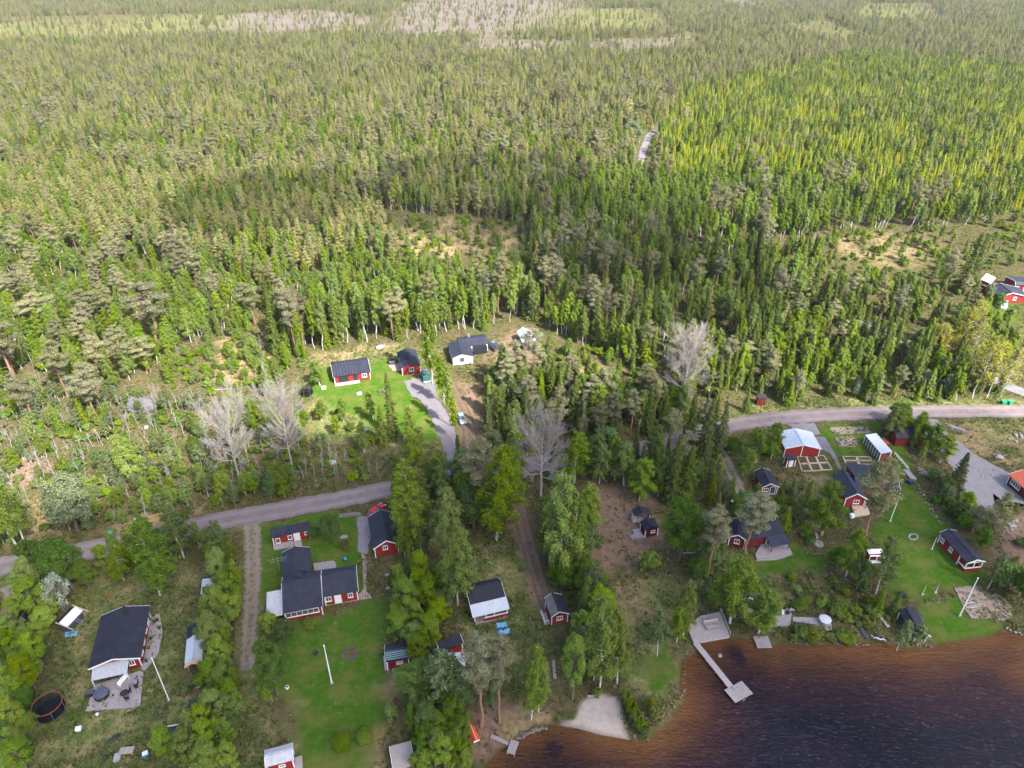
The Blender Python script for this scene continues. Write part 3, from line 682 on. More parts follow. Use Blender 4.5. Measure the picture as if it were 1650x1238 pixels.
def sheet(name, px, mat, z=.05):
    w = W2(px); me = bpy.data.meshes.new(name); bm = bmesh.new(); SHEETS.append(w)
    ring = []
    for i, a in enumerate(w):
        b_ = w[(i + 1) % len(w)]; L = math.hypot(b_[0] - a[0], b_[1] - a[1]); k = max(1, int(L / 1.2))
        for j in range(k):
            t = j / k; ring.append((a[0] + (b_[0] - a[0]) * t + random.uniform(-.22, .22) * (j > 0), a[1] + (b_[1] - a[1]) * t + random.uniform(-.22, .22) * (j > 0)))
    f = bm.faces.new([bm.verts.new((x, y, z)) for x, y in ring])
    if f.normal.z < 0 or sum(ring[i][0] * ring[(i + 1) % len(ring)][1] - ring[(i + 1) % len(ring)][0] * ring[i][1] for i in range(len(ring))) < 0: f.normal_flip()
    bmesh.ops.triangulate(bm, faces=[f]); bm.to_mesh(me); bm.free(); me.materials.append(mat)
    attr(me, 'track', np.full(len(me.vertices), .3), np.full(len(me.vertices), .3), np.full(len(me.vertices), .3))
    o = bpy.data.objects.new(name, me); COL.objects.link(o); return tag(o, kind='structure')
def roadmat(name, a, b_, t, grass=None):
    m, nt, nd, lk = nodes(name); out = N(nt, 'ShaderNodeOutputMaterial'); bs = N(nt, 'ShaderNodeBsdfDiffuse')
    tc = N(nt, 'ShaderNodeTexCoord').outputs['Object']; at = N(nt, 'ShaderNodeAttribute', attribute_name='track')
    c = mixc(nt, ramp(nt, noise(nt, tc, .5, 6, .65), .35, .65), a, b_)
    c = mixc(nt, math_(nt, 'MULTIPLY', at.outputs['Fac'], .9, True), c, t)
    c = mixc(nt, math_(nt, 'MULTIPLY', ramp(nt, noise(nt, tc, 6, 3), .55, .7), .3), c, tuple(v * .6 for v in a))
    if grass: c = mixc(nt, ramp(nt, math_(nt, 'ADD', noise(nt, tc, 1.2, 4), math_(nt, 'MULTIPLY', at.outputs['Fac'], -.35)), .44, .58), c, grass)
    lk.new(c, bs.inputs[0]); lk.new(bs.outputs[0], out.inputs[0]); return m
RM = roadmat('worn_pinkish_asphalt', (.205, .166, .164), (.145, .118, .118), (.285, .235, .226))
GR = roadmat('grey_gravel', (.215, .20, .212), (.155, .145, .155), (.235, .215, .222))
GD = roadmat('driveway_asphalt', (.185, .165, .175), (.15, .135, .145), (.21, .19, .195))
GT = roadmat('grassy_gravel_track', (.225, .18, .145), (.18, .145, .11), (.26, .21, .18), (.115, .12, .045))
DT = roadmat('bare_earth_track', (.165, .11, .085), (.12, .08, .062), (.20, .14, .105), (.10, .085, .045))
strip('road', [(-120, 940), (0, 914), (60, 901), (180, 880), (330, 845), (420, 828), (520, 810), (620, 790), (740, 762), (900, 743), (1040, 722), (1150, 693), (1200, 682), (1300, 671), (1450, 665), (1650, 663), (1800, 664)], 5.4, RM, .07)
strip('gravel_lane', [(404, 834), (406, 860), (407, 900), (407, 940), (405, 975), (402, 1020), (398, 1080)], (3.7, 2.4), GT)
strip('driveway', [(672, 622), (690, 640), (706, 668), (720, 700), (734, 738), (738, 762)], (4.8, 3.3), GD, .06)
sheet('driveway_apron', [(650, 615), (672, 610), (700, 613), (702, 640), (690, 648), (664, 640)], GD, .055)
strip('earth_track', [(832, 800), (845, 850), (858, 900), (872, 945), (888, 990)], (3.2, 2.6), DT)
strip('gravel_track', [(1148, 698), (1158, 722), (1170, 745), (1185, 775), (1200, 806)], (3.4, 2.6), GT)
strip('forest_road', [(1380, 510), (1440, 543), (1480, 562), (1530, 584), (1575, 602), (1650, 633), (1720, 660)], 4.4, GR)
strip('forest_road', [(1026, 290), (1031, 268), (1036, 245), (1042, 228), (1052, 214), (1100, 190), (1200, 150), (1340, 92), (1370, 86), (1330, 60), (1240, 40), (1180, 8)], (3.6, 5), GR)
strip('garden_path', [(10, 945), (20, 965), (16, 990), (8, 1010)], 2.2, GT)
strip('dirt_drive', [(716, 600), (735, 640), (756, 690), (760, 730)], (2.5, 4), DT)
sheet('gravel_yard', [(1474, 677), (1510, 676), (1530, 700), (1575, 735), (1630, 765), (1655, 780), (1655, 815), (1612, 805), (1600, 795), (1604, 815), (1612, 842), (1592, 838), (1572, 808), (1548, 785), (1535, 755), (1505, 715)], GR, .05)
sheet('gravel_yard', [(575, 833), (598, 832), (598, 850), (592, 895), (577, 890)], GR, .05)
sheet('gravel_yard', [(1268, 684), (1312, 682), (1322, 700), (1300, 706)], GR, .05)
# ------------------------------------------------------------------ houses
HOUSES = []
def house(name, label, cat, px, lm=None, group=None):
    HOUSES.append(P(*px)[:2])
    return thing(name, label, cat, P(*px), 0, group, lm)
# the big house, lower left
h = house('house', 'large dark-roofed red house with a grey awning and hot tub deck at its front gable', 'house', (190, 1040), 'the large house with the hot tub deck')
c, a, L, pr = gable_px((199.6, 977.2), (180.8, 1062.2), 3.7, (140.9, 1080.5), 2.6, (225.6, 1064.6))
s = Sec(h, c, a, L, pr, BLACKROOF(), RED(), .45); s.chimney(-L / 2 + 1.2, .6, .35, .4, BLACK())
for u in (-3.2, -1, 1.4): s.window('p', u, 1, 1.2, 1.1)
s.window('n', -2, 1); s.window('n', 2, 1); s.window('e', 2.2, .9, .9, 1.2); s.door('p', 3.4); s.window('s', 0)
aw = MB().extr([(-3.1, 2.35), (2.5, 2.35), (2.5, 2.28), (-3.1, 2.28)], 0, .02)
aw = MB(); x0 = s.hx + .02
aw.add([(x0, -3.2, 2.55), (x0, 2.0, 2.55), (x0 + 2.3, 2.0, 1.95), (x0 + 2.3, -3.2, 1.95), (x0, -3.2, 2.48), (x0, 2.0, 2.48), (x0 + 2.3, 2.0, 1.88), (x0 + 2.3, -3.2, 1.88)], ((0, 3, 2, 1), (4, 5, 6, 7), (0, 1, 5, 4), (1, 2, 6, 5), (2, 3, 7, 6), (3, 0, 4, 7)))
aw.build('awning', col('grey_awning', (.42, .42, .45)), h, s.loc, a)
for y in (-3.1, 1.9): MB().tube([(x0 + 2.2, y, 0), (x0 + 2.2, y, 1.9)], .06).build('awning_post', WHITE(), h, s.loc, a)
def world(sec, x, y, z=0):
    ca, sa = math.cos(sec.ang), math.sin(sec.ang); r = sec.root.location
    return (r.x + sec.loc[0] + x * ca - y * sa, r.y + sec.loc[1] + x * sa + y * ca, z)
big = s
# L-shaped main house
h = house('house', 'red L-shaped house with dark tiled roofs, a glazed veranda and a pale carport roof', 'house', (505, 960), 'the L-shaped red house')
c, a, L, pr = gable_px((453.7, 939), (516.7, 927.4), 3.9, (519.3, 976.5), 2.5, (516.7, 919.6))
pr = [(pr[0][0], 2.5), (0, 3.9), (2.2, 3.0)]
s = Sec(h, c, a, L, pr, TILEROOF(), RED(), .3); m_ = s
s.window('n', -.2, .95, 5.6, 1.15, 6, 1); s.window('s', .4, 1, .9); s.chimney(-.6, .5, .7, .6, BLACK())
c2, a2, L2, pr2 = gable_px((517.7, 926.4), (574, 916.7), 3.75, (577.8, 952.2), 2.5, (573, 910), 2.75)
s = Sec(h, c2, a2, L2, pr2, TILEROOF(), RED(), .3); s.window('n', 1.6, .95, .9); s.door('n', -.6); s.window('n', -2.2, .95, 1); s.window('e', 0)
c3, a3, L3, pr3 = gable_px((474.5, 880.3), (477, 931.3), 3.55, (454.7, 929), 2.5, (502.6, 920.6))
s = Sec(h, c3, a3, L3, pr3, TILEROOF(), RED(), .3, ends=(1, 0)); s.window('p', -1.5); s.window('n', -1); s.window('s', 0, 1, 1.2); s.chimney(2.6, 1.4, .5, .5, BLACK())
x1 = -m_.L / 2
cp = MB().extr([(pr[0][0] - .1, 2.25), (-.6, 2.85), (-.6, 2.8), (pr[0][0] - .1, 2.2)], x1 - 2.7, x1 - .02); cp.build('carport_roof', PLASTIC(), h, m_.loc, m_.ang)
for y in (pr[0][0] + .1, -2.8, -.9): MB().box((x1 - 2.5, y, 1.1), (.1, .1, 2.2)).build('carport_post', WHITE(), h, m_.loc, m_.ang)
MB().box((x1 - 1.3, pr[0][0] + .3, .55), (2.5, .08, 1.1)).build('carport_wall', RED(), h, m_.loc, m_.ang)
an = MB().tube([(0, 0, 2.5), (0, 0, 5.6)], .035)
for z, l in ((5.5, 1.6), (4.9, 1.2)):
    an.tube([(-l, 0, z), (l, 0, z)], .025, 4)
    for k in range(5): an.tube([(-l + l * k / 2, -.55, z), (-l + l * k / 2, .55, z)], .018, 4)
an.build('antenna', METAL(), h, (P(455, 935)[0] - h.location.x, P(455, 935)[1] - h.location.y, 0), .3)
# guest house with a single-slope roof
h = house('guest_house', 'long low red guest cabin with a single-slope dark roof and white doors by the road', 'cabin', (467, 862), 'the long guest cabin by the road')
c, a, L, pr = mono_px((434.9, 852.7), (497.9, 839.5), 3.0, (499.3, 853.7), 2.4)
s = Sec(h, c, a, L, pr, BLACKROOF(), RED(), .3, trim=False)
s.window('n', -2.6, .5, .85, 1.2, 1); s.window('n', -.3, .8, .8, 1.0, 1); s.door('n', 1.0); s.window('n', 2.9, 1.1, .8, .8, 2)
deck_px('porch_deck', None, [(440, 876), (472, 869.5), (473, 880), (441, 886)], .3, GREYWOOD(), parent=h); deck_px('entrance_step', None, [(473, 872), (485, 870), (487, 880), (474.5, 882)], .2, GREYWOOD(), parent=h)
# red cottage beside the road
h = house('cottage', 'red cottage with black gabled roof and one white gable window, a red car behind it', 'cottage', (617, 865), 'the red cottage near the red car')
c, a, L, pr = gable_px((612.7, 820.7), (622.4, 871.2), 4.2, (601.1, 886.3), 2.7, (643.8, 876.4))
s = Sec(h, c, a, L, pr, BLACKROOF(), REDY(), .35); s.window('e', -.2, 1.7, .95, .95); s.window('n', 2); s.door('n', -1.5); s.window('p', 0); s.window('s', 0)
# white-fronted summer house
h = house('summer_house', 'red summer house whose roof is half black and half pale sheet, above an open porch', 'cottage', (790, 975), 'the summer house with the half-white roof')
c, a, L, pr = gable_px((750.9, 949.4), (807.3, 936.4), 3.9, (821.7, 981.2), 2.2, (804, 930.6), 2.9)
yb = pr[0][0] * .52; zb = 2.2 + 1.7 * .48
s = Sec(h, c, a, L, [(yb - .4, zb - .13), (0, 3.9), (max(pr[2][0], 1.8), 2.9)], BLACKROOF(), RED(), .4, corner=False)
MB().extr([(pr[0][0], 2.2), (yb - .3, zb + .02), (yb - .3, zb - .06), (pr[0][0], 2.12)], -L / 2 - .1, L / 2 + .1).build('porch_roof', LIGHTROOF(), h, s.loc, s.ang)
yf = pr[0][0] + .3
f = MB().box((.9, yf, .5), (L - 2.2, .1, 1.0)).box((L / 2 - .3, (yf + yb) / 2, .5), (.1, abs(yf - yb) - .2, 1.0)).box((-L / 2 + .3, (yf + yb) / 2, .5), (.1, abs(yf - yb) - .2, 1.0)); f.build('porch_wall', RED(), h, s.loc, s.ang)
f = MB().box((.9, yf, 1.06), (L - 2.1, .16, .1))
for x in (-L / 2 + .3, -.85, .6, L / 2 - .3): f.box((x, yf, 1.5), (.12, .12, 1.2))
f.build('porch_frame', WHITE(), h, s.loc, s.ang)
MB().box((0, (yf + yb) / 2, .12), (L - .5, abs(yf - yb) + .4, .2)).build('porch_floor', GREYWOOD(), h, s.loc, s.ang)
# small red cabin with a weathered roof
h = house('cabin', 'small red cabin with one roof slope weathered grey and one black, white porch rails', 'cabin', (896, 985), 'the small cabin with the weathered roof')
c, a, L, pr = gable_px((889.7, 955.2), (901.3, 985.6), 3.3, (886.8, 992), 2.3, (915.8, 984))
s = Sec(h, c, a, L, pr, BLACKROOF(), REDY(), .25); s.window('e', 0, .9, 1.1, .9, 3, 1); s.window('p', 0)
MB().extr([(pr[0][0], 2.3 + .02), (0, 3.3 + .02), (0, 3.33), (pr[0][0], 2.33)][::-1], -L / 2 + .03, L / 2 - .03).build('weathered_roofing', pm('weathered_felt', (.17, .155, .155), (.09, .085, .085), 1.2, .9, bump=.3), s.roof)
f = MB().box((.5, pr[0][0] - .45, .12), (2.4, .95, .2)); f.build('porch_floor', GREYWOOD(), h, s.loc, s.ang)
f = MB()
for x in (-.75, .5, 1.75): f.box((x, pr[0][0] - .9, .65), (.07, .09, .9))
f.box((.5, pr[0][0] - .9, 1.0), (2.4, .06, .08)).box((.5, pr[0][0] - .9, .6), (2.4, .05, .06)).box((1.68, pr[0][0] - .5, 1.0), (.06, .8, .08)); f.build('railing', WHITE(), h, s.loc, s.ang)
# garage with metal roof
h = house('garage', 'wide red garage with a pale metal roof and white corner boards by the bend', 'garage', (1290, 725), 'the garage with the pale metal roof')
c, a, L, pr = gable_px((1281.3, 690.5), (1295.4, 716.7), 3.7, (1266, 724.8), 2.6, (1323.7, 723))
s = Sec(h, c, a, L, pr, LIGHTROOF(), REDY(), .25)
MB().box((s.hx + .04, 0, 1.7), (.06, .16, 3.3)).build('gable_batten', WHITE(), h, s.loc, s.ang)
s.door('p', 1.4); s.put('garage_door', MB().box((0, -.04, 1.1), (2.6, .1, 2.2)), WHITE(), 's', 0)
# little lean-to beside the garage
h = house('outhouse', 'tiny red outhouse with a dark roof at the left corner of the garage', 'shed', (1273, 748))
c, a, L, pr = mono_px((1265, 733), (1280, 731.8), 2.6, (1280, 741), 2.15); s = Sec(h, c, a, L, pr, BLACKROOF(), RED(), .15, trim=False); s.door('n', 0, w=.7, h=1.6)
# dark cabin with a blue door
h = house('cabin', 'dark-roofed red cabin with a blue door and pale deck between bushes', 'cabin', (1237, 785), 'the cabin with the blue door')
c, a, L, pr = gable_px((1227.7, 753.5), (1241.9, 779.3), 3.1, (1228, 785), 2.1, (1255, 782.4))
s = Sec(h, c, a, L, pr, BLACKROOF(), REDY(), .3); s.window('e', -.75, .7, 1.0, .9); s.door('e', .65, col('blue_door', (.03, .10, .17)), .9, 1.75); s.window('p', 0)
deck_px('porch_deck', None, [(1222, 792), (1250, 790), (1251, 796), (1227, 799)], .3, GREYWOOD(), parent=h)
# long shed with green doors
h = house('storage_shed', 'long narrow red shed with a pale flat roof and green and white doors', 'shed', (1415, 722), 'the shed with the green doors')
c, a, L, pr = mono_px((1394, 701), (1419.5, 731), 2.35, (1440, 730), 2.75)
pr = sorted([(pr[0][0], pr[0][1]), (pr[-1][0], pr[-1][1])])
s = Sec(h, c, a, L, pr, LIGHTROOF(), RED(), .15, trim=False)
side = 'n' if abs(s.y0 - .15) < .3 or abs(pr[0][0]) < .01 else 'p'
sg = 1 if side == 'n' else -1
GREEN = col('green_door', (.012, .16, .075)); n = 7
for k in range(n):
    u = (-s.hx + (k + .5) * 2 * s.hx / n) * sg
    if k % 3 != 2: s.put('door', MB().box((0, -.03, .95), (2 * s.hx / n * .62, .08, 1.75)), GREEN, side, u)
    s.put('door_post', MB().box((0, -.04, 1.0), (.14, .1, 1.95)), WHITE(), side, u - 1 * s.hx / n + .02)
# house under the big pine
h = house('house', 'red house with several joined dark roofs, partly hidden under a tall pine', 'house', (1395, 800), 'the house under the tall pine')
c, a, L, pr = gable_px((1359, 757), (1382.2, 795.5), 3.9, (1361, 801.5), 2.5, (1400, 789))
s = Sec(h, c, a, L, [(pr[0][0], 2.5), (0, 3.9), (-pr[0][0] + .3, 2.4)], METALROOF(), REDY(), .35, ends=(0, 1)); s.window('e', .3, .9, 1.2, 1.0); s.window('n', 0)
c, a, L, pr = gable_px((1376, 765), (1447, 770), 3.75, (1450, 789.5), 2.5, (1444, 752), 2.5)
s = Sec(h, c, a, L, pr, METALROOF(), RED(), .35, ends=(0, 1)); s.window('e', 0); s.window('n', 3.2, .9, 1.2); s.door('n', .6); s.chimney(-1.5, -.5, .8, .5)
deck_px('terrace', None, [(1372, 814), (1395, 808), (1402, 828), (1378, 832)], .35, NEWWOOD(), parent=h)
# black house with the grey deck
h = house('house', 'black-roofed house behind a leaning pine, lean-to porch and wide grey deck', 'house', (1225, 872), 'the black house with the wide deck')
c, a, L, pr = gable_px((1192, 846), (1254, 836), 3.6, (1259, 861), 2.6, (1250, 826), 2.8)
s = Sec(h, c, a, L, [(pr[0][0], 2.6), (0, 3.6), (2.4, 2.7)], BLACKROOF(), DKRED(), .3, ends=(0, 0))
MB().extr([(pr[0][0] - 2.2, 2.05), (pr[0][0] - .02, 2.58), (pr[0][0] - .02, 2.5), (pr[0][0] - 2.2, 1.97)], 0, L / 2).build('porch_roof', METALROOF(), h, s.loc, s.ang)
for x in (.3, L / 2 - .3): MB().box((x, pr[0][0] - 2.0, 1.0), (.12, .12, 2)).build('porch_post', RED(), h, s.loc, s.ang)
s.door('n', 1.2, GLASS(), 1.4); s.window('n', 2.8, .8, 1.1, 1.1); s.window('e', 0)
c, a, L, pr = gable_px((1192, 834), (1190, 862), 3.4, (1178, 872), 2.4, (1207, 868))
s = Sec(h, c, a, L, [(-1.7, 2.4), (0, 3.4), (1.7, 2.4)], BLACKROOF(), DKRED(), .25, ends=(1, 1)); s.window('e', 0, .9, 1)
deck_px('deck', None, [(1217, 893), (1232, 868), (1262, 864), (1276, 890), (1252, 898), (1219, 900)], .4, GREYWOODX(), parent=h)
deck_px('deck_step', None, [(1219, 900.5), (1252, 898.5), (1276, 890.5), (1277, 893), (1253, 901.5), (1219, 903.5)], .2, GREYWOODX(), parent=h)
# long cabin on the lawn
h = house('cabin', 'long narrow red cabin with an open white-framed porch end on the right lawn', 'cabin', (1548, 890), 'the long cabin on the lawn')
c, a, L, pr = gable_px((1529, 852.6), (1575, 902), 3.2, (1558.5, 907), 2.5, (1586.8, 903))
s = Sec(h, c, a, L - 2.0, pr, BLACKROOF(), RED(), .25, ends=(1, 0)); s.loc = s.loc
ca, sa = math.cos(a), math.sin(a)
for o in list(h.children):
    o.location.x -= ca * 1.0; o.location.y -= sa * 1.0
s.loc = (s.loc[0] - ca, s.loc[1] - sa, 0)
s.window('n', .5, .9, .9, 1.0, 2, 2); s.window('n', -2, .9, .9, 1.0, 2, 2)
x1 = s.L / 2
MB().extr(list(pr) + [(y, z - .13) for y, z in pr][::-1], x1 + .01, x1 + 2.0).build('porch_roof', BLACKROOF(), h, s.loc, a)
w0, w1 = pr[0][0] + .2, pr[2][0] - .2
MB().box((x1 + 1.75, (w0 + w1) / 2, .4), (.1, w1 - w0, .8)).box((x1 + .9, w0, .4), (1.6, .1, .8)).box((x1 + .9, w1, .4), (1.6, .1, .8)).build('porch_wall', RED(), h, s.loc, a)
f = MB().box((x1 + 1.75, (w0 + w1) / 2, .86), (.16, w1 - w0 + .1, .12)).box((x1 + 1.75, (w0 + w1) / 2, 2.25), (.14, w1 - w0, .12))
for y in (w0, (w0 + w1) / 2, w1): f.box((x1 + 1.75, y, 1.5), (.13, .13, 1.45))
f.box((x1 + .9, w0, .86), (1.6, .14, .12)); f.build('porch_frame', WHITE(), h, s.loc, a)
f = MB()
for (ya, za), (yb, zb) in zip(pr[:-1], pr[1:]): f.extr([(ya, za + .03), (yb, zb + .03), (yb, zb - .22), (ya, za - .22)], x1 + 2.005, x1 + 2.06)
f.build('bargeboard', WHITE(), h, s.loc, a)
# boathouse at the water
h = house('boathouse', 'dark-roofed boathouse beside the shore lawn, half hidden by a bush', 'boathouse', (1468, 1012), 'the boathouse')
c, a, L, pr = gable_px((1461, 978.6), (1480.8, 1016.4), 2.8, (1467, 1019.5), 2.0, (1493.4, 1014.3))
s = Sec(h, c, a, L, pr, BLACKROOF(), pm('dark_stained_boards', (.045, .035, .032), None, 2, .85, stripes=2.2, axis='Y', sd=.4), .2, trim=False); s.door('e', 0, GREYWOOD(), 1.2, 1.5, False)
# red cottage by the upper lawn
h = house('cottage', 'red cottage with dark roof, white window and a stone terrace on the upper lawn', 'cottage', (567, 602), 'the cottage on the upper lawn')
c, a, L, pr = gable_px((533, 586), (592.5, 577.5), 3.4, (597, 599), 2.4, (588, 570), 2.6)
s = Sec(h, c, a, L, [(pr[0][0], 2.4), (0, 3.4), (2.4, 2.4)], METALROOF(), RED(), .3); s.chimney(-L / 2 + .5, -.6, .8, .45, BLACK())
s.window('n', 3.2, .8, 1.3, 1.2, 2); s.door('n', .8, BLACK(), 1.2, 1.9, False); s.put('dark_opening', MB().box((0, -.02, 1.05), (2.6, .06, 1.9)), BLACK(), 'n', -2.4); s.window('e', 0)
deck_px('terrace', None, [(539, 611), (578, 606), (580, 616), (540, 622)], .25, pm('pale_flagstones', (.40, .34, .33), (.30, .25, .25), 2, .9, bump=.4), parent=h)
# red shed next to it
h = house('shed', 'bright red shed with black roof and one white gable window beside the lorry', 'shed', (658, 598), 'the red shed with the gable window')
c, a, L, pr = gable_px((654.3, 560.6), (662, 585.3), 3.6, (645.4, 590.4), 2.5, (677.3, 585.3))
s = Sec(h, c, a, L, pr, METALROOF(), REDY(), .3, trim=False); s.window('e', .1, .9, 1.3, 1.2, 2); s.window('n', 0); s.chimney(1.4, -.8, .6, .35, BLACK())
# white house
h = house('bungalow', 'white L-shaped bungalow with a dark seamed metal roof below the birches', 'house', (748, 582), 'the white bungalow')
c, a, L, pr = gable_px((737, 547), (744.7, 570), 3.6, (728, 576.4), 2.6, (763, 571))
WR = pm('white_render', (.72, .71, .70), (.62, .61, .60), 2, .8)
s = Sec(h, c, a, L, pr, METALROOF(), WR, .3, ends=(0, 0), corner=False); s.window('e', -.2, 1.0, 1.3, 1.1, 2, frame=pm('brown_frame', (.12, .08, .07))); s.window('n', 0)
c, a, L, pr = gable_px((738, 547), (783, 540.5), 3.6, (785.5, 553.5), 2.6, (782, 535), 2.8)
s = Sec(h, c, a, L, [(pr[0][0], 2.6), (0, 3.6), (2.6, 2.7)], METALROOF(), WR, .3, ends=(0, 0), corner=False)
s.put('glazed_porch', MB().box((0, -.6, 1.15), (4.0, 1.3, 2.1)), pm('dark_glazing', (.025, .028, .035), None, 2, .2), 'n', 1.4); s.chimney(-.9, .5, .9, .6); s.window('n', -2.2)
# woodshed with pale roof
h = house('woodshed', 'open grey woodshed with a pale ribbed metal roof at the edge of the cleared yard', 'shed', (846, 556), 'the woodshed in the cleared yard')
c, a, L, pr = gable_px((841.5, 527.5), (851, 546.5), 3.9, (841, 551.5), 2.7, (861.5, 543.5))
s = Sec(h, c, a, L, pr, LIGHTROOF(), pm('grey_brown_boards', (.14, .10, .085), (.09, .07, .06), 2, .9, stripes=2, axis='Y', sd=.4), .35, trim=False, corner=False); s.door('e', 0, BLACK(), 1.0, 1.8, False)
# house group, upper right
h = house('house', 'dark blue-roofed house with white steps at the far right above the green lawn', 'house', (1612, 482), 'the blue-roofed house')
c, a, L, pr = gable_px((1610, 456), (1632, 472), 3.7, (1612, 479), 2.2, (1640, 463))
s = Sec(h, c, a, L, pr, METALROOF(), RED(), .3); s.window('n', 1); s.window('e', 0)
c, a, L, pr = gable_px((1592, 463), (1618, 464), 3.1, (1612, 473), 2.2, (1614, 458)); s = Sec(h, c, a, L, pr, METALROOF(), RED(), .3, ends=(1, 0))
deck_px('white_steps', None, [(1614, 486), (1625, 484), (1622, 498), (1612, 495)], .8, WHITE(), parent=h)
h = house('shed', 'white-roofed tall red shed left of the blue-roofed house', 'shed', (1588, 468))
c, a, L, pr = mono_px((1581, 450), (1590, 441), 4.0, (1603, 449), 3.4); s = Sec(h, c, a, L, pr, col('white_roof', (.80, .80, .80)), RED(), .25, trim=False); s.door('n', 0); s.window('e', 0)
h = house('cottage', 'small red cottage with a white window at the right edge above the far lawn', 'cottage', (1646, 466))
c, a, L, pr = gable_px((1636, 452.5), (1668, 454), 3.6, (1668, 461), 2.5, (1666, 447)); s = Sec(h, c, a, L, pr, METALROOF(), RED(), .3); s.window('n', -2.2, .9, 1.1, 1.1); s.door('n', .5)
# orange-tiled house at the right edge
h = house('cottage', 'dark red cottage with an orange tiled roof and a wide white window on the gravel', 'cottage', (1645, 790), 'the cottage with the orange roof')
c, a, L, pr = gable_px((1650, 756), (1690, 790), 3.6, (1657, 793), 2.5, (1690, 760))
s = Sec(h, c, a, L, pr, pm('orange_tiles', (.50, .115, .055), (.38, .085, .05), 1.2, .75, stripes=2.6, axis='X', sd=.3), DKRED(), .3); s.window('n', -1.2, .9, 2.6, 1.2, 4); s.window('s', 0)
# small hut by the road
h = house('hut', 'tiny dark red hut with a grey roof standing alone behind the road', 'hut', (1229, 646), 'the lone roadside hut')
c, a, L, pr = mono_px((1220, 635), (1234, 635.5), 2.7, (1236, 642), 2.3); s = Sec(h, c, a, L, pr, BLACKROOF(), DKRED(), .1, trim=False, corner=False); s.door('n', 0, DKRED(), .8, 1.6, False)
# two buildings by the brown clearing
h = house('gazebo', 'small dark-roofed open pavilion with white posts above the brown clearing', 'gazebo', (1033, 830), 'the dark pavilion')
c, a, L, pr = gable_px((1030, 815), (1034, 826), 3.0, (1021, 829), 2.2, (1048.5, 825))
s = Sec(h, c, a, L, pr, BLACKROOF(), DKRED(), .2, trim=False, walls=False)
for x in (-s.hx + .1, s.hx - .1):
    for y in (s.y0 + .1, s.y1 - .1): MB().box((x, y, 1.1), (.14, .14, 2.1)).build('post', WHITE(), h, s.loc, a)
MB().box((0, 0, .15), (2 * s.hx, s.y1 - s.y0, .3)).build('floor', GREYWOOD(), h, s.loc, a); MB().box((0, s.y1 - .15, .8), (2 * s.hx - .4, .08, 1)).build('rear_wall', DKRED(), h, s.loc, a)
h = house('cabin', 'small black-roofed red cabin with side steps in front of the dark pavilion', 'cabin', (1046, 850), 'the cabin in front of the pavilion')
c, a, L, pr = gable_px((1041, 834), (1050, 848), 3.0, (1040, 855), 2.2, (1062, 849))
s = Sec(h, c, a, L, pr, BLACKROOF(), DKRED(), .2, trim=False); s.window('e', .3, 1, .9, .6, 1)
MB().box((0, pr[0][0] - .8, .25), (L - .2, 1.5, .5)).build('porch_deck', GREYWOOD(), h, s.loc, a)
for k in range(3): MB().box((.4, pr[0][0] - 1.7 - .3 * k, .18 - .05 * k), (1.4, .3, .36 - .1 * k)).build('step', GREYWOOD(), h, s.loc, a)
# sauna cabin with the striped roof
h = house('sauna_cabin', 'small red cabin with a banded glossy roof at the edge of the lawn', 'cabin', (642, 1075), 'the cabin with the banded roof')
c, a, L, pr = gable_px((620, 1049), (658, 1043), 3.1, (662.4, 1060), 2.4, (656, 1034), 2.5)
s = Sec(h, c, a, L, [(pr[0][0], 2.4), (0, 3.1), (1.7, 2.5)], BLACKROOF(), RED(), .2); s.window('n', .3, 1.2, 1.0, .5, 1); s.door('n', -1.0, DKRED(), .8, 1.7, False)
f = MB()
for k in range(5):
    y = pr[0][0] * (.12 + .19 * k); f.extr([(y, 3.1 + .7 * y / -pr[0][0] * 1 + .035), (y + .16, 3.1 + .7 * (y + .16) / -pr[0][0] + .035), (y + .16, 3.1 + .7 * (y + .16) / -pr[0][0] + .005), (y, 3.1 + .7 * y / -pr[0][0] + .005)], -L / 2 + .1, L / 2 - .1)
f.build('roof_batten', pm('pale_teal_battens', (.20, .30, .33), (.10, .15, .17), 5, .6), s.roof)
deck_px('front_deck', None, [(631.5, 1077), (659, 1071), (659, 1093), (634, 1096.5)], .3, GREYWOODX(), parent=h)
MB().box((s.hx + .1, pr[0][0] - .9, .6), (.1, 1.8, 1.1)).build('side_screen', RED(), h, s.loc, s.ang)
deck_px('side_bench', None, [(617, 1058), (621, 1057), (624, 1077), (620, 1079)], .5, GREYWOOD(), parent=h)
# shed with dark flat roof between birches
h = house('shed', 'red shed with a dark slanting roof and white gable edge beside a pale tin roof', 'shed', (722, 1048), 'the shed beside the pale tin roof')
c, a, L, pr = mono_px((703.6, 1035.3), (741.2, 1021.2), 2.9, (743.6, 1037), 2.3); s = Sec(h, c, a, L, pr, BLACKROOF(), RED(), .2); s.door('n', .4, RED(), .9, 1.7, False)
h = house('lean_to', 'open lean-to with a worn white tin roof, partly under birch branches', 'lean-to', (732, 1075))
c, a, L, pr = mono_px((712, 1052), (750, 1051), 2.3, (751, 1080), 1.9); s = Sec(h, c, a, L, pr, pm('worn_white_tin', (.60, .60, .62), (.42, .40, .41), 1.2, .55, stripes=1.6, axis='X', sd=.2), RED(), .15, trim=False, walls=False)
for x in (-s.hx, s.hx):
    for y in (s.y0, s.y1): MB().box((x, y, 1.0), (.1, .1, 2.0 if y < -1 else 1.9)).build('post', GREYWOOD(), h, s.loc, s.ang)
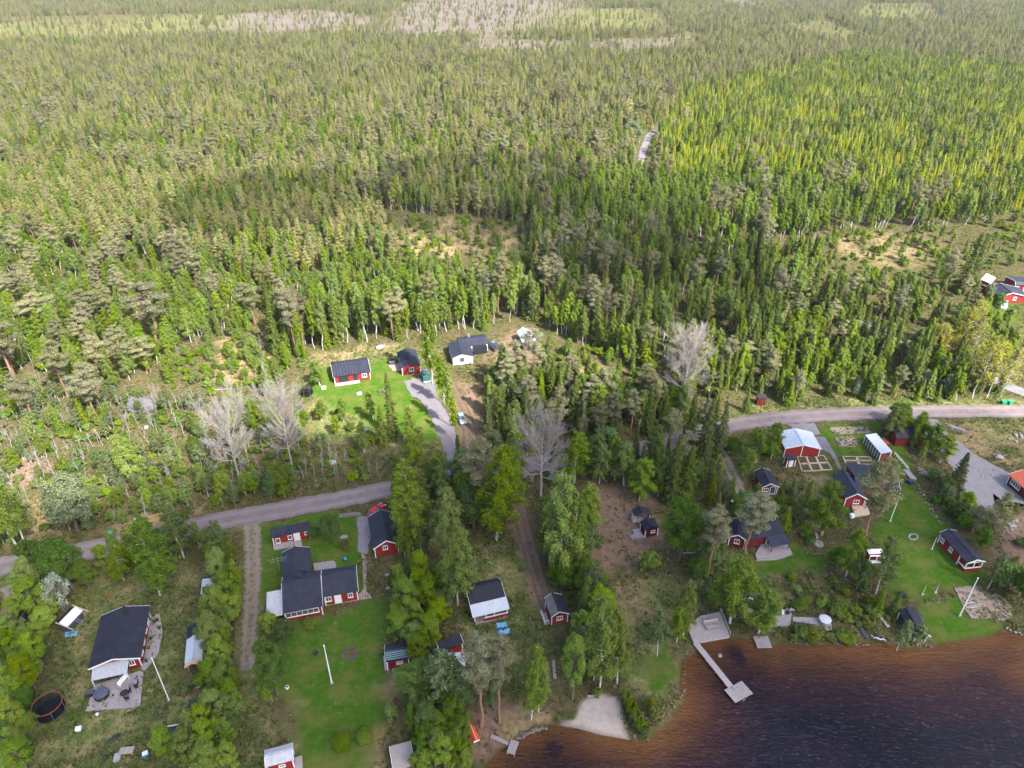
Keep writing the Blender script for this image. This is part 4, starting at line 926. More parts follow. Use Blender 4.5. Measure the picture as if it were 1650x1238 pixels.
# bottom edge buildings
h = house('hut', 'red hut with a corrugated grey-white roof cut by the bottom edge', 'hut', (450, 1238), 'the corrugated hut')
c, a, L, pr = gable_px((426, 1218.5), (471, 1206.5), 3.0, (474, 1224), 2.3, (471, 1197), 2.5); s = Sec(h, c, a, L, pr, PLASTIC(), RED(), .2); s.window('n', .2, 1.1, .9, .5, 1); s.door('n', -1, RED(), .8, 1.6, False)
MB().box((s.hx + .6, -.8, .2), (1.1, 2.2, .4)).build('side_deck', GREYWOOD(), h, s.loc, s.ang)
h = house('shed', 'shed with a flat pinkish-grey felt roof edged in white at the bottom edge', 'shed', (645, 1235), 'the flat-roofed shed')
c, a, L, pr = mono_px((627.3, 1203), (661.2, 1193.8), 2.6, (671, 1232), 2.3); s = Sec(h, c, a, L, pr, pm('pinkish_roof_felt', (.30, .25, .24), (.25, .21, .2), 2, .9), RED(), .15, corner=False); s.door('s', 0)
# left lot sheds
h = house('shed', 'long shed roofed half in dark felt and half in pale blue sheet along the hedge', 'shed', (311, 1045), 'the half dark half pale shed')
c, a, L, pr = gable_px((313.5, 1004.5), (309, 1062), 2.9, (298, 1064), 2.3, (326, 1061))
Lh = L * .36; ca, sa = math.cos(a), math.sin(a)
s = Sec(h, (c[0] - ca * (L - Lh) / 2, c[1] - sa * (L - Lh) / 2), a, Lh, pr, BLACKROOF(), GREYWOODX(), .2, trim=False, corner=False)
s = Sec(h, (c[0] + ca * Lh / 2, c[1] + sa * Lh / 2), a, L - Lh - .02, [(y, z + .05) for y, z in pr], LIGHTROOF(), GREYWOODX(), .2, trim=False, corner=False, walls=False)
for x in (s.hx, 0):
    for y in (s.y0, s.y1): MB().box((x, y, 1.1), (.1, .1, 2.2)).build('post', NEWWOOD(), h, s.loc, a)
MB().extr([(pr[0][0], 2.2), (0, 2.85), (pr[2][0], 2.2), (pr[2][0], 2.1), (0, 2.75), (pr[0][0], 2.1)], s.L / 2 + .01, s.L / 2 + .9).build('eave_boards', NEWWOOD(), h, s.loc, a)
h = house('shed', 'small shed with a plain pale grey roof at the top of the hedge row', 'shed', (331, 955))
c, a, L, pr = mono_px((326, 933), (323, 958), 2.5, (340, 958), 2.2); s = Sec(h, c, a, L, pr, LIGHTROOF(), GREYWOODX(), .15, trim=False, corner=False); s.door('e', 0, GREYWOOD(), .8, 1.6, False)
h = house('shed', 'low shed with a blue-black roof and pale edge half buried under trees near the bottom', 'shed', (292, 1188), 'the half buried dark shed')
c, a, L, pr = mono_px((268, 1172), (318, 1162), 2.3, (322, 1190), 2.0); s = Sec(h, c, a, L, pr, METALROOF(), GREYWOOD(), .15, ends=(0, 0), corner=False); MB().box((0, .03, 2.35), (L, .12, .14)).build('pale_edge', WHITE(), h, s.loc, s.ang); s.door('n', 0, GREYWOOD(), .8, 1.5, False)
h = house('shed', 'narrow dark shed almost hidden in the hedge at the left edge', 'shed', (35, 995))
c, a, L, pr = mono_px((24, 1010), (44, 968), 2.2, (46, 975), 2.0); s = Sec(h, c, a, L, pr, BLACKROOF(), BLACK(), .1, trim=False, corner=False); s.door('e', 0, GREYWOOD(), .7, 1.4, False)
# small red playhouse with white slats
h = house('playhouse', 'little red playhouse with a white slatted roof on the lawn under a birch', 'playhouse', (1411, 905), 'the red playhouse')
c, a, L, pr = mono_px((1397, 885), (1422, 884.5), 2.3, (1428, 896), 2.0)
s = Sec(h, c, a, L, pr, WHITE(), RED(), .12, trim=False, walls=False)
MB().box((-s.hx + .1, (s.y0 + s.y1) / 2, 1.0), (.1, s.y1 - s.y0, 2.0)).box((0, s.y1 - .05, 1.0), (2 * s.hx, .1, 2.0)).build('wall', RED(), h, s.loc, a); MB().box((0, s.y0 + .05, .35), (2 * s.hx, .1, .7)).build('front_rail', WHITE(), h, s.loc, a)
for x in (-s.hx, 0, s.hx): MB().box((x, s.y0, 1.0), (.1, .1, 1.95)).build('post', WHITE(), h, s.loc, a)
f = MB()
for k in range(4): f.extr([(pr[0][0] + .25 + .42 * k, 2.07 + .04 * k), (pr[0][0] + .5 + .42 * k, 2.10 + .04 * k), (pr[0][0] + .5 + .42 * k, 2.06 + .04 * k), (pr[0][0] + .25 + .42 * k, 2.03 + .04 * k)], -L / 2, L / 2)
f.build('roof_slat', RED(), s.roof)
# partly hidden roofs
h = house('shed', 'dark shed roof peeping out between spruces above the gravel track', 'shed', (1126, 750))
c, a, L, pr = mono_px((1121, 738), (1128, 755), 2.6, (1133, 752), 2.3); s = Sec(h, c, a, L, pr, BLACKROOF(), DKRED(), .1, trim=False, corner=False); s.door('e', 0, DKRED(), .7, 1.5, False)
h = house('barn', 'large dark barn roof almost hidden behind the trees by the gravel yard', 'barn', (1468, 702), 'the hidden barn')
c, a, L, pr = gable_px((1440, 690), (1488, 689), 3.8, (1492, 705), 2.5, (1486, 680)); s = Sec(h, c, a, L, pr, BLACKROOF(), DKRED(), .2, trim=False, corner=False); s.door('n', 0, DKRED(), 1.6, 2, False)
h = house('lean_to', 'small silvery lean-to under the weeping birch near the big deck', 'lean-to', (1204, 985))
c, a, L, pr = mono_px((1195, 964), (1213, 963), 2.4, (1213, 976), 2.1); s = Sec(h, c, a, L, pr, pm('silver_sheet', (.55, .60, .62), (.42, .46, .48), 2, .4), GREYWOOD(), .08, trim=False, corner=False); s.door('n', 0, GREYWOOD(), .8, 1.5, False)
# ------------------------------------------------------------------ decks, jetties, yard things
GW, GX_ = GREYWOOD(), GREYWOODX()
def boards(parent, pts, top, ang, mat, w=.3, name='boards'): pass
deck_px('deck', 'large pinkish-grey timber deck at two levels behind the large house', [(152, 1104), (225, 1081), (231, 1083), (226, 1136), (214, 1139), (138, 1146), (142, 1134)], .3, GW, lm='the hot tub deck', ang=R(14))
deck_px('side_deck', 'narrow side deck with flower pots along the right wall of the large house', [(243, 991), (257, 989), (262, 1018), (255, 1053), (233, 1081), (228, 1079), (236, 1040)], .25, GW, ang=R(-74))
deck_px('deck', 'small curved grey deck in the corner of the L-shaped house', [(505, 908), (537, 903.5), (541, 907), (541, 915), (506, 919.5)], .25, GX_)
dk = deck_px('shore_deck', 'big weathered timber deck on the shore with a bench and a side rail', [(1106, 1008), (1130, 992), (1160, 986), (1176, 1025), (1118, 1036)], .5, GW, lm='the big shore deck', ang=R(12))
def local(o, px, py, z):
    x, y, _ = P(px, py, z); a = o.rotation_euler[2]; dx, dy = x - o.location.x, y - o.location.y
    return (dx * math.cos(a) + dy * math.sin(a), -dx * math.sin(a) + dy * math.cos(a), z)
f = MB(); p0, p1 = local(dk, 1160, 986, .5), local(dk, 1176, 1024, .5)
for t in np.linspace(0, 1, 5): f.box((p0[0] + (p1[0] - p0[0]) * t, p0[1] + (p1[1] - p0[1]) * t, .95), (.09, .09, .9))
f.tube([(p0[0], p0[1], 1.4), (p1[0], p1[1], 1.4)], .06, 4); f.tube([(p0[0], p0[1], 1.0), (p1[0], p1[1], 1.0)], .05, 4); f.build('railing', GW, dk)
def bench(name, label, px, py, l, rz, z=0, mat=None, back=True, group=None):
    t = thing(name, label, 'bench', (*P(px, py, z)[:2], z), rz, group)
    MB().box((0, 0, .45), (l, .42, .06)).build('seat', mat or GW, t)
    if back: MB().box((0, .22, .75), (l, .05, .4), rx=R(-12)).build('backrest', mat or GW, t)
    for x in (-l / 2 + .2, l / 2 - .2): MB().box((x, 0, .21), (.08, .4, .42)).build('leg', mat or GW, t)
    return t
bench('bench', 'long grey bench standing on the big shore deck', 1145, 1006, 2.6, R(12), .5)
t = thing('table', 'low grey plank table in front of the bench on the big shore deck', 'table', (*P(1146, 1013, .5)[:2], .5), R(12))
MB().box((0, 0, .55), (2.0, .6, .06)).build('table_top', GW, t)
for x in (-.8, .8): MB().box((x, 0, .26), (.08, .5, .52)).build('leg', GW, t)
# jetty and its raft
a_, b_ = P(1121, 1036, .35), P(1178, 1107, .35); ang, L = frame2(a_, b_)
t = thing('jetty', 'long thin grey footbridge leading out to the square bathing raft', 'jetty', ((a_[0] + b_[0]) / 2, (a_[1] + b_[1]) / 2, 0), ang, None, 'the long jetty')
f = MB(); n = int(L / .34)
for k in range(n): f.box((-L / 2 + (k + .5) * L / n, 0, .33), (L / n * .88, 1.0, .05))
f.build('planking', pm('pale_weathered_plank', (.40, .36, .36), (.30, .26, .26), 2.5, .85), t)
for y in (-.4, .4): MB().box((0, y, .24), (L, .1, .12)).build('beam', GW, t)
for k in range(4):
    for y in (-.42, .42): MB().tube([(-L / 2 + 1 + k * (L - 2) / 3, y, -2.2), (-L / 2 + 1 + k * (L - 2) / 3, y, .25)], .06).build('pile', GW, t)
def raft(name, label, pts, top, mat, nb=14, gap=.05, lm=None, th=.28):
    w = [P(*p, top) for p in pts]; cx = sum(p[0] for p in w) / 4; cy = sum(p[1] for p in w) / 4; a, l1 = frame2(w[0], w[1]); l2 = math.hypot(w[2][0] - w[1][0], w[2][1] - w[1][1])
    t = thing(name, label, 'raft', (cx, cy, 0), a, None, lm); f = MB()
    for k in range(nb): f.box((0, -l2 / 2 + (k + .5) * l2 / nb, top - .03), (l1, l2 / nb - gap, .06))
    f.build('planking', mat, t)
    for x in (-l1 / 2 + .3, l1 / 2 - .3): MB().box((x, 0, top - .06 - th / 2), (.3, l2 - .1, th)).build('float', BLACK(), t)
    return t, l1, l2
t, l1, l2 = raft('bathing_raft', 'square grey plank raft with a ladder at the end of the long jetty', [(1167, 1112), (1185, 1133), (1213, 1117), (1196, 1097)], .4, GX_, 9, lm='the square raft')
f = MB()
for y in (-.25, .25): f.tube([(l1 / 2 + .05, y, -.8), (l1 / 2 + .05, y, 1.0), (l1 / 2 - .3, y, 1.0), (l1 / 2 - .3, y, .4)], .025, 5)
for z in (-.5, -.2, .1): f.tube([(l1 / 2 + .05, -.25, z), (l1 / 2 + .05, .25, z)], .025, 5)
f.build('ladder', METAL(), t); MB().box((-l1 / 2 + .4, .2, .62), (.3, 1.4, .06)).box((-l1 / 2 + .4, -.4, .5), (.25, .08, .2)).box((-l1 / 2 + .4, .8, .5), (.25, .08, .2)).build('bench', GW, t)
raft('floating_dock', 'small two-panel floating dock moored against the north shore', [(1214, 1026), (1221, 1045), (1245, 1044), (1236, 1024)], .15, GX_, 8, .04, 'the small floating dock')
t = thing('jetty', 'short bent T-shaped jetty of two grey platforms on the near shore', 'jetty', (*P(812, 1198)[:2], 0), 0, None, 'the short T-shaped jetty')
o0 = t.location
for pts, nm in (([(790, 1188.5), (818, 1201), (821, 1195.5), (792, 1183)], 'walkway'), ([(823, 1192), (836, 1196), (829, 1217), (817, 1213)], 'platform')):
    w = [P(*p, .3) for p in pts]; a, l1 = frame2(w[0], w[1]); l2 = math.hypot(w[2][0] - w[1][0], w[2][1] - w[1][1]); cx = sum(p[0] for p in w) / 4; cy = sum(p[1] for p in w) / 4; f = MB()
    k = max(4, int(l1 / .3))
    for i in range(k): f.box((-l1 / 2 + (i + .5) * l1 / k, 0, .27 + (.05 if nm == 'platform' else 0)), (l1 / k - .04, l2, .06))
    o = f.build(nm, GW, t, (cx - o0.x, cy - o0.y, 0), a)
    g_ = MB()
    for sx in (-1, 1):
        for sy in (-1, 1): g_.tube([(sx * (l1 / 2 - .1), sy * (l2 / 2 - .1), -1), (sx * (l1 / 2 - .1), sy * (l2 / 2 - .1), .22)], .06)
    g_.build('piles', GW, o)
deck_px('deck', 'weathered square deck with a barbecue corner above the north shore', [(1237, 987), (1242, 1008.5), (1273, 1008), (1276, 988)], .3, GX_, lm='the barbecue deck')
t = deck_px('deck', 'deck strip carrying the round hot tub above the north shore', [(1277, 994), (1338, 996), (1341, 1015), (1320, 1016), (1312, 1006), (1278, 1001)], .28, GX_, lm='the hot tub by the lake')
def hottub(label, px, py, r, h, side, lid, z=0, n=24, lm=None):
    t = thing('hot_tub', label, 'hot tub', (*P(px, py, z)[:2], z), 0, None, lm)
    MB().lathe([(r, 0), (r * 1.02, h * .5), (r, h)], n).build('tub', side, t)
    MB().lathe([(r * 1.04, h), (r * 1.04, h + .07), (r * .7, h + .16), (0, h + .2)], n).build('cover', lid, t); return t
hottub('round hot tub with a pale grey lid on the deck above the north shore', 1328, 1003, .98, .8, GW, col('pale_lid', (.55, .55, .57)), .28)
hottub('octagonal hot tub with a dark blue-grey cover on the deck of the large house', 165, 1122, 1.1, .8, BLACK(), col('slate_cover', (.085, .10, .14)), .3, 8)
t = thing('table', 'white table beside the barbecue on the square shore deck', 'table', (*P(1257, 991, .3)[:2], .3), R(-8)); MB().box((0, 0, .72), (1.0, 1.0, .06)).build('table_top', WHITE(), t)
for x in (-.4, .4):
    for y in (-.4, .4): MB().box((x, y, .35), (.06, .06, .7)).build('leg', WHITE(), t)
t = thing('barbecue', 'stone-built barbecue with a black grill at the corner of the square shore deck', 'barbecue', (*P(1269, 989, .3)[:2], 0), R(10))
f = MB()
for k in range(9): f.rock((-.9 + .26 * k, .45 + .12 * math.sin(k * 2), .55), .32, k, sz=1.0)
f.build('stone_surround', STONE(), t); MB().lathe([(.1, .3), (.38, .6), (.4, .85), (.2, 1.05), (0, 1.1)], 12).build('grill', BLACK(), t)
# trampolines
def trampoline(label, px, py, r, h, rim, net, lm):
    t = thing('trampoline', label, 'trampoline', P(px, py), 0, None, lm)
    MB().lathe([(r * .92, .78), (r * .92, .81), (0, .80)], 32).build('jumping_mat', BLACK(), t)
    MB().lathe([(r * .9, .80), (r * .9, .86), (r * 1.04, .86), (r * 1.04, .80)], 32).build('edge_pad', BLACK(), t)
    m = NET; MB().lathe([(r, .86), (r, h)], 32).build('safety_net', m, t)
    f = MB(); pts = [(r * math.cos(2 * math.pi * k / 32), r * math.sin(2 * math.pi * k / 32), h) for k in range(33)]; f.tube(pts, .045, 6, False); f.build('top_ring', rim, t)
    for k in range(6):
        a = k * math.pi / 3 + .2; MB().tube([(r * 1.02 * math.cos(a), r * 1.02 * math.sin(a), .0), (r * 1.02 * math.cos(a), r * 1.02 * math.sin(a), h)], .03, 5).build('pole', METAL(), t)
NET, nt, nd, lk = nodes('fine_black_net'); out = N(nt, 'ShaderNodeOutputMaterial'); mx = N(nt, 'ShaderNodeMixShader', Fac=.45); lk.new(N(nt, 'ShaderNodeBsdfTransparent').outputs[0], mx.inputs[1]); b = N(nt, 'ShaderNodeBsdfDiffuse'); b.inputs[0].default_value = (.015, .015, .02, 1); lk.new(b.outputs[0], mx.inputs[2]); lk.new(mx.outputs[0], out.inputs[0])
trampoline('big black trampoline with an orange-red top ring and safety net', 84, 1150, 2.05, 2.4, col('orange_ring', (.40, .09, .06)), 1, 'the big trampoline')
trampoline('small dark trampoline with a net beside the upper lawn', 496, 637, 1.5, 2.2, BLACK(), 1, 'the small trampoline')
# flagpoles
def pole(label, px, py, top, r=.07, lm=None, cat='flagpole', name='flagpole', knob=True, group=None):
    h = hgt(px, py, top); t = thing(name, label, cat, P(px, py), 0, group, lm)
    MB().tube([(0, 0, 0), (0, 0, h * .5), (0, 0, h)], [r * 1.25, r, r * .6], 8).build('pole', WHITE(), t)
    if knob: MB().lathe([(0, h - .05), (r * 1.5, h + .05), (0, h + .18)], 8).build('knob', WHITE(), t)
    MB().box((0, 0, .15), (.5, .3, .3)).build('footing', STONE(), t)
pole('tall white flagpole in the middle of the large green lawn', 535, 1102, 1041, .10, 'the lawn flagpole'); pole('thin white flagpole on the worn grass right of the large house', 273, 1130, 1061, .08, 'the flagpole by the large house')
pole('white flagpole at the edge of the shore garden plot', 1546, 993, 932, .09, 'the shore flagpole'); pole('slim white flagpole in front of the house under the tall pine', 1434, 841, 796, .07, None)
pole('thin white post at the left corner of the long cabin', 1501, 886, 866, .05, None, 'post', 'post', False)
for i, (x, y, tt, lab) in enumerate(((1486, 959, 944, 'left of two short clothes poles on the shore lawn'), (1507, 956, 943, 'right of two short clothes poles on the shore lawn'))): pole(lab, x, y, tt, .035, None, 'clothes pole', 'clothes_pole', False, 'clothes poles')
pole('slender white lamp post between the aspens by the forest road', 1590, 641, 618, .06, None, 'lamp post', 'lamp_post')
# boats
def boat(name, label, p1, p2, w, m, inside=None, up=True, lm=None, d=.55):
    a_, b_ = P(*p1, .2), P(*p2, .2); ang, L = frame2(a_, b_); t = thing(name, label, 'boat', ((a_[0] + b_[0]) / 2, (a_[1] + b_[1]) / 2, 0), ang, None, lm)
    V = []; Fc = []; ns, nc = 13, 9
    for i in range(ns):
        s = i / (ns - 1); x = -L / 2 + L * s; ww = w / 2 * (1 - max(0, (s - .45) / .55) ** 2.2) * (.82 + .18 * min(1, s * 3)); ww = max(ww, .02); sheer = .12 * s * s
        for k in range(nc):
            q = -1 + 2 * k / (nc - 1); z = (1 - abs(q) ** 2.4) * d
            V.append((x, q * ww, (z if up else d + .05 - z) * (1 if up else 1) + (sheer if not up else 0) + .02))
    for i in range(ns - 1):
        for k in range(nc - 1): Fc.append((i * nc + k, i * nc + k + 1, (i + 1) * nc + k + 1, (i + 1) * nc + k))
    Fc.append(tuple(range(nc)))
    MB().add(V, Fc).build('hull', m, t, smooth=False)
    if up:
        MB().tube([(-L / 2, 0, d + .03), (0, 0, d + .06), (L * .42, 0, d * .9)], .035, 5).build('keel', inside or m, t)
        MB().box((-L / 2 - .03, 0, d * .35), (.05, w * .7, d * .6)).build('transom', inside or BLACK(), t)
    else:
        for x in (-L * .3, 0, L * .22): MB().box((x, 0, d * .72), (.28, w * .78, .05)).build('thwart', inside or GW, t)
    return t
boat('rowing_boat', 'upturned orange rowing boat lying by the pine on the near shore', (768, 1194), (755, 1163), 1.35, ORANGE(), WHITE(), True, 'the orange rowing boat')
boat('rowing_boat', 'orange-red boat stored on land beside the shed with green doors', (1431, 717), (1422, 706), 1.5, ORANGE(), None, True)
boat('rowing_boat', 'slate grey boat turned over on the bank left of the boathouse', (1398, 1028), (1384, 1008), .9, col('slate_hull', (.075, .075, .10)), None, True, None, .35)
boat('kayak', 'dark blue-black kayak lying on the grass below the large house', (174, 1196), (190, 1186), .75, BLACK(), None, True, None, .35)
# vehicles
def car(name, label, px, py, ang, paint, group=None, lm=None, van=False):
    t = thing(name, label, 'lorry' if van else 'car', P(px, py), ang, group, lm)
    L, W, H = 4.4, 1.78, 1.45
    sec = [(-2.2, .35, .75), (-2.15, .3, .95), (-1.5, .28, 1.0), (.7, .28, 1.0), (1.9, .3, .85), (2.2, .4, .65)]
    V = []; ring = [(-.92, 0), (-1, .25), (-1, .75), (-.86, 1), (.86, 1), (1, .75), (1, .25), (.92, 0)]
    for x, z0, z1 in sec:
        k = .90 if abs(x) > 2 else 1
        for y, z in ring: V.append((x, y * W / 2 * k, z0 + (z1 - z0) * z))
    n = 8; Fc = [(i * n + k, i * n + (k + 1) % n, (i + 1) * n + (k + 1) % n, (i + 1) * n + k) for i in range(len(sec) - 1) for k in range(n)] + [tuple(range(n))[::-1], tuple(range((len(sec) - 1) * n, len(sec) * n))]
    MB().add(V, Fc).build('body', paint, t, smooth=False)
    g = [(-1.95, 1.0, .8), (-1.45, 1.40, .62), (.05, 1.45, .62), (.95, 1.0, .8)]
    V = []
    for x, z, w in g: V += [(x, -w, z), (x, w, z)]
    V2 = V + [(-1.95, -.8, .9), (-1.95, .8, .9), (.95, -.8, .9), (.95, .8, .9)]
    MB().add(V2, [(0, 1, 3, 2), (4, 5, 7, 6), (0, 2, 4, 6), (1, 7, 5, 3), (0, 6, 10, 8), (1, 9, 11, 7), (0, 8, 9, 1), (6, 7, 11, 10)]).build('windows', GLASS(), t)
    MB().box((-.7, 0, 1.445), (1.5, 1.26, .05)).build('roof', paint, t)
    for sx in (-1.35, 1.4):
        for sy in (-.82, .82):
            w = MB().lathe([(.0, -.1), (.33, -.1), (.33, .1), (0, .1)], 14); w.v = [(v[0] + sx, v[2] + sy, v[1] + .33) for v in w.v]; o = w.build('wheel', BLACK(), t)
            w = MB().lathe([(.0, -.11), (.2, -.11), (.2, .11), (0, .11)], 10); w.v = [(v[0] + sx, v[2] + sy, v[1] + .33) for v in w.v]; w.build('rim', METAL(), o)
    for sy in (-.6, .6):
        MB().box((2.12, sy, .7), (.16, .35, .14)).build('headlight', WHITE(), t); MB().box((-2.16, sy, .8), (.1, .35, .14)).build('tail_light', col('tail_red', (.4, .02, .02)), t)
    return t
car('parked_car', 'silver-green estate car parked on the brown earth drive among birches', 744, 678, R(-72), pm('silver_green_paint', (.36, .42, .40), (.30, .36, .34), 1, .28, metal=.4, bump=0), None, 'the silver car')
car('parked_car', 'bright red car parked behind the black-roofed cottage beside the road', 607, 826, R(60), pm('bright_red_paint', (.55, .02, .04), (.48, .02, .03), 1, .3, bump=0))
t = thing('lorry', 'small green lorry with a grey load bed parked by the red shed', 'lorry', P(687, 611), R(-78), None, 'the green lorry')
GP = pm('green_paint', (.02, .17, .115), (.015, .13, .09), 1, .4, bump=0)
MB().box((1.35, 0, 1.2), (1.5, 1.9, 1.2)).box((1.75, 0, .75), (.9, 1.9, .6)).build('cab', GP, t); MB().box((2.13, 0, 1.42), (.06, 1.7, .55)).box((1.4, .96, 1.42), (.8, .04, .45)).box((1.4, -.96, 1.42), (.8, .04, .45)).build('windows', GLASS(), t)
MB().box((-1.1, 0, .85), (3.3, 1.95, .12)).box((-1.1, .95, 1.15), (3.3, .06, .5)).box((-1.1, -.95, 1.15), (3.3, .06, .5)).box((-2.72, 0, 1.15), (.06, 1.9, .5)).box((-1.3, 0, 1.3), (2.2, 1.5, .75)).build('load_bed', METAL(), t)
MB().box((2.25, 0, .5), (.12, 1.9, .25)).build('bumper', WHITE(), t)
for x in (-1.7, 1.4):
    for y in (-.85, .85):
        w = MB().lathe([(0, -.13), (.42, -.13), (.42, .13), (0, .13)], 14); w.v = [(v[0] + x, v[2] + y, v[1] + .42) for v in w.v]; w.build('wheel', BLACK(), t)
t = thing('trailer', 'black tarpaulin-covered trailer with a grey stripe in the cleared yard', 'trailer', P(797, 562), R(-60), None, 'the covered trailer')
MB().extr([(-1.2, .4), (-1.2, 1.3), (-.5, 1.8), (.5, 1.8), (1.2, 1.3), (1.2, .4)][::-1], -2, 2).build('tarpaulin_body', pm('crumpled_black_tarpaulin', (.03, .033, .045), (.07, .07, .09), 1.5, .5, bump=1), t); MB().box((-.9, 0, 1.83), (1.1, 1.0, .08)).build('grey_cover', METAL(), t)
for y in (-1.1, 1.1):
    w = MB().lathe([(0, -.1), (.36, -.1), (.36, .1), (0, .1)], 12); w.v = [(v[0], v[2] + y, v[1] + .36) for v in w.v]; w.build('wheel', BLACK(), t)
MB().tube([(2, 0, .5), (3.2, 0, .45)], .06).build('drawbar', METAL(), t)
# chairs, tables and clutter
def chair(label, px, py, rz, m, z=0, group=None):
    t = thing('garden_chair', label, 'chair', (*P(px, py, z)[:2], z), rz, group)
    MB().box((0, 0, .43), (.52, .52, .08)).build('seat', m, t); MB().box((0, .26, .75), (.52, .07, .6), rx=R(-14)).build('backrest', m, t)
    for x in (-.23, .23):
        for y in (-.23, .23): MB().box((x, y, .2), (.05, .05, .4)).build('leg', m, t)
for i, (x, y, r, lab) in enumerate(((166, 1097, .3, 'black lounge chair under the grey awning, left of its row'), (176, 1095, .2, 'black lounge chair under the grey awning, right of its row'), (206, 1128, 2.2, 'black chair in front of the round dark table on the deck'), (209, 1117, -.6, 'black chair behind the round dark table on the deck'))): chair(lab, x, y, r, BLACK(), .3, 'black chairs on the deck of the large house')
t = thing('table', 'round dark garden table on the lower right of the large house deck', 'table', (*P(202, 1121, .3)[:2], .3)); MB().lathe([(.6, .70), (.62, .74), (0, .75)], 18).build('table_top', BLACK(), t); MB().tube([(0, 0, 0), (0, 0, .7)], .06).build('pedestal', BLACK(), t)
chair('pale cushioned deck chair near the door of the large house', 196, 1087, .5, WHITE(), .3)
bench('lounge_sofa', 'sofa with crumpled white and black covers on the large house deck', 200, 1099, 2.0, R(75), .3, WHITE())
t = thing('storage_box', 'dark storage box at the left corner of the large house deck', 'box', (*P(146, 1120, .3)[:2], .3), R(14)); MB().box((0, 0, .35), (1.2, .8, .7)).build('body', BLACK(), t); MB().box((0, 0, .74), (1.26, .86, .07)).build('lid', col('slate_lid', (.08, .08, .09)), t)
t = thing('grill', 'black garden grill on the right side of the large house deck', 'grill', (*P(221, 1105, .3)[:2], .3), R(-70)); MB().box((0, 0, .75), (1.3, .55, .35)).build('body', BLACK(), t); MB().box((0, 0, 1.0), (.8, .5, .2)).build('lid', METAL(), t)
for x in (-.5, .5): MB().box((x, 0, .29), (.08, .5, .58)).build('leg', BLACK(), t)
t = thing('railing', 'low timber railing between the two levels of the large house deck', 'railing', (*P(200, 1109, .3)[:2], .3), R(14)); MB().box((.9, 0, .85), (2.2, .1, .08)).box((-2.6, 0, .85), (1.3, .1, .08)).build('handrail', GW, t)
for x in (-3.2, -2.0, -.1, .9, 1.9): MB().box((x, 0, .42), (.09, .09, .84)).build('post', GW, t)
for i, (x, y) in enumerate(((248, 993), (254, 1000), (249, 1003), (257, 1013), (243, 1030), (240, 1045), (236, 1066))):
    t = thing('flower_pot', ('dark flower pot with small green plants on the side deck of the large house'), 'pot', (*P(x, y, .25)[:2], .25), 0, 'flower pots on the side deck'); MB().lathe([(.18, 0), (.28, .4), (.24, .4), (0, .36)], 10).build('pot', BLACK(), t); MB().rock((0, 0, .55), .27, i, sz=.7).build('plant', L_L, t)
# little greenhouse with ladders
t = thing('greenhouse', 'small dark lean-to hut with a pale plastic roof panel, planks and ladders around it', 'greenhouse', P(115, 1005), R(256), None, 'the plastic-roofed hut')
MB().extr([(-1.2, 0), (-1.2, 1.5), (0, 2.2), (1.2, 1.6), (1.2, 0)][::-1], -1.7, 1.7).build('body', pm('dark_net_boards', (.07, .07, .085), (.04, .04, .05), 3, .9), t)
MB().extr([(-1.35, 1.46), (0, 2.28), (0, 2.34), (-1.35, 1.52)][::-1], -1.8, 1.8).build('dark_roof', BLACKROOF(), t); MB().extr([(.02, 2.24), (1.4, 1.58), (1.4, 1.65), (.02, 2.31)][::-1], -1.8, 1.8).build('plastic_roof', col('milky_plastic', (.58, .60, .63), .4), t)
for y, z, nm in ((.4, 2.3, 'a'), (-.2, 2.36, 'b')): MB().box((1.9 if nm == 'a' else -1.95, .9, 1.9), (.12, 3.2, .1), rx=R(-14)).build('timber', NEWWOOD(), t)
def ladder(label, p1, p2, z1, z2, m=None):
    a_, b_ = P(*p1, z1), P(*p2, z2); v = Vector(b_) - Vector(a_); s = Vector((-v.y, v.x, 0)).normalized() * .22; f = MB()
    for sg in (-1, 1): f.tube([s * sg, v + s * sg], .03, 4)
    n = int(v.length / .3)
    for k in range(1, n): f.tube([v * (k / n) - s, v * (k / n) + s], .02, 4)
    single('ladder', label, 'ladder', f, m or METAL(), a_)
ladder('grey ladder lying on the grass right of the plastic-roofed hut', (143, 984), (174, 970), .06, .06); ladder('aluminium ladder leaning on the plastic-roofed hut', (141, 1009), (122, 998), .1, 1.6); ladder('short ladder in front of the plastic-roofed hut on the blue tarpaulin', (118, 1026), (115, 1014), .12, .12, WHITE())
def tarp(label, px, py, w, l, rz, m, h=.5, name='tarpaulin', seed=1):
    g = random.Random(seed); nx_, ny_ = 9, 7; V = []; Fc = []
    for j in range(ny_):
        for i in range(nx_):
            e = min(i, nx_ - 1 - i, j, ny_ - 1 - j); V.append(((i / (nx_ - 1) - .5) * w + g.uniform(-.06, .06), (j / (ny_ - 1) - .5) * l + g.uniform(-.06, .06), .03 if e == 0 else h * (.7 + g.uniform(-.15, .3))))
    for j in range(ny_ - 1):
        for i in range(nx_ - 1): k = j * nx_ + i; Fc.append((k, k + 1, k + nx_ + 1, k + nx_))
    return single(name, label, 'tarpaulin', MB().add(V, Fc), m, P(px, py), rz)
tarp('bright blue tarpaulin heap in front of the plastic-roofed hut', 114, 1022, 2.0, 1.2, R(10), TARPB(), .25, seed=2); tarp('blue tarpaulin over a stack below the half-white roof, rear of two', 808, 1008.5, 2.1, 1.0, R(12), TARPB(), .6, seed=3)
tarp('larger blue tarpaulin over a stack below the half-white roof, front of two', 812, 1019, 2.3, 1.0, R(12), TARPB(), .5, seed=4); tarp('dark sheet laid over a pile near the hedge at the lower left', 187, 1188, 1.2, .6, R(40), BLACK(), .3, seed=5)
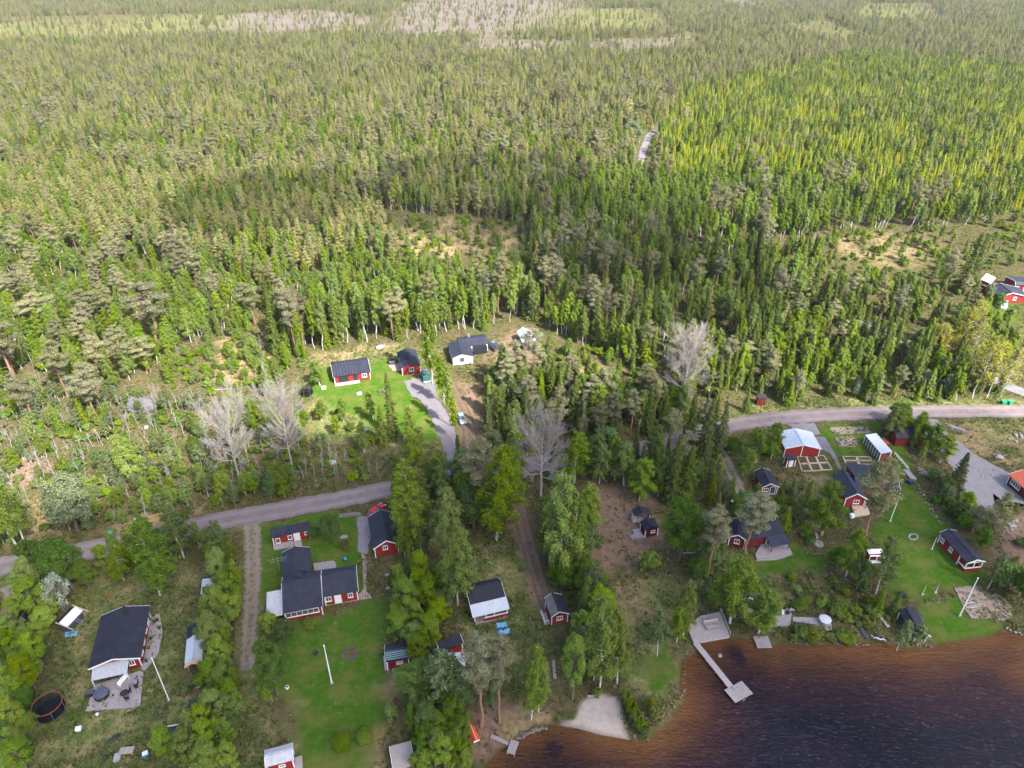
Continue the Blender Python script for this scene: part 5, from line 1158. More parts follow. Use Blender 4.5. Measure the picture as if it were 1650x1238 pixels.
t = thing('table', 'old grey garden table with rubbish around it at the lower left', 'table', P(206, 1214), R(6)); MB().box((0, 0, .72), (2.0, 1.1, .07)).build('table_top', pm('dirty_beige_top', (.34, .29, .24), (.25, .21, .18), 2, .8), t)
for x in (-.85, .85):
    for y in (-.45, .45): MB().box((x, y, .34), (.08, .08, .68)).build('leg', GW, t)
def crate(label, px, py, w, d, h, rz, m, name='crate', group=None, lidm=None):
    t = thing(name, label, 'box', P(px, py), rz, group); MB().box((0, 0, h / 2), (w, d, h)).build('body', m, t); MB().box((0, 0, h + .03), (w * .94, d * .94, .06)).build('lid', lidm or m, t)
crate('white box standing alone on the grass right of the trampoline', 127, 1176, .8, .6, .45, .3, WHITE()); crate('small white box on the grass just below the deck edge', 157, 1152, .4, .3, .25, 1, WHITE()); crate('blue and white cool box right of the old garden table', 235, 1217, .8, .7, .5, .5, col('blue_box', (.06, .2, .5)), 'cool_box', None, WHITE())
crate('black bin bag shaped box left of the half buried shed', 252, 1207, .9, .8, .6, .2, BLACK()); crate('white tool crate by the old garden table', 190, 1222, .9, 1.2, .4, .2, col('grey_tool_crate', (.35, .34, .36))); crate('white utility box on the grass left of the upper cottage', 522, 626, 1.1, 1.0, .4, .1, WHITE())
crate('white beehive-like box beneath the house under the tall pine', 1372, 834, .8, .7, .8, .3, WHITE()); crate('white cabinet frame leaning by the gravel track', 1169, 795, 1.0, .5, 1.0, .1, WHITE(), 'cabinet'); crate('pink and white cabinet in front of the leaning white one', 1169, 803, 1.0, .5, .8, .1, col('pinkish_panel', (.5, .32, .34)), 'cabinet'); crate('grey chest with a white lid on the strip of lawn by the gravel track', 1181, 811, .9, .7, .5, -.3, BLACK(), 'chest', None, WHITE())
def disc(name, label, cat, px, py, r, h, m, lm=None, seed=0): single(name, label, cat, MB().lathe([(r, 0), (r * .98, h * .8), (r * .8, h), (0, h * 1.05)], 20), m, P(px, py), 0, None, lm)
disc('well_cover', 'round pale concrete well cover on the lawn beside the round green tree', 'well cover', 554.5, 867, .75, .25, STONE()); disc('well_cover', 'round pale stone disc beside a small grey bench under a birch', 'well cover', 1319, 877, .95, .2, STONE()); disc('manhole_cover', 'small round pale cover left of the clump at the lawn edge below the cottage wall', 'cover', 624, 926.5, .42, .12, STONE()); disc('manhole_cover', 'second pale round cover farther down the lawn edge', 'cover', 625, 948, .4, .12, STONE())
bench('bench', 'small slate grey bench behind the pale stone disc under a birch', 1315, 866, 1.5, R(80), 0, GW)
single('log_rail', 'horizontal grey log rail on two posts beneath the round crowned tree', 'rail', MB().tube([(-2.6, 0, .8), (2.6, 0, .85)], .13).box((-2.3, 0, .4), (.16, .16, .8)).box((2.3, 0, .4), (.16, .16, .8)), GW, P(1122, 896), 0)
single('plank', 'long pale plank lying in the grass between two birches', 'plank', MB().box((0, 0, .06), (.5, 3.4, .1)), GW, P(893, 1079), R(2)); single('plank', 'long grey plank bridge on the bank right of the barbecue bushes', 'plank', MB().box((0, 0, .15), (.55, 3.6, .12)), GW, P(1421, 998), R(10)); single('log', 'pale fallen tree trunk across the left clearing', 'log', MB().tube([(-3, 0, .15), (0, .1, .18), (3.2, 0, .12)], [.16, .13, .07], 7), BARK_G, P(353, 629), R(12))
single('log_fence', 'low mossy log wall between the round green tree and the road cottage', 'wall', MB().tube([(-2.2, 0, .3), (2.2, .05, .3)], .3, 8).tube([(-2.1, .05, .75), (2.0, .05, .72)], .24, 8), pm('mossy_log', (.20, .18, .16), (.13, .13, .09), 2, .9, bump=.4), P(564, 833), R(10))
t = thing('flower_pot', 'round white garden pot left of the lawn shrubs', 'pot', P(463, 1110)); MB().lathe([(.2, 0), (.33, .35), (.3, .55), (.22, .5), (0, .45)], 14).build('pot', WHITE(), t); MB().rock((0, 0, .55), .22, 3).build('plant', L_S, t)
t = thing('toy_car', 'blue and turquoise toy car on the grass behind the L-shaped house', 'toy', P(556.5, 903), R(-50)); MB().box((0, 0, .3), (1.0, .5, .3)).build('body', col('toy_blue', (.02, .16, .45)), t); MB().box((.1, 0, .5), (.4, .44, .12)).build('seat', col('toy_turquoise', (.05, .45, .5)), t)
for x in (-.35, .35):
    for y in (-.27, .27): w = MB().lathe([(0, -.04), (.15, -.04), (.15, .04), (0, .04)], 10); w.v = [(v[0] + x, v[2] + y, v[1] + .15) for v in w.v]; w.build('wheel', BLACK(), t)
def tyre(name, label, cat, px, py, R0, r0, m, h=None, lm=None):
    f = MB(); n, k = 20, 8; V = []; Fc = []
    for i in range(n):
        a = 2 * math.pi * i / n
        for j in range(k): b = 2 * math.pi * j / k; V.append(((R0 + r0 * math.cos(b)) * math.cos(a), (R0 + r0 * math.cos(b)) * math.sin(a), r0 + r0 * math.sin(b)))
    for i in range(n):
        for j in range(k): Fc.append((i * k + j, ((i + 1) % n) * k + j, ((i + 1) % n) * k + (j + 1) % k, i * k + (j + 1) % k))
    return single(name, label, cat, f.add(V, Fc), m, P(px, py), 0, None, lm)
tyre('tyre', 'black tyre on the bare earth left of the old garden table', 'tyre', 170, 1221, .3, .13, BLACK()); tyre('paddling_pool', 'round black rubber pool on paving left of the bright red shed', 'pool', 632.5, 584, 1.25, .28, BLACK(), lm='the black pool'); tyre('planter_ring', 'small dark ring planter left of the lawn flagpole', 'planter', 509.5, 1053.5, .32, .13, BLACK())
sheet('paved_corner', [(625, 585), (635, 578), (650, 588), (646, 598), (632, 598)], PAVE(), .052)
t = thing('flower_bed', 'round stone-edged flower bed on the large lawn', 'flower bed', P(564.5, 1054.5), 0, None, 'the round flower bed'); MB().lathe([(1.2, .02), (1.15, .1), (0, .14)], 24).build('soil', SOIL(), t)
f = MB()
for k in range(26): f.rock((1.22 * math.cos(k * .2417), 1.22 * math.sin(k * .2417), .08), .17, k)
f.build('stone_edge', pm('dark_edge_stones', (.12, .11, .115), (.07, .065, .07), 3, .9, bump=.4), t)
C_, d_ = clumps([(.2, .1, .2), (-.4, .2, .15), (.3, -.5, .15), (-.2, -.4, .2), (.1, .5, .12)], .35, 350, .4); o = bpy.data.objects.new('flowers', crown('flowers', np.maximum(C_, [-9, -9, .13]), d_, .07, L_Y)); COL.objects.link(o); o.parent = t
t = thing('flower_bed', 'leafy flower bed with pale blooms on the upper lawn', 'flower bed', P(617, 631)); MB().lathe([(1.5, .02), (1.4, .1), (0, .14)], 20).build('soil', SOIL(), t); C_, d_ = clumps(np.array([(-.8, 0, .3), (.1, .3, .3), (.9, .1, .5), (.5, -.4, .4)]), .6, 500, .5); o = bpy.data.objects.new('flowers', crown('flowers', np.maximum(C_, [-9, -9, .1]), d_, .12, L_W)); COL.objects.link(o); o.parent = t
deck_px('paving', 'pink brick path and terrace around the right wing of the L-shaped house', [(581.5, 889), (591, 899.5), (590, 952), (600, 963.5), (524.5, 976.5), (522, 968), (580, 956), (586, 948), (584, 905)], .05, PAVE(), 'path', R(14), lm='the brick path')
bench('bench', 'blue-grey garden bench against the wall on the brick terrace', 553, 962, 2.0, R(14), .05, col('bench_blue', (.25, .32, .38)))
deck_px('concrete_apron', 'grey asphalt apron along the right side of the metal-roofed garage', [(1313, 704), (1329, 704), (1345, 730), (1357, 757), (1351, 757), (1338, 731), (1324, 724)], .05, GD, 'apron', R(-80))
# antennas, dishes
t = thing('satellite_dish', 'white satellite dish on the ground at the foot of the hedge row', 'dish', P(320, 1112), R(200)); w = MB().lathe([(0, 0), (.25, .04), (.45, .14)], 18); w.v = [(v[0], v[2] * -1 * .6 + v[1] * .3, .55 + v[1] * .7) for v in w.v]; w.build('dish', WHITE(), t); MB().tube([(0, 0, 0), (0, 0, .55)], .04).build('stand', METAL(), t)
t = thing('wheelbarrow', 'dark green wheelbarrow tipped on the grass at the hedge row', 'wheelbarrow', P(311, 1137), R(10)); MB().extr([(-.35, .35), (-.45, .65), (.45, .65), (.35, .35)], -.5, .4).build('tray', col('dark_green', (.02, .06, .05)), t)
for y in (-.25, .25): MB().tube([(-1.1, y, .6), (.3, y, .35), (.75, 0, .2)], .025, 5).build('handle', METAL(), t)
w = MB().lathe([(0, -.05), (.2, -.05), (.2, .05), (0, .05)], 12); w.v = [(v[0] + .75, v[2], v[1] + .2) for v in w.v]; w.build('wheel', BLACK(), t)
t = thing('slide', 'short curved grey plastic slide on the grass below the deck steps', 'slide', P(214, 1142), R(60)); MB().extr([(-.25, .0), (-.25, .12), (.25, .12), (.25, 0)][::-1], -.8, .8).build('chute', col('slide_grey', (.4, .43, .47)), t); MB().box((.75, 0, .3), (.12, .5, .6)).build('support', METAL(), t)
t = thing('tractor_mower', 'red garden machine with black seat under the eave of the half dark half pale shed', 'mower', P(309, 1070), R(-80)); MB().box((0, 0, .5), (1.5, .8, .4)).build('body', col('machine_red', (.35, .03, .03)), t); MB().box((-.4, 0, .8), (.4, .5, .35)).build('seat', BLACK(), t)
for x in (-.5, .5):
    for y in (-.42, .42): w = MB().lathe([(0, -.1), (.25, -.1), (.25, .1), (0, .1)], 12); w.v = [(v[0] + x, v[2] + y, v[1] + .25) for v in w.v]; w.build('wheel', BLACK(), t)
for i, (x, y) in enumerate(((1616, 651), (1626, 651))):
    t = thing('waste_bin', ('left' if i == 0 else 'right') + ' one of two green wheeled bins lying by the road at the right', 'bin', P(x, y), .3 * i, 'green bins'); MB().extr([(-.45, .1), (-.5, .9), (.5, .9), (.45, .1)], -.55, .55).build('body', col('bin_green', (.03, .26, .12)), t); MB().box((0, 0, .95), (1.2, 1.1, .1)).build('lid', col('bin_lid', (.04, .32, .15)), t)
t = thing('waste_bin', 'lone green bin half hidden beside the left road', 'bin', P(179, 865), .2); MB().box((0, 0, .5), (.9, .9, 1.0)).build('body', col('bin_green', (.03, .26, .12)), t); MB().box((0, 0, 1.05), (1, 1, .1)).build('lid', col('bin_lid', (.04, .32, .15)), t)
# boulders and stones
def stone(label, px, py, w, hz, seed, group=None, lm=None, name='boulder', m=None, sx=1, sy=1):
    r = w / ppm(px, py) / 2; single(name, label, 'stone', MB().rock((0, 0, r * hz * .35), r, seed, sx, sy, hz), m or STONE(), P(px, py), seed, group, lm)
stone('huge grey boulder with bushes growing against it in the left clearing', 230, 660, 50, .75, 3, lm='the huge boulder', sy=.8, m=BOULDER()); stone('flat pale rock on the upper lawn right of the small trampoline', 579, 635, 12, .4, 5); stone('flat pale rock low on the upper lawn', 659, 657, 12, .4, 6); stone('long pale rock outcrop at the lower left of the upper lawn', 541, 676, 22, .4, 7, sy=.4)
stone('white-streaked rock on the scrub slope below the upper lawn', 588, 694, 12, .8, 8); stone('pale rock by the roots of the bare tree', 536, 745, 14, .4, 9); stone('grey rock slab behind the upper cottage', 612, 562, 22, .4, 10, sy=.5); stone('round pale boulder in the rough grass beside the gravel yard', 1608, 739, 17, .8, 11)
stone('pale rock in the scrub right of the leafless tree pair', 184, 781, 12, .6, 12); stone('pale rock near the huge boulder', 236, 690, 10, .6, 13)
for i in range(14): stone('stone of the ring around the fire pit on the right lawn', 1471 + 7 * math.cos(i * .45), 865.6 + 4.5 * math.sin(i * .45), 4.2, .8, i, 'fire pit stones', name='fire_pit_stone')
LAND.append((*P(1471, 866)[:2], 'the stone fire ring'))
g = random.Random(4)
for i in range(26): stone('pale stone in the heap beside the gravel yard', 1628 + g.gauss(0, 6), 846 + g.gauss(0, 7), g.uniform(3.5, 8), .8, i, 'stones of the heap by the gravel yard', name='heap_stone')
for i in range(14): stone('pale stone in the small heap on the rough grass at the far right', 1641 + g.gauss(0, 6), 702 + g.gauss(0, 4), g.uniform(3, 7), .8, i + 30, 'stones of the far right heap', name='heap_stone')
for i in range(12): stone('white rubble stone on the grass island in the gravel', 1588 + g.gauss(0, 9), 766 + g.gauss(0, 5), g.uniform(2, 4.5), .8, i + 50, 'rubble on the gravel island', name='heap_stone')
for i in range(26):
    k = i / 25; stone('white edging stone along the right border of the lawn', 1474 + 42 * k + g.gauss(0, 1), 778 + 66 * k + g.gauss(0, 2), g.uniform(1.8, 3.6), .7, i + 70, 'edging stones of the right lawn', name='edging_stone')
for i in range(34):
    k = i / 33; stone('grey stone of the low shore wall on the near shore', 833 + 46 * k + g.gauss(0, 1), 1190 - 22 * k * (1 - .2 * k) + g.gauss(0, 1.4), g.uniform(4, 8), .7, i + 100, 'stones of the near shore wall', name='shore_stone', m=SHORE_ST())
for i, (x1, y1, x2, y2, n) in enumerate(((1266, 1037, 1400, 1037, 30), (1620, 1014, 1655, 1026, 14), (1425, 1036, 1500, 1041, 20), (1098, 1125, 1105, 1070, 12))):
    for j in range(n):
        k = j / (n - 1); stone(('grey stone at the waterline below the barbecue deck', 'pale stone of the shore bank at the far right', 'grey stone at the waterline below the boathouse', 'dark stone along the grassy bank left of the jetty')[i], x1 + (x2 - x1) * k + g.gauss(0, 2), y1 + (y2 - y1) * k + g.gauss(0, 1.5), g.uniform(1.5, 4.5), .5, j + 200 + 40 * i, ('shore stones below the barbecue deck', 'shore stones at the far right', 'shore stones below the boathouse', 'bank stones left of the jetty')[i], name='shore_stone', m=STONE() if i == 1 else SHORE_ST())
stone('round stone under shallow water beside the jetty', 1160, 1057, 8, .8, 77)
for i in range(9): stone('white-painted stone in the row on the bank by the slate boat', 1405 + 2.6 * i, 1026 + .8 * i + g.gauss(0, .6), 3.2, .9, i + 300, 'white stones by the slate boat', name='shore_stone', m=WHITE())
# timber piles
def logs(label, px, py, n, l, rz, m, group, seed, spread=1.2):
    g = random.Random(seed)
    for i in range(n):
        x, y, _ = P(px, py); y += g.gauss(0, spread * .6); x += g.gauss(0, spread * .4); L = l * g.uniform(.6, 1.1)
        single('pole_timber', label, 'timber', MB().tube([(-L / 2, 0, .1 + .1 * (i % 3)), (L / 2, 0, .12 + .1 * (i % 3))], [.11, .07], 6), m, (x, y, 0), rz + g.gauss(0, .12), group)
logs('grey pole in the brushwood pile beside the gravel yard', 1541, 692, 14, 3.6, R(-40), BARK_G, 'poles of the brushwood pile', 5); logs('weathered plank in the stack behind the shed with green doors', 1494, 765, 7, 4.2, R(-50), GW, 'planks stacked behind the bushes', 6, .8); logs('fallen branch on the brown clearing under the spruces', 1046, 800, 8, 4.5, R(15), BARK_S, 'fallen branches at the clearing', 7, 1.2)
logs('grey driftwood log on the shore garden plot', 1566, 977, 6, 2.4, R(5), BARK_G, 'driftwood on the garden plot', 8, 1.2); logs('bleached log beside the sand beach', 958, 1122, 2, 3.2, R(4), BARK_G, 'logs above the sand beach', 9, .2)
# garden plots with board frames
def bed(label, pts, group, edge, top=.22):
    w = [P(*p, top) for p in pts]; cx = sum(p[0] for p in w) / 4; cy = sum(p[1] for p in w) / 4; t = thing('raised_bed', label, 'garden bed', (cx, cy, 0), 0, group)
    l = [(p[0] - cx, p[1] - cy) for p in w]; f = MB()
    for i in range(4):
        a_, b_ = l[i], l[(i + 1) % 4]; an, L = frame2(a_, b_); f.box(((a_[0] + b_[0]) / 2, (a_[1] + b_[1]) / 2, top / 2 + .01 * (i % 2)), (L + .1, .22, top), an)
    f.build('board_frame', edge, t); MB().prism([(x * .95, y * .95) for x, y in l], 0, top - .07).build('soil', SOIL(), t)
    C_, d_ = clumps(np.array([(l[0][0] + (l[2][0] - l[0][0]) * q + random.gauss(0, .2), l[0][1] + (l[2][1] - l[0][1]) * q + random.gauss(0, .2), top) for q in (.2, .4, .6, .8)]), .45, 90, .25); o = bpy.data.objects.new('seedlings', crown('seedlings', np.maximum(C_, [-99, -99, top - .05]), d_, .10, L_B)); COL.objects.link(o); o.parent = t
def grid(c00, c10, c11, c01, nx_, ny_, label, group):
    q = lambda u, v: tuple((c00[k] * (1 - u) + c10[k] * u) * (1 - v) + (c01[k] * (1 - u) + c11[k] * u) * v for k in (0, 1))
    for j in range(ny_):
        for i in range(nx_):
            e = .05; bed(label(i, j), [q((i + e) / nx_, (j + e) / ny_), q((i + 1 - e) / nx_, (j + e) / ny_), q((i + 1 - e) / nx_, (j + 1 - e) / ny_), q((i + e) / nx_, (j + 1 - e) / ny_)], group, NEWWOOD())
col_n = ['left', 'middle', 'right']; row_n = ['back', 'second', 'third', 'front']
grid((1284, 735), (1328, 733), (1342, 757), (1292, 760), 3, 2, lambda i, j: f'pale board-framed bed in front of the metal-roofed garage, {col_n[i]} one of the {"back" if j == 0 else "front"} row', 'garden beds in front of the garage')
grid((1357, 735), (1403, 736), (1410, 760), (1368, 763), 2, 4, lambda i, j: f'pale board-framed bed behind the house under the pine, {"left" if i == 0 else "right"} bed of the {row_n[j]} row', 'garden beds behind the house under the pine')
def plot(label, pts, seed, lm=None):
    w = [P(*p, .1) for p in pts]; cx = sum(p[0] for p in w) / len(w); cy = sum(p[1] for p in w) / len(w); t = thing('garden_plot', label, 'garden plot', (cx, cy, 0), 0, None, lm)
    l = [(p[0] - cx, p[1] - cy) for p in w]; MB().prism(l, 0, .1).build('soil', pm('dry_garden_soil', (.27, .21, .17), (.17, .13, .10), 1.6, .95, bump=.6), t); g = np.random.default_rng(seed)
    q = []; 
    while len(q) < 60:
        x, y = g.uniform(min(a for a, b in l), max(a for a, b in l)), g.uniform(min(b for a, b in l), max(b for a, b in l))
        if inpoly(x, y, l): q.append((x, y, .12))
    C_, d_ = clumps(np.array(q), .3, 800, .3); o = bpy.data.objects.new('plants', crown('plants', np.maximum(C_, [-99, -99, .11]), d_, .12, L_BD)); COL.objects.link(o); o.parent = t
plot('worn shore garden plot with rocks and driftwood beside the flagpole', [(1537, 946), (1572, 944), (1596, 958), (1612, 955), (1630, 978), (1630, 995), (1612, 1003), (1600, 996), (1566, 997), (1553, 980)], 1, 'the shore garden plot'); plot('bare ploughed vegetable plot beside the road with young plants in rows', [(1335, 689), (1396, 687), (1406, 698), (1345, 700)], 2); plot('round rockery full of flowers below the ploughed plot', [(1346, 705), (1372, 702), (1386, 712), (1378, 720), (1352, 719)], 3); plot('narrow brick-edged strip of dry soil on the shore lawn', [(1490, 966), (1524, 963), (1525, 970), (1492, 973)], 4)
single('fence', 'low white board fence running down from the shed with green doors', 'fence', (lambda f, v: ([f.box(tuple(v * t_ + Vector((0, 0, .4))), (.1, .1, .8)) for t_ in np.linspace(0, 1, 8)], f.tube([(0, 0, .7), tuple(v + Vector((0, 0, .7)))], .06, 4), f.tube([(0, 0, .35), tuple(v + Vector((0, 0, .35)))], .05, 4), f)[-1])(MB(), Vector(P(1463, 758)) - Vector(P(1441, 733))), WHITE(), P(1441, 733))
for i in range(4): single('compost_pallet', ('first', 'second', 'third', 'fourth')[i] + ' brown pallet counted from the white fence end, on the right lawn border', 'pallet', MB().box((0, -.3, .15), (1.3, .1, .3)).box((0, .3, .15), (1.3, .1, .3)).box((0, 0, .33), (1.4, .8, .06)), GW, P(1461 + 3.2 * i, 761 + 3.8 * i), R(-20), 'pallets by the white fence')
crate('navy blue barrel-like bin at the end of the pallets on the right lawn', 1466, 779, 1.2, .9, .7, .3, col('navy_bin', (.03, .05, .10)), 'garden_bin'); crate('black compost box on the shore lawn corner', 1453, 961, 1.0, .9, .8, .1, BLACK(), 'compost_box'); crate('turquoise crate lying in the hedge above the left lawn', 207, 921, .8, .5, .5, .4, col('turquoise', (.04, .25, .28)))
disc('red_bowl', 'small red bowl on the grass behind the large house', 'bowl', 172.5, 962, .3, .18, col('red_bowl', (.5, .03, .02))); disc('bucket', 'dark teal bucket on the large lawn near the trees', 'bucket', 627, 1013.5, .3, .4, col('dark_teal', (.02, .12, .13)))
t = thing('rack', 'white drying rack of slats on the shore beside the boathouse', 'rack', P(1487, 1025), R(20)); f = MB()
for k in range(7): f.box((0, -.8 + .27 * k, .5), (1.6, .1, .05))
f.build('slats', WHITE(), t)
for x in (-.7, .7): MB().box((x, 0, .24), (.08, 1.6, .48)).build('frame', WHITE(), t)
# ------------------------------------------------------------------ trees seen one by one: kind, foot x, foot y, top row, crown width
HERO = '''
L 116 950 865 75;L 145 950 900 35;L 60 915 868 42;H 62 965 895 46;H 70 1000 925 50;H 30 1000 960 34;H 28 1068 1010 44;H 72 1075 1012 44;H 24 1130 1068 50;H 58 1112 1050 46;H 35 1180 1125 48;H 12 1215 1160 46;
H 44 1242 1190 50;F 104 985 922 44;B 200 935 880 42;B 258 960 838 72;B 297 900 818 46;D 365 905 838 40;H 345 895 850 40;H 225 915 870 40;
H 362 950 880 42;H 374 985 915 38;H 358 1008 940 44;H 385 960 900 30;H 347 1055 985 46;H 366 1085 1025 40;H 345 1125 1062 46;H 370 1140 1090 34;H 352 1168 1108 44;H 335 1190 1132 44;H 370 1205 1160 44;H 276 1225 1168 42;H 310 1240 1178 50;H 342 1248 1195 52;H 375 1240 1195 40;B 318 1195 1140 36;
L 537 876 828 38;d 505 866 846 26;y 556 884 868 20;
B 665 885 742 68;B 718 905 782 56;B 738 975 850 64;H 655 1000 925 50;H 690 985 925 46;S 662 940 880 36;H 672 1050 1000 44;H 648 1038 985 40;H 695 1050 985 50;H 678 1075 1020 44;D 715 1140 1042 60;D 735 1150 1050 44;L 690 1120 1065 44;S 672 1165 1105 38;L 690 1190 1128 46;L 730 1180 1120 44;L 688 1220 1170 44;H 717 1240 1185 50;H 742 1232 1182 36;H 682 1248 1205 44;
L 447 1120 1028 62;H 434 1135 1095 28;L 460 1040 1000 34;H 440 1025 985 34;d 458 1018 1000 30;s 500 1012 1000 28;
o 551 1202 1187 27;o 588 1193 1179 25;s 632 1158 1134 26;
P 772 840 706 62;B 800 872 722 76;W 796 735 695 38;W 826 735 706 34;X 871 800 686 88;B 905 938 762 72;B 918 935 790 50;B 885 905 800 48;D 955 978 908 44;B 945 860 780 54;
S 940 1000 936 34;L 948 1032 1000 30;L 925 1056 1022 30;
P 775 1173 1022 56;P 805 1166 1028 48;L 795 1142 1080 30;B 856 1160 1042 44;B 868 1148 1060 34;H 922 1128 1012 46;B 966 1115 958 62;B 994 1102 985 50;B 985 1095 1010 44;H 940 1050 985 34;D 1059 1057 980 32;
s 1009 1132 1112 22;s 1016 1148 1128 24;s 1024 1164 1144 24;s 1032 1178 1160 22;s 1041 1190 1172 20;y 1052 1155 1136 20;y 1046 1140 1125 18;s 962 1122 1108 18;
L 1094 900 800 72;s 1042 920 885 42;P 1138 932 812 46;D 1130 915 826 44;P 1201 893 797 60;B 1176 1004 893 76;B 1222 1020 950 60;B 1100 1028 938 42;B 1090 1035 975 30;
B 1030 806 740 52;B 1005 782 712 50;S 1078 808 700 46;S 1104 800 715 44;B 1060 800 735 40;S 1130 745 640 42;S 1108 720 632 38;S 1155 735 645 34;L 1178 735 705 30;B 1196 768 722 30;B 1218 745 690 34;B 1242 740 682 36;
P 1385 876 738 68;B 1324 862 778 58;B 1362 930 852 42;L 1345 915 880 36;M 1284 840 795 28;M 1300 812 772 24;M 1253 822 785 26;M 1262 855 815 24;M 1236 830 800 22;M 1275 798 770 18;M 1310 835 800 22;
B 1432 706 655 40;B 1450 700 660 34;B 1478 715 668 34;B 1497 728 682 36;B 1514 745 700 36;S 1536 790 728 38;W 1524 808 782 28;s 1556 815 795 32;Q 1592 868 792 36;Q 1566 858 818 30;B 1480 700 664 26;L 1546 840 812 30;L 1576 885 850 30;
D 1411 957 866 44;L 1380 950 900 36;M 1412 985 945 26;M 1437 990 955 22;s 1621 950 905 48;L 1640 975 915 44;D 1445 1048 1000 26;D 1478 1040 1010 26;D 1590 950 890 20;
B 697 618 484 34;G 716 652 574 22;G 728 688 588 20;G 731 712 640 15;S 617 716 652 30;S 635 706 598 30;B 602 677 630 24;B 587 730 680 24;B 664 722 652 26;B 554 680 640 18;B 541 700 668 18;B 518 678 645 20;B 516 622 580 28;B 672 760 700 40;L 650 770 735 36;
B 830 800 712 54;S 742 772 698 28;L 700 800 742 50;B 925 778 695 48;S 893 778 704 30;L 760 812 762 40;B 962 765 700 44;S 811 632 552 48;S 838 640 570 38;S 787 708 638 32;S 804 706 620 34;S 821 720 650 32;S 832 690 610 34;S 856 665 590 34;P 160 682 582 48;P 29 622 500 60;P 251 552 456 58;P 78 538 468 50;P 153 534 466 50;P 412 522 452 36;P 237 602 544 36;P 110 640 545 44;P 205 610 525 44;P 60 690 600 40;M 275 615 570 24;M 140 690 640 24;M 100 700 650 24;P 846 690 606 40;M 872 640 596 24;M 888 632 584 26;M 904 645 590 24;P 862 590 524 34;Q 800 700 640 22;
X 388 782 652 74;X 472 756 630 66;X 1097 660 545 78;W 126 858 757 78;B 30 884 750 56;B 44 880 770 46;B 217 782 700 38;B 226 772 705 30;M 190 905 852 24;B 458 790 745 46;L 440 800 770 34;B 486 700 640 24;
S 1549 472 372 34;S 1563 462 380 26;P 1520 470 398 26;Y 1538 590 496 56;Y 1567 642 540 54;Y 1556 600 510 44;Y 1612 640 560 40;Y 1500 590 520 44;W 1377 640 607 20;W 1412 634 598 18;W 1486 632 595 22;W 1526 636 600 24;L 1602 505 470 24;
W 1018 232 192 36;Y 1010 208 160 34;Y 1104 205 165 22;
W 1590 480 455 16
'''
for q in HERO.replace('\n', '').split(';'):
    if not q.strip(): continue
    k, x, y, t, w = q.split(); tp(k, float(x), float(y), float(t), float(w))
NHERO = len(TREES)
# ------------------------------------------------------------------ forest, by stand; outlines are the feet of the trees
BUSY = [sdist]                       # (kept for clarity)
def rd(X, Y): return np.minimum.reduce([ldist(X, Y, l) - w for l, w in ROADS])
OPEN = [[(430, 690), (500, 568), (620, 558), (640, 552), (705, 545), (715, 535), (780, 540), (830, 520), (870, 545), (862, 600), (790, 612), (775, 720), (742, 740), (690, 700), (600, 640), (520, 640), (490, 700)],
        [(1560, 440), (1660, 425), (1660, 530), (1610, 530), (1585, 515)], [(1012, 292), (1022, 262), (1030, 232), (1060, 210), (1050, 240), (1050, 292)], [(1205, 640), (1250, 640), (1250, 660), (1205, 660)], [(995, 245), (1030, 235), (1030, 262), (1000, 262)]]
CUTS = Z['cut'] + Z['field'] + [[(0, 28), (330, 22), (330, 40), (0, 55)], [(985, 38), (1150, 70), (1160, 62), (1040, 34)]]
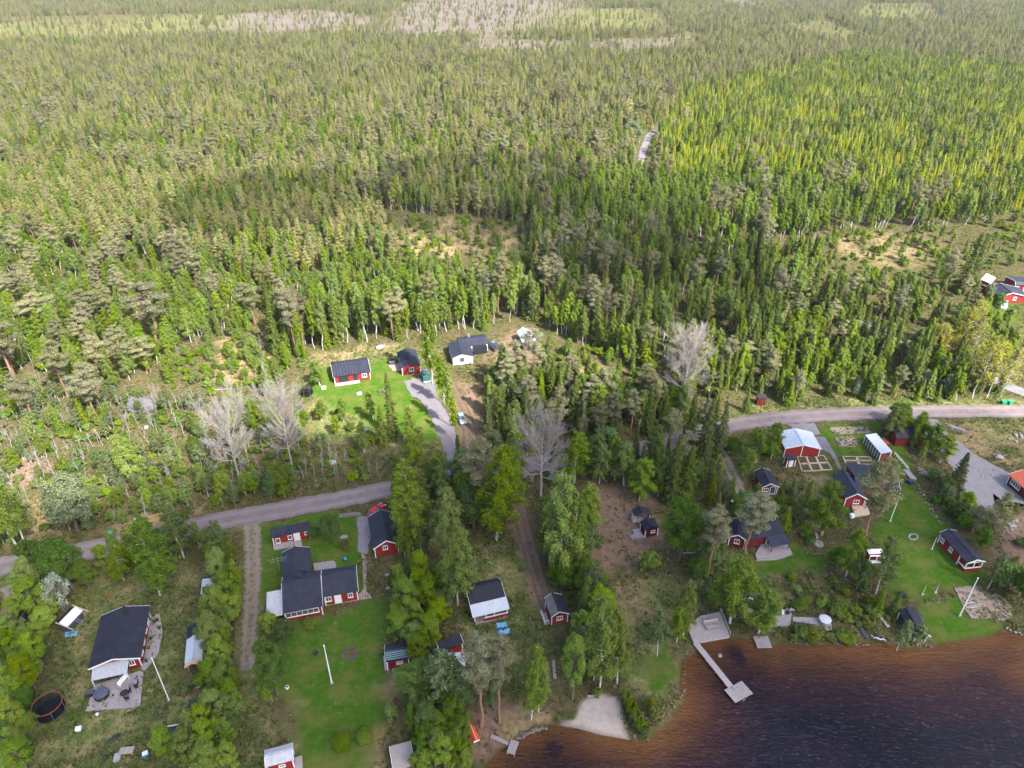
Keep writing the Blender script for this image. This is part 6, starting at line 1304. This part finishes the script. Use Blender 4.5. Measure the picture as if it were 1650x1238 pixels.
STANDS = [   # name, outline, density 1/m2, {kind: share}, (min height, max height) factor
 ('open young growth below the birches', [(620, 362), (720, 345), (860, 365), (850, 425), (780, 440), (640, 430)], .040, {'B': .4, 'M': .2, 's': .4}, (.22, .5)),
 ('sandy clearing on the right', [(1290, 402), (1330, 382), (1440, 366), (1560, 372), (1660, 332), (1720, 400), (1640, 432), (1560, 450), (1500, 468), (1400, 455), (1330, 442)], .045, {'B': .3, 'M': .15, 's': .55}, (.2, .5)),
 ('low growth in front of the right clearing', [(1290, 440), (1330, 442), (1400, 455), (1500, 468), (1560, 450), (1560, 525), (1440, 505), (1300, 490)], .05, {'B': .4, 's': .3, 'M': .24, 'P': .06}, (.3, .7)),
 ('young birches behind the upper houses', [(440, 520), (430, 480), (520, 430), (640, 432), (850, 430), (860, 485), (640, 500), (520, 510)], .10, {'G': .5, 'M': .3, 'B': .2}, (.35, .75)),
 ('scrubby clearing on the left', [(320, 545), (440, 535), (440, 560), (430, 700), (330, 640), (270, 640), (260, 590)], .095, {'B': .4, 's': .40, 'k': .2}, (.2, .55)),
 ('scrub between the left road and the forest', [(-30, 640), (60, 610), (180, 640), (270, 640), (430, 690), (480, 700), (640, 780), (520, 800), (330, 830), (180, 855), (-30, 890)], .190, {'B': .12, 'D': .16, 's': .17, 'k': .43, 'd': .12}, (.2, .55)),
 ('young plantation at the upper right', [(1060, 225), (1100, 160), (1250, 120), (1400, 92), (1680, 120), (1700, 330), (1560, 350), (1440, 320), (1330, 320), (1200, 290), (1080, 300)], .140, {'N': .70, 'G': .17, 'B': .09, 'Q': .04}, (.5, 1.0)),
 ('birch stand left of the forest road', [(860, 420), (900, 300), (1010, 290), (1080, 300), (1200, 290), (1440, 330), (1560, 350), (1560, 390), (1300, 385), (1180, 400), (1000, 420)], .075, {'G': .55, 'B': .15, 'M': .2, 'P': .04}, (.6, 1.15)),
 ('birch belt behind the upper houses', [(445, 578), (430, 480), (520, 430), (640, 432), (850, 430), (866, 520), (830, 521), (780, 537), (715, 536), (705, 546), (640, 553), (560, 562), (500, 570)], .09, {'G': .62, 'M': .25, 'P': .06, 'S': .07}, (.75, 1.25)),
 ('mixed pine forest in the middle', [(850, 430), (1000, 420), (1200, 400), (1330, 430), (1480, 450), (1560, 500), (1560, 560), (1380, 520), (1200, 560), (1050, 600), (940, 560), (880, 530)], .075, {'P': .08, 'Q': .04, 'S': .24, 'M': .20, 'B': .20, 'G': .24}, (.6, 1.05)),
 ('young mixed growth behind the right road', [(1380, 525), (1440, 550), (1530, 592), (1640, 640), (1650, 660), (1450, 662), (1300, 666), (1200, 674), (1165, 668), (1050, 600), (1200, 560)], .095, {'M': .36, 'B': .22, 'G': .16, 'P': .05, 'S': .21}, (.45, .95)),
 ('mixed grove right of the brown drive', [(775, 730), (790, 615), (870, 600), (1000, 650), (1060, 640), (1150, 660), (1165, 690), (1080, 715), (1010, 730), (940, 745), (830, 770)], .055, {'S': .26, 'P': .18, 'M': .2, 'L': .1, 'B': .26}, (.55, .95)),
 ('sloping young wood at the left', [(-60, 560), (-60, 480), (140, 450), (330, 470), (430, 470), (440, 535), (320, 545), (260, 590), (180, 640), (60, 612), (-60, 660)], .060, {'P': .10, 'B': .40, 'M': .28, 'G': .2}, (.45, .95)),
 ('tall pines at the left', [(-60, 480), (-60, 400), (150, 400), (330, 430), (430, 480), (330, 475), (140, 452)], .050, {'P': .20, 'B': .36, 'G': .18, 'M': .2}, (.6, 1.0)),
 ('olive pine forest across the middle', [(-120, 400), (-120, 285), (200, 300), (560, 330), (620, 365), (640, 430), (520, 430), (430, 480), (330, 440), (150, 405)], .105, {'Q': .50, 'G': .29, 'B': .09, 'M': .12}, (.5, 1.05)),
 ('birch and pine forest across the middle', [(-200, 290), (-200, 190), (400, 220), (1000, 200), (1020, 280), (900, 300), (860, 420), (720, 350), (560, 335), (200, 305)], .105, {'Q': .34, 'G': .36, 'B': .08, 'P': .06, 'N': .11, 'S': .05}, (.5, 1.05)),
 ('young growth on the slope right of the woodshed', [(868, 560), (940, 560), (1050, 600), (1060, 640), (1000, 650), (870, 605)], .055, {'M': .35, 'B': .3, 's': .35}, (.3, .7)),
 ('birches at the right edge', [(1555, 350), (1700, 320), (1700, 425), (1560, 440)], .045, {'B': .4, 'G': .3, 'M': .2, 'P': .1}, (.5, 1.0)),
 ('birch and aspen wood along the forest road', [(1440, 450), (1560, 448), (1600, 525), (1645, 560), (1645, 640), (1540, 600), (1440, 545)], .055, {'B': .5, 'G': .3, 'Y': .2}, (.4, .75)),
 ('thicket left of the upper cottage', [(425, 560), (500, 572), (500, 640), (470, 700), (430, 690)], .07, {'B': .5, 's': .4, 'M': .1}, (.3, .6)),
 ('far pine forest', None, .080, {'Q': .54, 'P': .06, 'G': .17, 'B': .06, 'S': .08, 'N': .09}, (.5, 1.0)),
]
def sample(y0, y1, xr, cell):
    yy = np.arange(y0, y1, cell); pts = []
    for y in yy:
        d = y * math.cos(TH) + CH * math.sin(TH); hw = 850 / F * d + 14; x = np.arange(-hw, hw, cell)
        pts.append(np.stack([x, np.full(x.shape, y)], 1))
    p = np.concatenate(pts); return p + rng.uniform(-.5, .5, p.shape) * cell
FOREST = {}
def scatter(p, cell, thin=1.0):
    px, py = Q(p[:, 0], p[:, 1]); px = np.asarray(px); py = np.asarray(py)
    left = py < 905
    left &= ~((py > 668) & (px > 1165)) & ~((py > 745) & (px > 660)) & ~((py > 600) & (px > 1640))
    for o in OPEN: left &= sdist(px, py, o) < 0
    cuts = np.zeros(len(p), bool)
    for o in CUTS: cuts |= sdist(px, py, o) > 0
    left &= ~(cuts & (rng.uniform(0, 1, len(p)) > .065))
    left &= rd(p[:, 0], p[:, 1]) > 1.3
    n1 = vnoise(p[:, 0], p[:, 1], 9, 11); n2 = vnoise(p[:, 0], p[:, 1], 26, 12)
    for nm, poly, dens, mix, hf in STANDS:
        ins = left & (sdist(px, py, poly) > 0 if poly else py < 640)
        if not poly: ins &= py < 300
        i = np.nonzero(ins)[0]; left &= ~ins
        keep = rng.uniform(0, 1, len(i)) < dens * cell * cell * thin * np.clip(1 + .35 * n1[i] + .25 * n2[i], .3, 1.6); i = i[keep]
        ks = list(mix); pr = np.array([mix[k] for k in ks]); pr /= pr.sum(); pc = np.cumsum(pr)
        # species come in loose patches
        u = np.clip(rng.uniform(0, 1, len(i)) * .55 + (.5 + .5 * vnoise(p[i, 0], p[i, 1], 14, 13)) * .45, 0, .9999)
        order = np.argsort(np.argsort(u)) / max(len(u), 1)
        kk = np.searchsorted(pc, order, side='right').clip(0, len(ks) - 1)
        for j, k in enumerate(ks):
            q = i[kk == j]
            if not len(q): continue
            K = KINDS[k]; f = rng.uniform(hf[0], hf[1], len(q))
            if k in 'sdyk': f = rng.uniform(.5, 1.3, len(q))
            if k in 'LW': f *= .9
            FOREST.setdefault(k, []).append(np.stack([p[q, 0], p[q, 1], K['H'] * f, K['W'] * (f * .65 + .35) * rng.uniform(.85, 1.15, len(q)), np.full(len(q), [s[0] for s in STANDS].index(nm))], 1))
scatter(sample(92, 340, 0, 1.6), 1.6); scatter(sample(340, 800, 0, 2.4), 2.4, .85); scatter(sample(800, 2100, 0, 4.2), 4.2, .62)
GROUPNAME = {'birch_tree': 'birches of the forest', 'pine_tree': 'pines of the forest', 'spruce_tree': 'spruces of the forest', 'shrub': 'shrubs of the scrub', 'bare_sapling': 'leafless saplings of the scrub', 'leafy_tree': 'leafy trees of the scrub'}
REST = {}
byname = {}
for k, l in FOREST.items():
    for r in np.concatenate(l): byname.setdefault(KINDS[k]['name'], []).append((k, r))
for nm, l in byname.items():
    have = sum(1 for t in TREES if KINDS[t['k']]['name'] == nm)
    l.sort(key=lambda e: -e[1][2] * F / (e[1][1] * math.cos(TH) + CH * math.sin(TH)) if -15 < Q(e[1][0], e[1][1], e[1][2] * .5)[0] < 1665 else 1)
    cap = {'shrub': 150, 'bare_sapling': 130}.get(nm, 292) - have
    first = []                                   # the largest few of each sort come first
    for kk in {k for k, _ in l}: first += [e for e in l if e[0] == kk][:8]
    ids = {id(e) for e in first}; l = first + [e for e in l if id(e) not in ids]
    for k, r in l[:cap]:
        ph = KINDS[k]['phrase']; st = STANDS[int(r[4])][0]
        tree(k, r[0], r[1], r[2], r[3], f'{ph} in the {st}', GROUPNAME.get(nm, nm + 's'))
    REST[nm] = l[cap:]
# the rest of each kind as one object
def stuff(name, label, items, cat):
    ks = sorted({k for k, _ in items}); protos = [(k, i) for k in ks for i in range(len(KINDS[k]['made']))]
    have = {}
    for k, i in protos:
        for r, t, c in KINDS[k]['placed']:
            if c.data == KINDS[k]['made'][i][1]: have[(k, i)] = (t, c); break
    protos = [q for q in protos if q in have]
    nt = bpy.data.node_groups.new(name + '_scatter', 'GeometryNodeTree')
    nt.interface.new_socket('Geometry', in_out='INPUT', socket_type='NodeSocketGeometry'); nt.interface.new_socket('Geometry', in_out='OUTPUT', socket_type='NodeSocketGeometry')
    gi = nt.nodes.new('NodeGroupInput'); go = nt.nodes.new('NodeGroupOutput'); jn = nt.nodes.new('GeometryNodeJoinGeometry'); L_ = nt.links
    def na(n, t):
        a = nt.nodes.new('GeometryNodeInputNamedAttribute'); a.data_type = t; a.inputs[0].default_value = n; return a.outputs[0]
    kv = na('variant', 'INT')
    for v, q in enumerate(protos):
        j2 = nt.nodes.new('GeometryNodeJoinGeometry')
        for o in have[q]:
            oi = nt.nodes.new('GeometryNodeObjectInfo'); oi.transform_space = 'ORIGINAL'; oi.inputs[0].default_value = o; L_.new(oi.outputs['Geometry'], j2.inputs[0])
        cmp = nt.nodes.new('FunctionNodeCompare'); cmp.data_type = 'INT'; cmp.operation = 'EQUAL'; L_.new(kv, cmp.inputs[2]); cmp.inputs[3].default_value = v
        iop = nt.nodes.new('GeometryNodeInstanceOnPoints'); L_.new(gi.outputs[0], iop.inputs['Points']); L_.new(cmp.outputs[0], iop.inputs['Selection']); L_.new(j2.outputs[0], iop.inputs['Instance'])
        L_.new(na('turn', 'FLOAT_VECTOR'), iop.inputs['Rotation']); L_.new(na('size', 'FLOAT_VECTOR'), iop.inputs['Scale']); L_.new(iop.outputs[0], jn.inputs[0])
    L_.new(jn.outputs[0], go.inputs[0])
    n = len(items); me = bpy.data.meshes.new(name); me.vertices.add(n)
    A = np.array([r for _, r in items]); me.vertices.foreach_set('co', np.stack([A[:, 0], A[:, 1], np.full(n, -.05)], 1).astype(np.float32).ravel())
    Hn = np.array([KINDS[k]['H'] for k, _ in items]); Wn = np.array([KINDS[k]['W'] for k, _ in items])
    by = {}
    for v, (k, i) in enumerate(protos): by.setdefault(k, []).append(v)
    var = np.array([by[k][rng.integers(0, len(by[k]))] for k, _ in items], np.int32)
    a = me.attributes.new('variant', 'INT', 'POINT'); a.data.foreach_set('value', var)
    a = me.attributes.new('turn', 'FLOAT_VECTOR', 'POINT'); a.data.foreach_set('vector', np.stack([rng.normal(0, .02, n), rng.normal(0, .02, n), rng.uniform(0, 6.28, n)], 1).astype(np.float32).ravel())
    a = me.attributes.new('size', 'FLOAT_VECTOR', 'POINT'); a.data.foreach_set('vector', np.stack([A[:, 3] / Wn, A[:, 3] / Wn, A[:, 2] / Hn], 1).astype(np.float32).ravel())
    o = bpy.data.objects.new(name, me); COL.objects.link(o); md = o.modifiers.new('scatter', 'NODES'); md.node_group = nt
    tag(o, label, cat, None, 'stuff'); return n
counts = {}
for nm, l in REST.items():
    if l: counts[nm] = stuff({'birch_tree': 'birch_forest', 'pine_tree': 'pine_forest', 'spruce_tree': 'spruce_forest', 'shrub': 'scrub', 'bare_sapling': 'sapling_scrub', 'leafy_tree': 'leafy_scrub'}[nm], {'birch_tree': 'green birches mixed all through the distant forest', 'pine_tree': 'olive-grey pines filling the distant forest', 'spruce_tree': 'spruces and bright young spruce plantation in the distant forest', 'shrub': 'low bushes scattered over the clearings', 'bare_sapling': 'leafless saplings scattered over the scrub', 'leafy_tree': 'leafy bushes in the scrub'}[nm], l, 'forest')
print('FOREST', {k: len(v) for k, v in byname.items()}, 'REST', counts, 'HERO', NHERO)
# shrubs of the lake bank and garden edges
BANK = [([(1262, 1016), (1330, 1020), (1384, 1028), (1384, 1034), (1300, 1036), (1256, 1030)], 16, 'on the bank below the hot tub by the lake', 'sdy'), ([(1270, 930), (1330, 935), (1400, 940), (1440, 980), (1440, 1010), (1360, 1010), (1342, 990), (1280, 982)], 34, 'in the thicket behind the hot tub by the lake', 'sdys'),
        ([(1250, 770), (1300, 770), (1340, 840), (1300, 880), (1262, 845)], 14, 'in the wild garden beside the cabin with the blue door', 'sd'), ([(1165, 705), (1250, 700), (1250, 740), (1190, 760)], 12, 'in the thicket between the track and the metal-roofed garage', 'sd'), ([(1500, 800), (1590, 830), (1595, 860), (1540, 850), (1480, 780)], 14, 'in the thicket between lawn and gravel yard', 'sdd'),
        ([(1120, 915), (1220, 925), (1220, 990), (1180, 985), (1130, 965)], 14, 'in the undergrowth between the leaning pines and the big shore deck', 'sd'), ([(640, 1060), (665, 1120), (660, 1180), (700, 1230), (650, 1120)], 6, 'along the right edge of the large lawn', 'sd'), ([(620, 900), (650, 900), (660, 950), (640, 960)], 4, 'at the foot of the trees right of the brick path', 'd'),
        ([(480, 660), (650, 650), (700, 720), (560, 760), (500, 740)], 22, 'on the slope below the upper lawn', 'sds'), ([(890, 830), (930, 900), (930, 1000), (900, 950)], 10, 'beneath the birches right of the earth track', 'd'), ([(150, 900), (240, 900), (240, 925), (150, 940)], 6, 'at the back of the left lawn', 'sd'), ([(1600, 870), (1650, 880), (1650, 960), (1610, 940)], 6, 'by the right edge above the shore garden plot', 'sd')]
for poly, n, where, ks in BANK:
    m = 0
    for _ in range(n * 20):
        if m >= n: break
        x = random.uniform(min(p[0] for p in poly), max(p[0] for p in poly)); y = random.uniform(min(p[1] for p in poly), max(p[1] for p in poly))
        if inpoly(x, y, poly):
            k = random.choice(ks); h = random.uniform(.8, 2.2); X_, Y_, _ = P(x, y); tree(k, X_, Y_, h, h * random.uniform(1.0, 1.6), f'{KINDS[k]["phrase"]} {where}', 'shrubs ' + where); m += 1
# closed belts of trees whose stems cannot be told apart
BELTS = [([(342, 900), (392, 905), (393, 1000), (384, 1130), (380, 1248), (318, 1248), (338, 1130), (348, 1040), (340, 960)], 1.55, 'BBHB', (5.2, 7.6), 'in the tall hedge beside the gravel lane'),
         ([(-20, 990), (30, 972), (92, 962), (88, 1000), (62, 1100), (50, 1190), (32, 1248), (-30, 1248)], 1.8, 'HHHBL', (4.5, 6.5), 'in the hedge along the left edge'),
         ([(642, 930), (705, 930), (715, 1000), (690, 1055), (668, 1050), (640, 1010)], 2.6, 'HBLH', (4.5, 7.5), 'in the belt right of the large lawn'),
         ([(662, 1110), (700, 1075), (738, 1110), (742, 1170), (755, 1248), (665, 1248), (658, 1180)], 2.5, 'LLHBS', (5, 8.5), 'in the dark belt left of the orange boat'),
         ([(888, 850), (940, 850), (958, 950), (985, 1060), (1000, 1112), (940, 1112), (932, 1020), (925, 985), (898, 940)], 3.0, 'BBHLD', (6, 10), 'in the birch belt right of the earth track'),
         ([(640, 820), (700, 775), (760, 775), (770, 850), (700, 880), (650, 900)], 3.2, 'BBL', (7, 12), 'in the grove between the road and the red cottage'),
         ([(930, 770), (950, 752), (1050, 735), (1145, 712), (1160, 740), (1120, 800), (1060, 800), (1010, 770), (950, 790)], 3.3, 'BSBLPS', (7, 14), 'in the grove above the brown clearing'),
         ([(925, 650), (1050, 640), (1058, 700), (1050, 715), (940, 730), (925, 735)], 3.2, 'SBPSPB', (8, 15), 'in the grove behind the hidden bend of the road'),
         ([(1065, 692), (1165, 668), (1165, 695), (1085, 715)], 3.2, 'SBSP', (5, 8.5), 'in the low grove behind the right bend of the road'),
         ([(180, 880), (330, 855), (340, 880), (240, 905), (150, 915)], 2.8, 'HLB', (4, 7), 'in the row between the left road and the left lawn'),
         ([(1160, 725), (1185, 760), (1215, 820), (1195, 850), (1150, 830), (1130, 770)], 3.0, 'BDLM', (5, 9), 'in the strip left of the gravel track'),
         ([(1120, 905), (1165, 900), (1180, 960), (1150, 985), (1125, 960)], 3.2, 'BDL', (3, 6), 'in the thicket behind the big shore deck'),
         ([(1440, 680), (1475, 690), (1490, 735), (1480, 750), (1450, 715)], 2.8, 'BLB', (4, 7), 'in the birch screen by the gravel yard'),
         ([(1490, 765), (1528, 780), (1575, 840), (1570, 870), (1540, 850)], 2.8, 'QMdLs', (2.5, 5), 'in the thicket between lawn and gravel yard')]
for poly, gap, ks, hh, where in BELTS:
    w_ = W2(poly); x0, x1 = min(a for a, b in w_), max(a for a, b in w_); y0, y1 = min(b for a, b in w_), max(b for a, b in w_); put = []
    for _ in range(1500):
        x, y = random.uniform(x0, x1), random.uniform(y0, y1)
        if inpoly(x, y, w_) and all((x - a) ** 2 + (y - b) ** 2 > gap * gap for a, b in put) and min(ldist(np.array([x]), np.array([y]), l)[0] - w for l, w in ROADS) > .9 and all((x - t['x']) ** 2 + (y - t['y']) ** 2 > 1.5 for t in TREES[:NHERO]) and all(not (abs(x - a) < 5 and abs(y - b) < 4.5) for a, b in HOUSES):
            put.append((x, y)); k = random.choice(ks); h = random.uniform(*hh); K = KINDS[k]
            if k in 'sd': h *= .5
            tree(k, x, y, h, max(K['W'] * h / K['H'] * random.uniform(.9, 1.25), 1.8), f'{K["phrase"]} {where}', K['name'].replace('_', ' ') + 's ' + where)
# ------------------------------------------------------------------ a label of its own for each tree that stands by itself
cnt = {}
for t in TREES[:NHERO]:
    if t['lab']: continue
    x, y = t['x'], t['y']; lx, ly, ln = min(LAND, key=lambda l: (l[0] - x) ** 2 + (l[1] - y) ** 2)
    dx, dy = x - lx, y - ly
    side = ('right of' if dx > 0 else 'left of') if abs(dx) > abs(dy) * .8 else ('behind' if dy > 0 else 'in front of')
    h = t['h']; sz = 'tall ' if h > 13 else 'small ' if h < 4.5 else ''
    cnt.setdefault((sz + KINDS[t['k']]['phrase'], side, ln), []).append((math.hypot(dx, dy), t))
ORD = ['nearest', 'second nearest', 'third nearest', 'fourth nearest', 'fifth nearest', 'sixth nearest', 'seventh nearest', 'eighth nearest', 'ninth nearest', 'tenth nearest', 'eleventh nearest', 'twelfth nearest']
for (ph, side, ln), l in cnt.items():
    l.sort(key=lambda e: e[0])
    for i, (_, t) in enumerate(l):
        t['o']['label'] = f'{ph} {side} {ln}' if len(l) == 1 else f'{ph}, {ORD[min(i, 11)]} {side} {ln}'
# ------------------------------------------------------------------ heath and grass tufts
def tufts(name, label, n, wfun, size, mat, yr, hh):
    pts = []
    while len(pts) < n:
        y = rng.uniform(*yr, 4000); d = y * math.cos(TH) + CH * math.sin(TH); x = rng.uniform(-1, 1, 4000) * (840 / F * d)
        keep = (sdist(x, y, SHORE) < -.8) & (rd(x, y) > .4)
        for w_ in SHEETS: keep &= sdist(x, y, w_) < -.2
        i = np.clip(np.searchsorted(xs, x), 0, nx - 1); j = np.clip(np.searchsorted(ys, y), 0, ny - 1)
        keep &= rng.uniform(0, 1, 4000) < wfun(i, j) * (.25 + .75 * (vnoise(x, y, 4, 21) > -.15))
        pts += list(zip(x[keep], y[keep]))
    p = np.array(pts[:n]); m = 5
    C = np.repeat(np.stack([p[:, 0], p[:, 1], np.full(n, .05)], 1), m, 0); s = np.repeat(rng.uniform(.5, 1.4, n), m)
    C += rng.normal(0, 1, C.shape) * np.array([.28, .28, 0]) * s[:, None]; C[:, 2] += np.abs(rng.normal(0, .5, len(C))) * hh * s
    o = bpy.data.objects.new(name, crown(name, C, np.tile([0, 0, 1.0], (len(C), 1)), size, mat, jit=1.1, up=.3)); COL.objects.link(o); tag(o, label, 'ground cover', None, 'stuff')
rough_w = lambda i, j: np.clip(1 - zl[j, i] * 1.5 - zd[j, i] * .75 - zsand[j, i] * 2 - zg[j, i] * .55, 0, 1)
HEATH = leafmat('heath_tufts', (.090, .108, .030), .55, .0, .25); DRY = leafmat('dry_grass_tufts', (.23, .18, .10), .4, 0, .25)
tufts('heath', 'green heath and bilberry tufts covering the rough ground', 42000, rough_w, .2, HEATH, (56, 330), .45)
tufts('dry_grass', 'dry straw-coloured grass tufts on the rough ground', 18000, rough_w, .2, DRY, (56, 300), .3)
tufts('meadow_grass', 'longer grass tufts in the unmown parts of the gardens', 14000, lambda i, j: np.clip(zg[j, i] * 1.2 - zl[j, i] * 1.5 - zd[j, i], 0, 1) * .8, .13, leafmat('meadow_tufts', (.130, .175, .045), .5, 0, .25), (56, 190), .2)
# ------------------------------------------------------------------ light and air
SUN_AZ, SUN_EL = R(138), R(47)          # from the right and behind the camera (azimuth clockwise from +Y)
sd = Vector((math.sin(SUN_AZ) * math.cos(SUN_EL), math.cos(SUN_AZ) * math.cos(SUN_EL), math.sin(SUN_EL)))
w = bpy.data.worlds.new('World'); scene.world = w; w.use_nodes = True
nt = w.node_tree; bg = nt.nodes['Background']; sk = nt.nodes.new('ShaderNodeTexSky'); sk.sky_type = 'NISHITA'; sk.sun_disc = False
sk.sun_elevation = SUN_EL; sk.sun_rotation = SUN_AZ; sk.air_density = 1.0; sk.dust_density = 2.5; sk.ozone_density = 1
nt.links.new(sk.outputs[0], bg.inputs[0]); bg.inputs[1].default_value = .15
l = bpy.data.lights.new('sun', 'SUN'); l.energy = 5.0; l.angle = R(.5); l.color = (1, .955, .88); lo = bpy.data.objects.new('sun', l); COL.objects.link(lo)
lo.rotation_euler = sd.to_track_quat('Z', 'Y').to_euler(); lo.location = (200, -200, 400)
# broken clouds drift between the sun and the lake shore
m, nt, nd, lk = nodes('cloud_vapour'); out = N(nt, 'ShaderNodeOutputMaterial'); mx = N(nt, 'ShaderNodeMixShader', Fac=.34); lk.new(N(nt, 'ShaderNodeBsdfTransparent').outputs[0], mx.inputs[1])
b = N(nt, 'ShaderNodeBsdfTranslucent'); b.inputs[0].default_value = (.95, .95, .95, 1); lk.new(b.outputs[0], mx.inputs[2]); lk.new(mx.outputs[0], out.inputs[0])
def cloud(label, spots, h):
    """spots: (px, py, radius in m) on the ground whose sunlight the cloud dims"""
    mb = bmesh.new(); g = random.Random(len(spots))
    cs = [(Vector(P(x, y)) + sd * (h / sd.z), r) for x, y, r in spots]; c0 = sum((c for c, r in cs), Vector()) / len(cs)
    for c, r in cs:
        t = bmesh.ops.create_icosphere(mb, subdivisions=3, radius=1)['verts']
        for v in t:
            n = v.co.copy(); k = 1 + .13 * math.sin(n.x * 5 + c.x) * math.cos(n.y * 4 + c.y) + .07 * math.sin(n.x * 11 + n.y * 9)
            v.co = Vector((n.x * r * k, n.y * r * k, n.z * r * .28 * k)) + (c - c0)
    me = bpy.data.meshes.new('cloud'); mb.to_mesh(me); mb.free(); me.materials.append(m); o = bpy.data.objects.new('cloud', me); o.location = c0; COL.objects.link(o); tag(o, label, 'cloud', None, 'structure')
cloud('broken cloud above the lake shore', [(300, 1150, 62), (760, 1080, 66), (1180, 1010, 62), (850, 860, 42), (1120, 800, 40), (1480, 900, 52), (1600, 780, 30), (20, 1080, 40), (560, 900, 40)], 420)
cloud('thin broken cloud over the middle of the forest', [(420, 345, 40), (760, 320, 52), (930, 390, 46), (1030, 460, 40)], 420)
# faint haze
HZ = True
if HZ:
    mb = MB().box((0, 900, 51), (3600, 3400, 110)); m, nt, nd, lk = nodes('thin_air'); out = N(nt, 'ShaderNodeOutputMaterial'); v = N(nt, 'ShaderNodeVolumePrincipled'); v.inputs['Density'].default_value = .00006; v.inputs['Color'].default_value = (.92, .94, 1, 1); v.inputs['Anisotropy'].default_value = .2
    lk.new(v.outputs[0], out.inputs['Volume']); o = mb.build('haze', m); tag(o, kind='stuff', label='thin haze over the whole landscape', cat='haze')
scene.view_settings.view_transform = 'Standard'; scene.view_settings.look = 'None'; scene.view_settings.exposure = 1.5; scene.view_settings.gamma = 1
cy = scene.cycles; cy.max_bounces = 5; cy.diffuse_bounces = 2; cy.glossy_bounces = 2; cy.transmission_bounces = 3; cy.transparent_max_bounces = 6; cy.volume_bounces = 0; cy.caustics_reflective = False; cy.caustics_refractive = False
cy.use_adaptive_sampling = True; cy.adaptive_threshold = .02
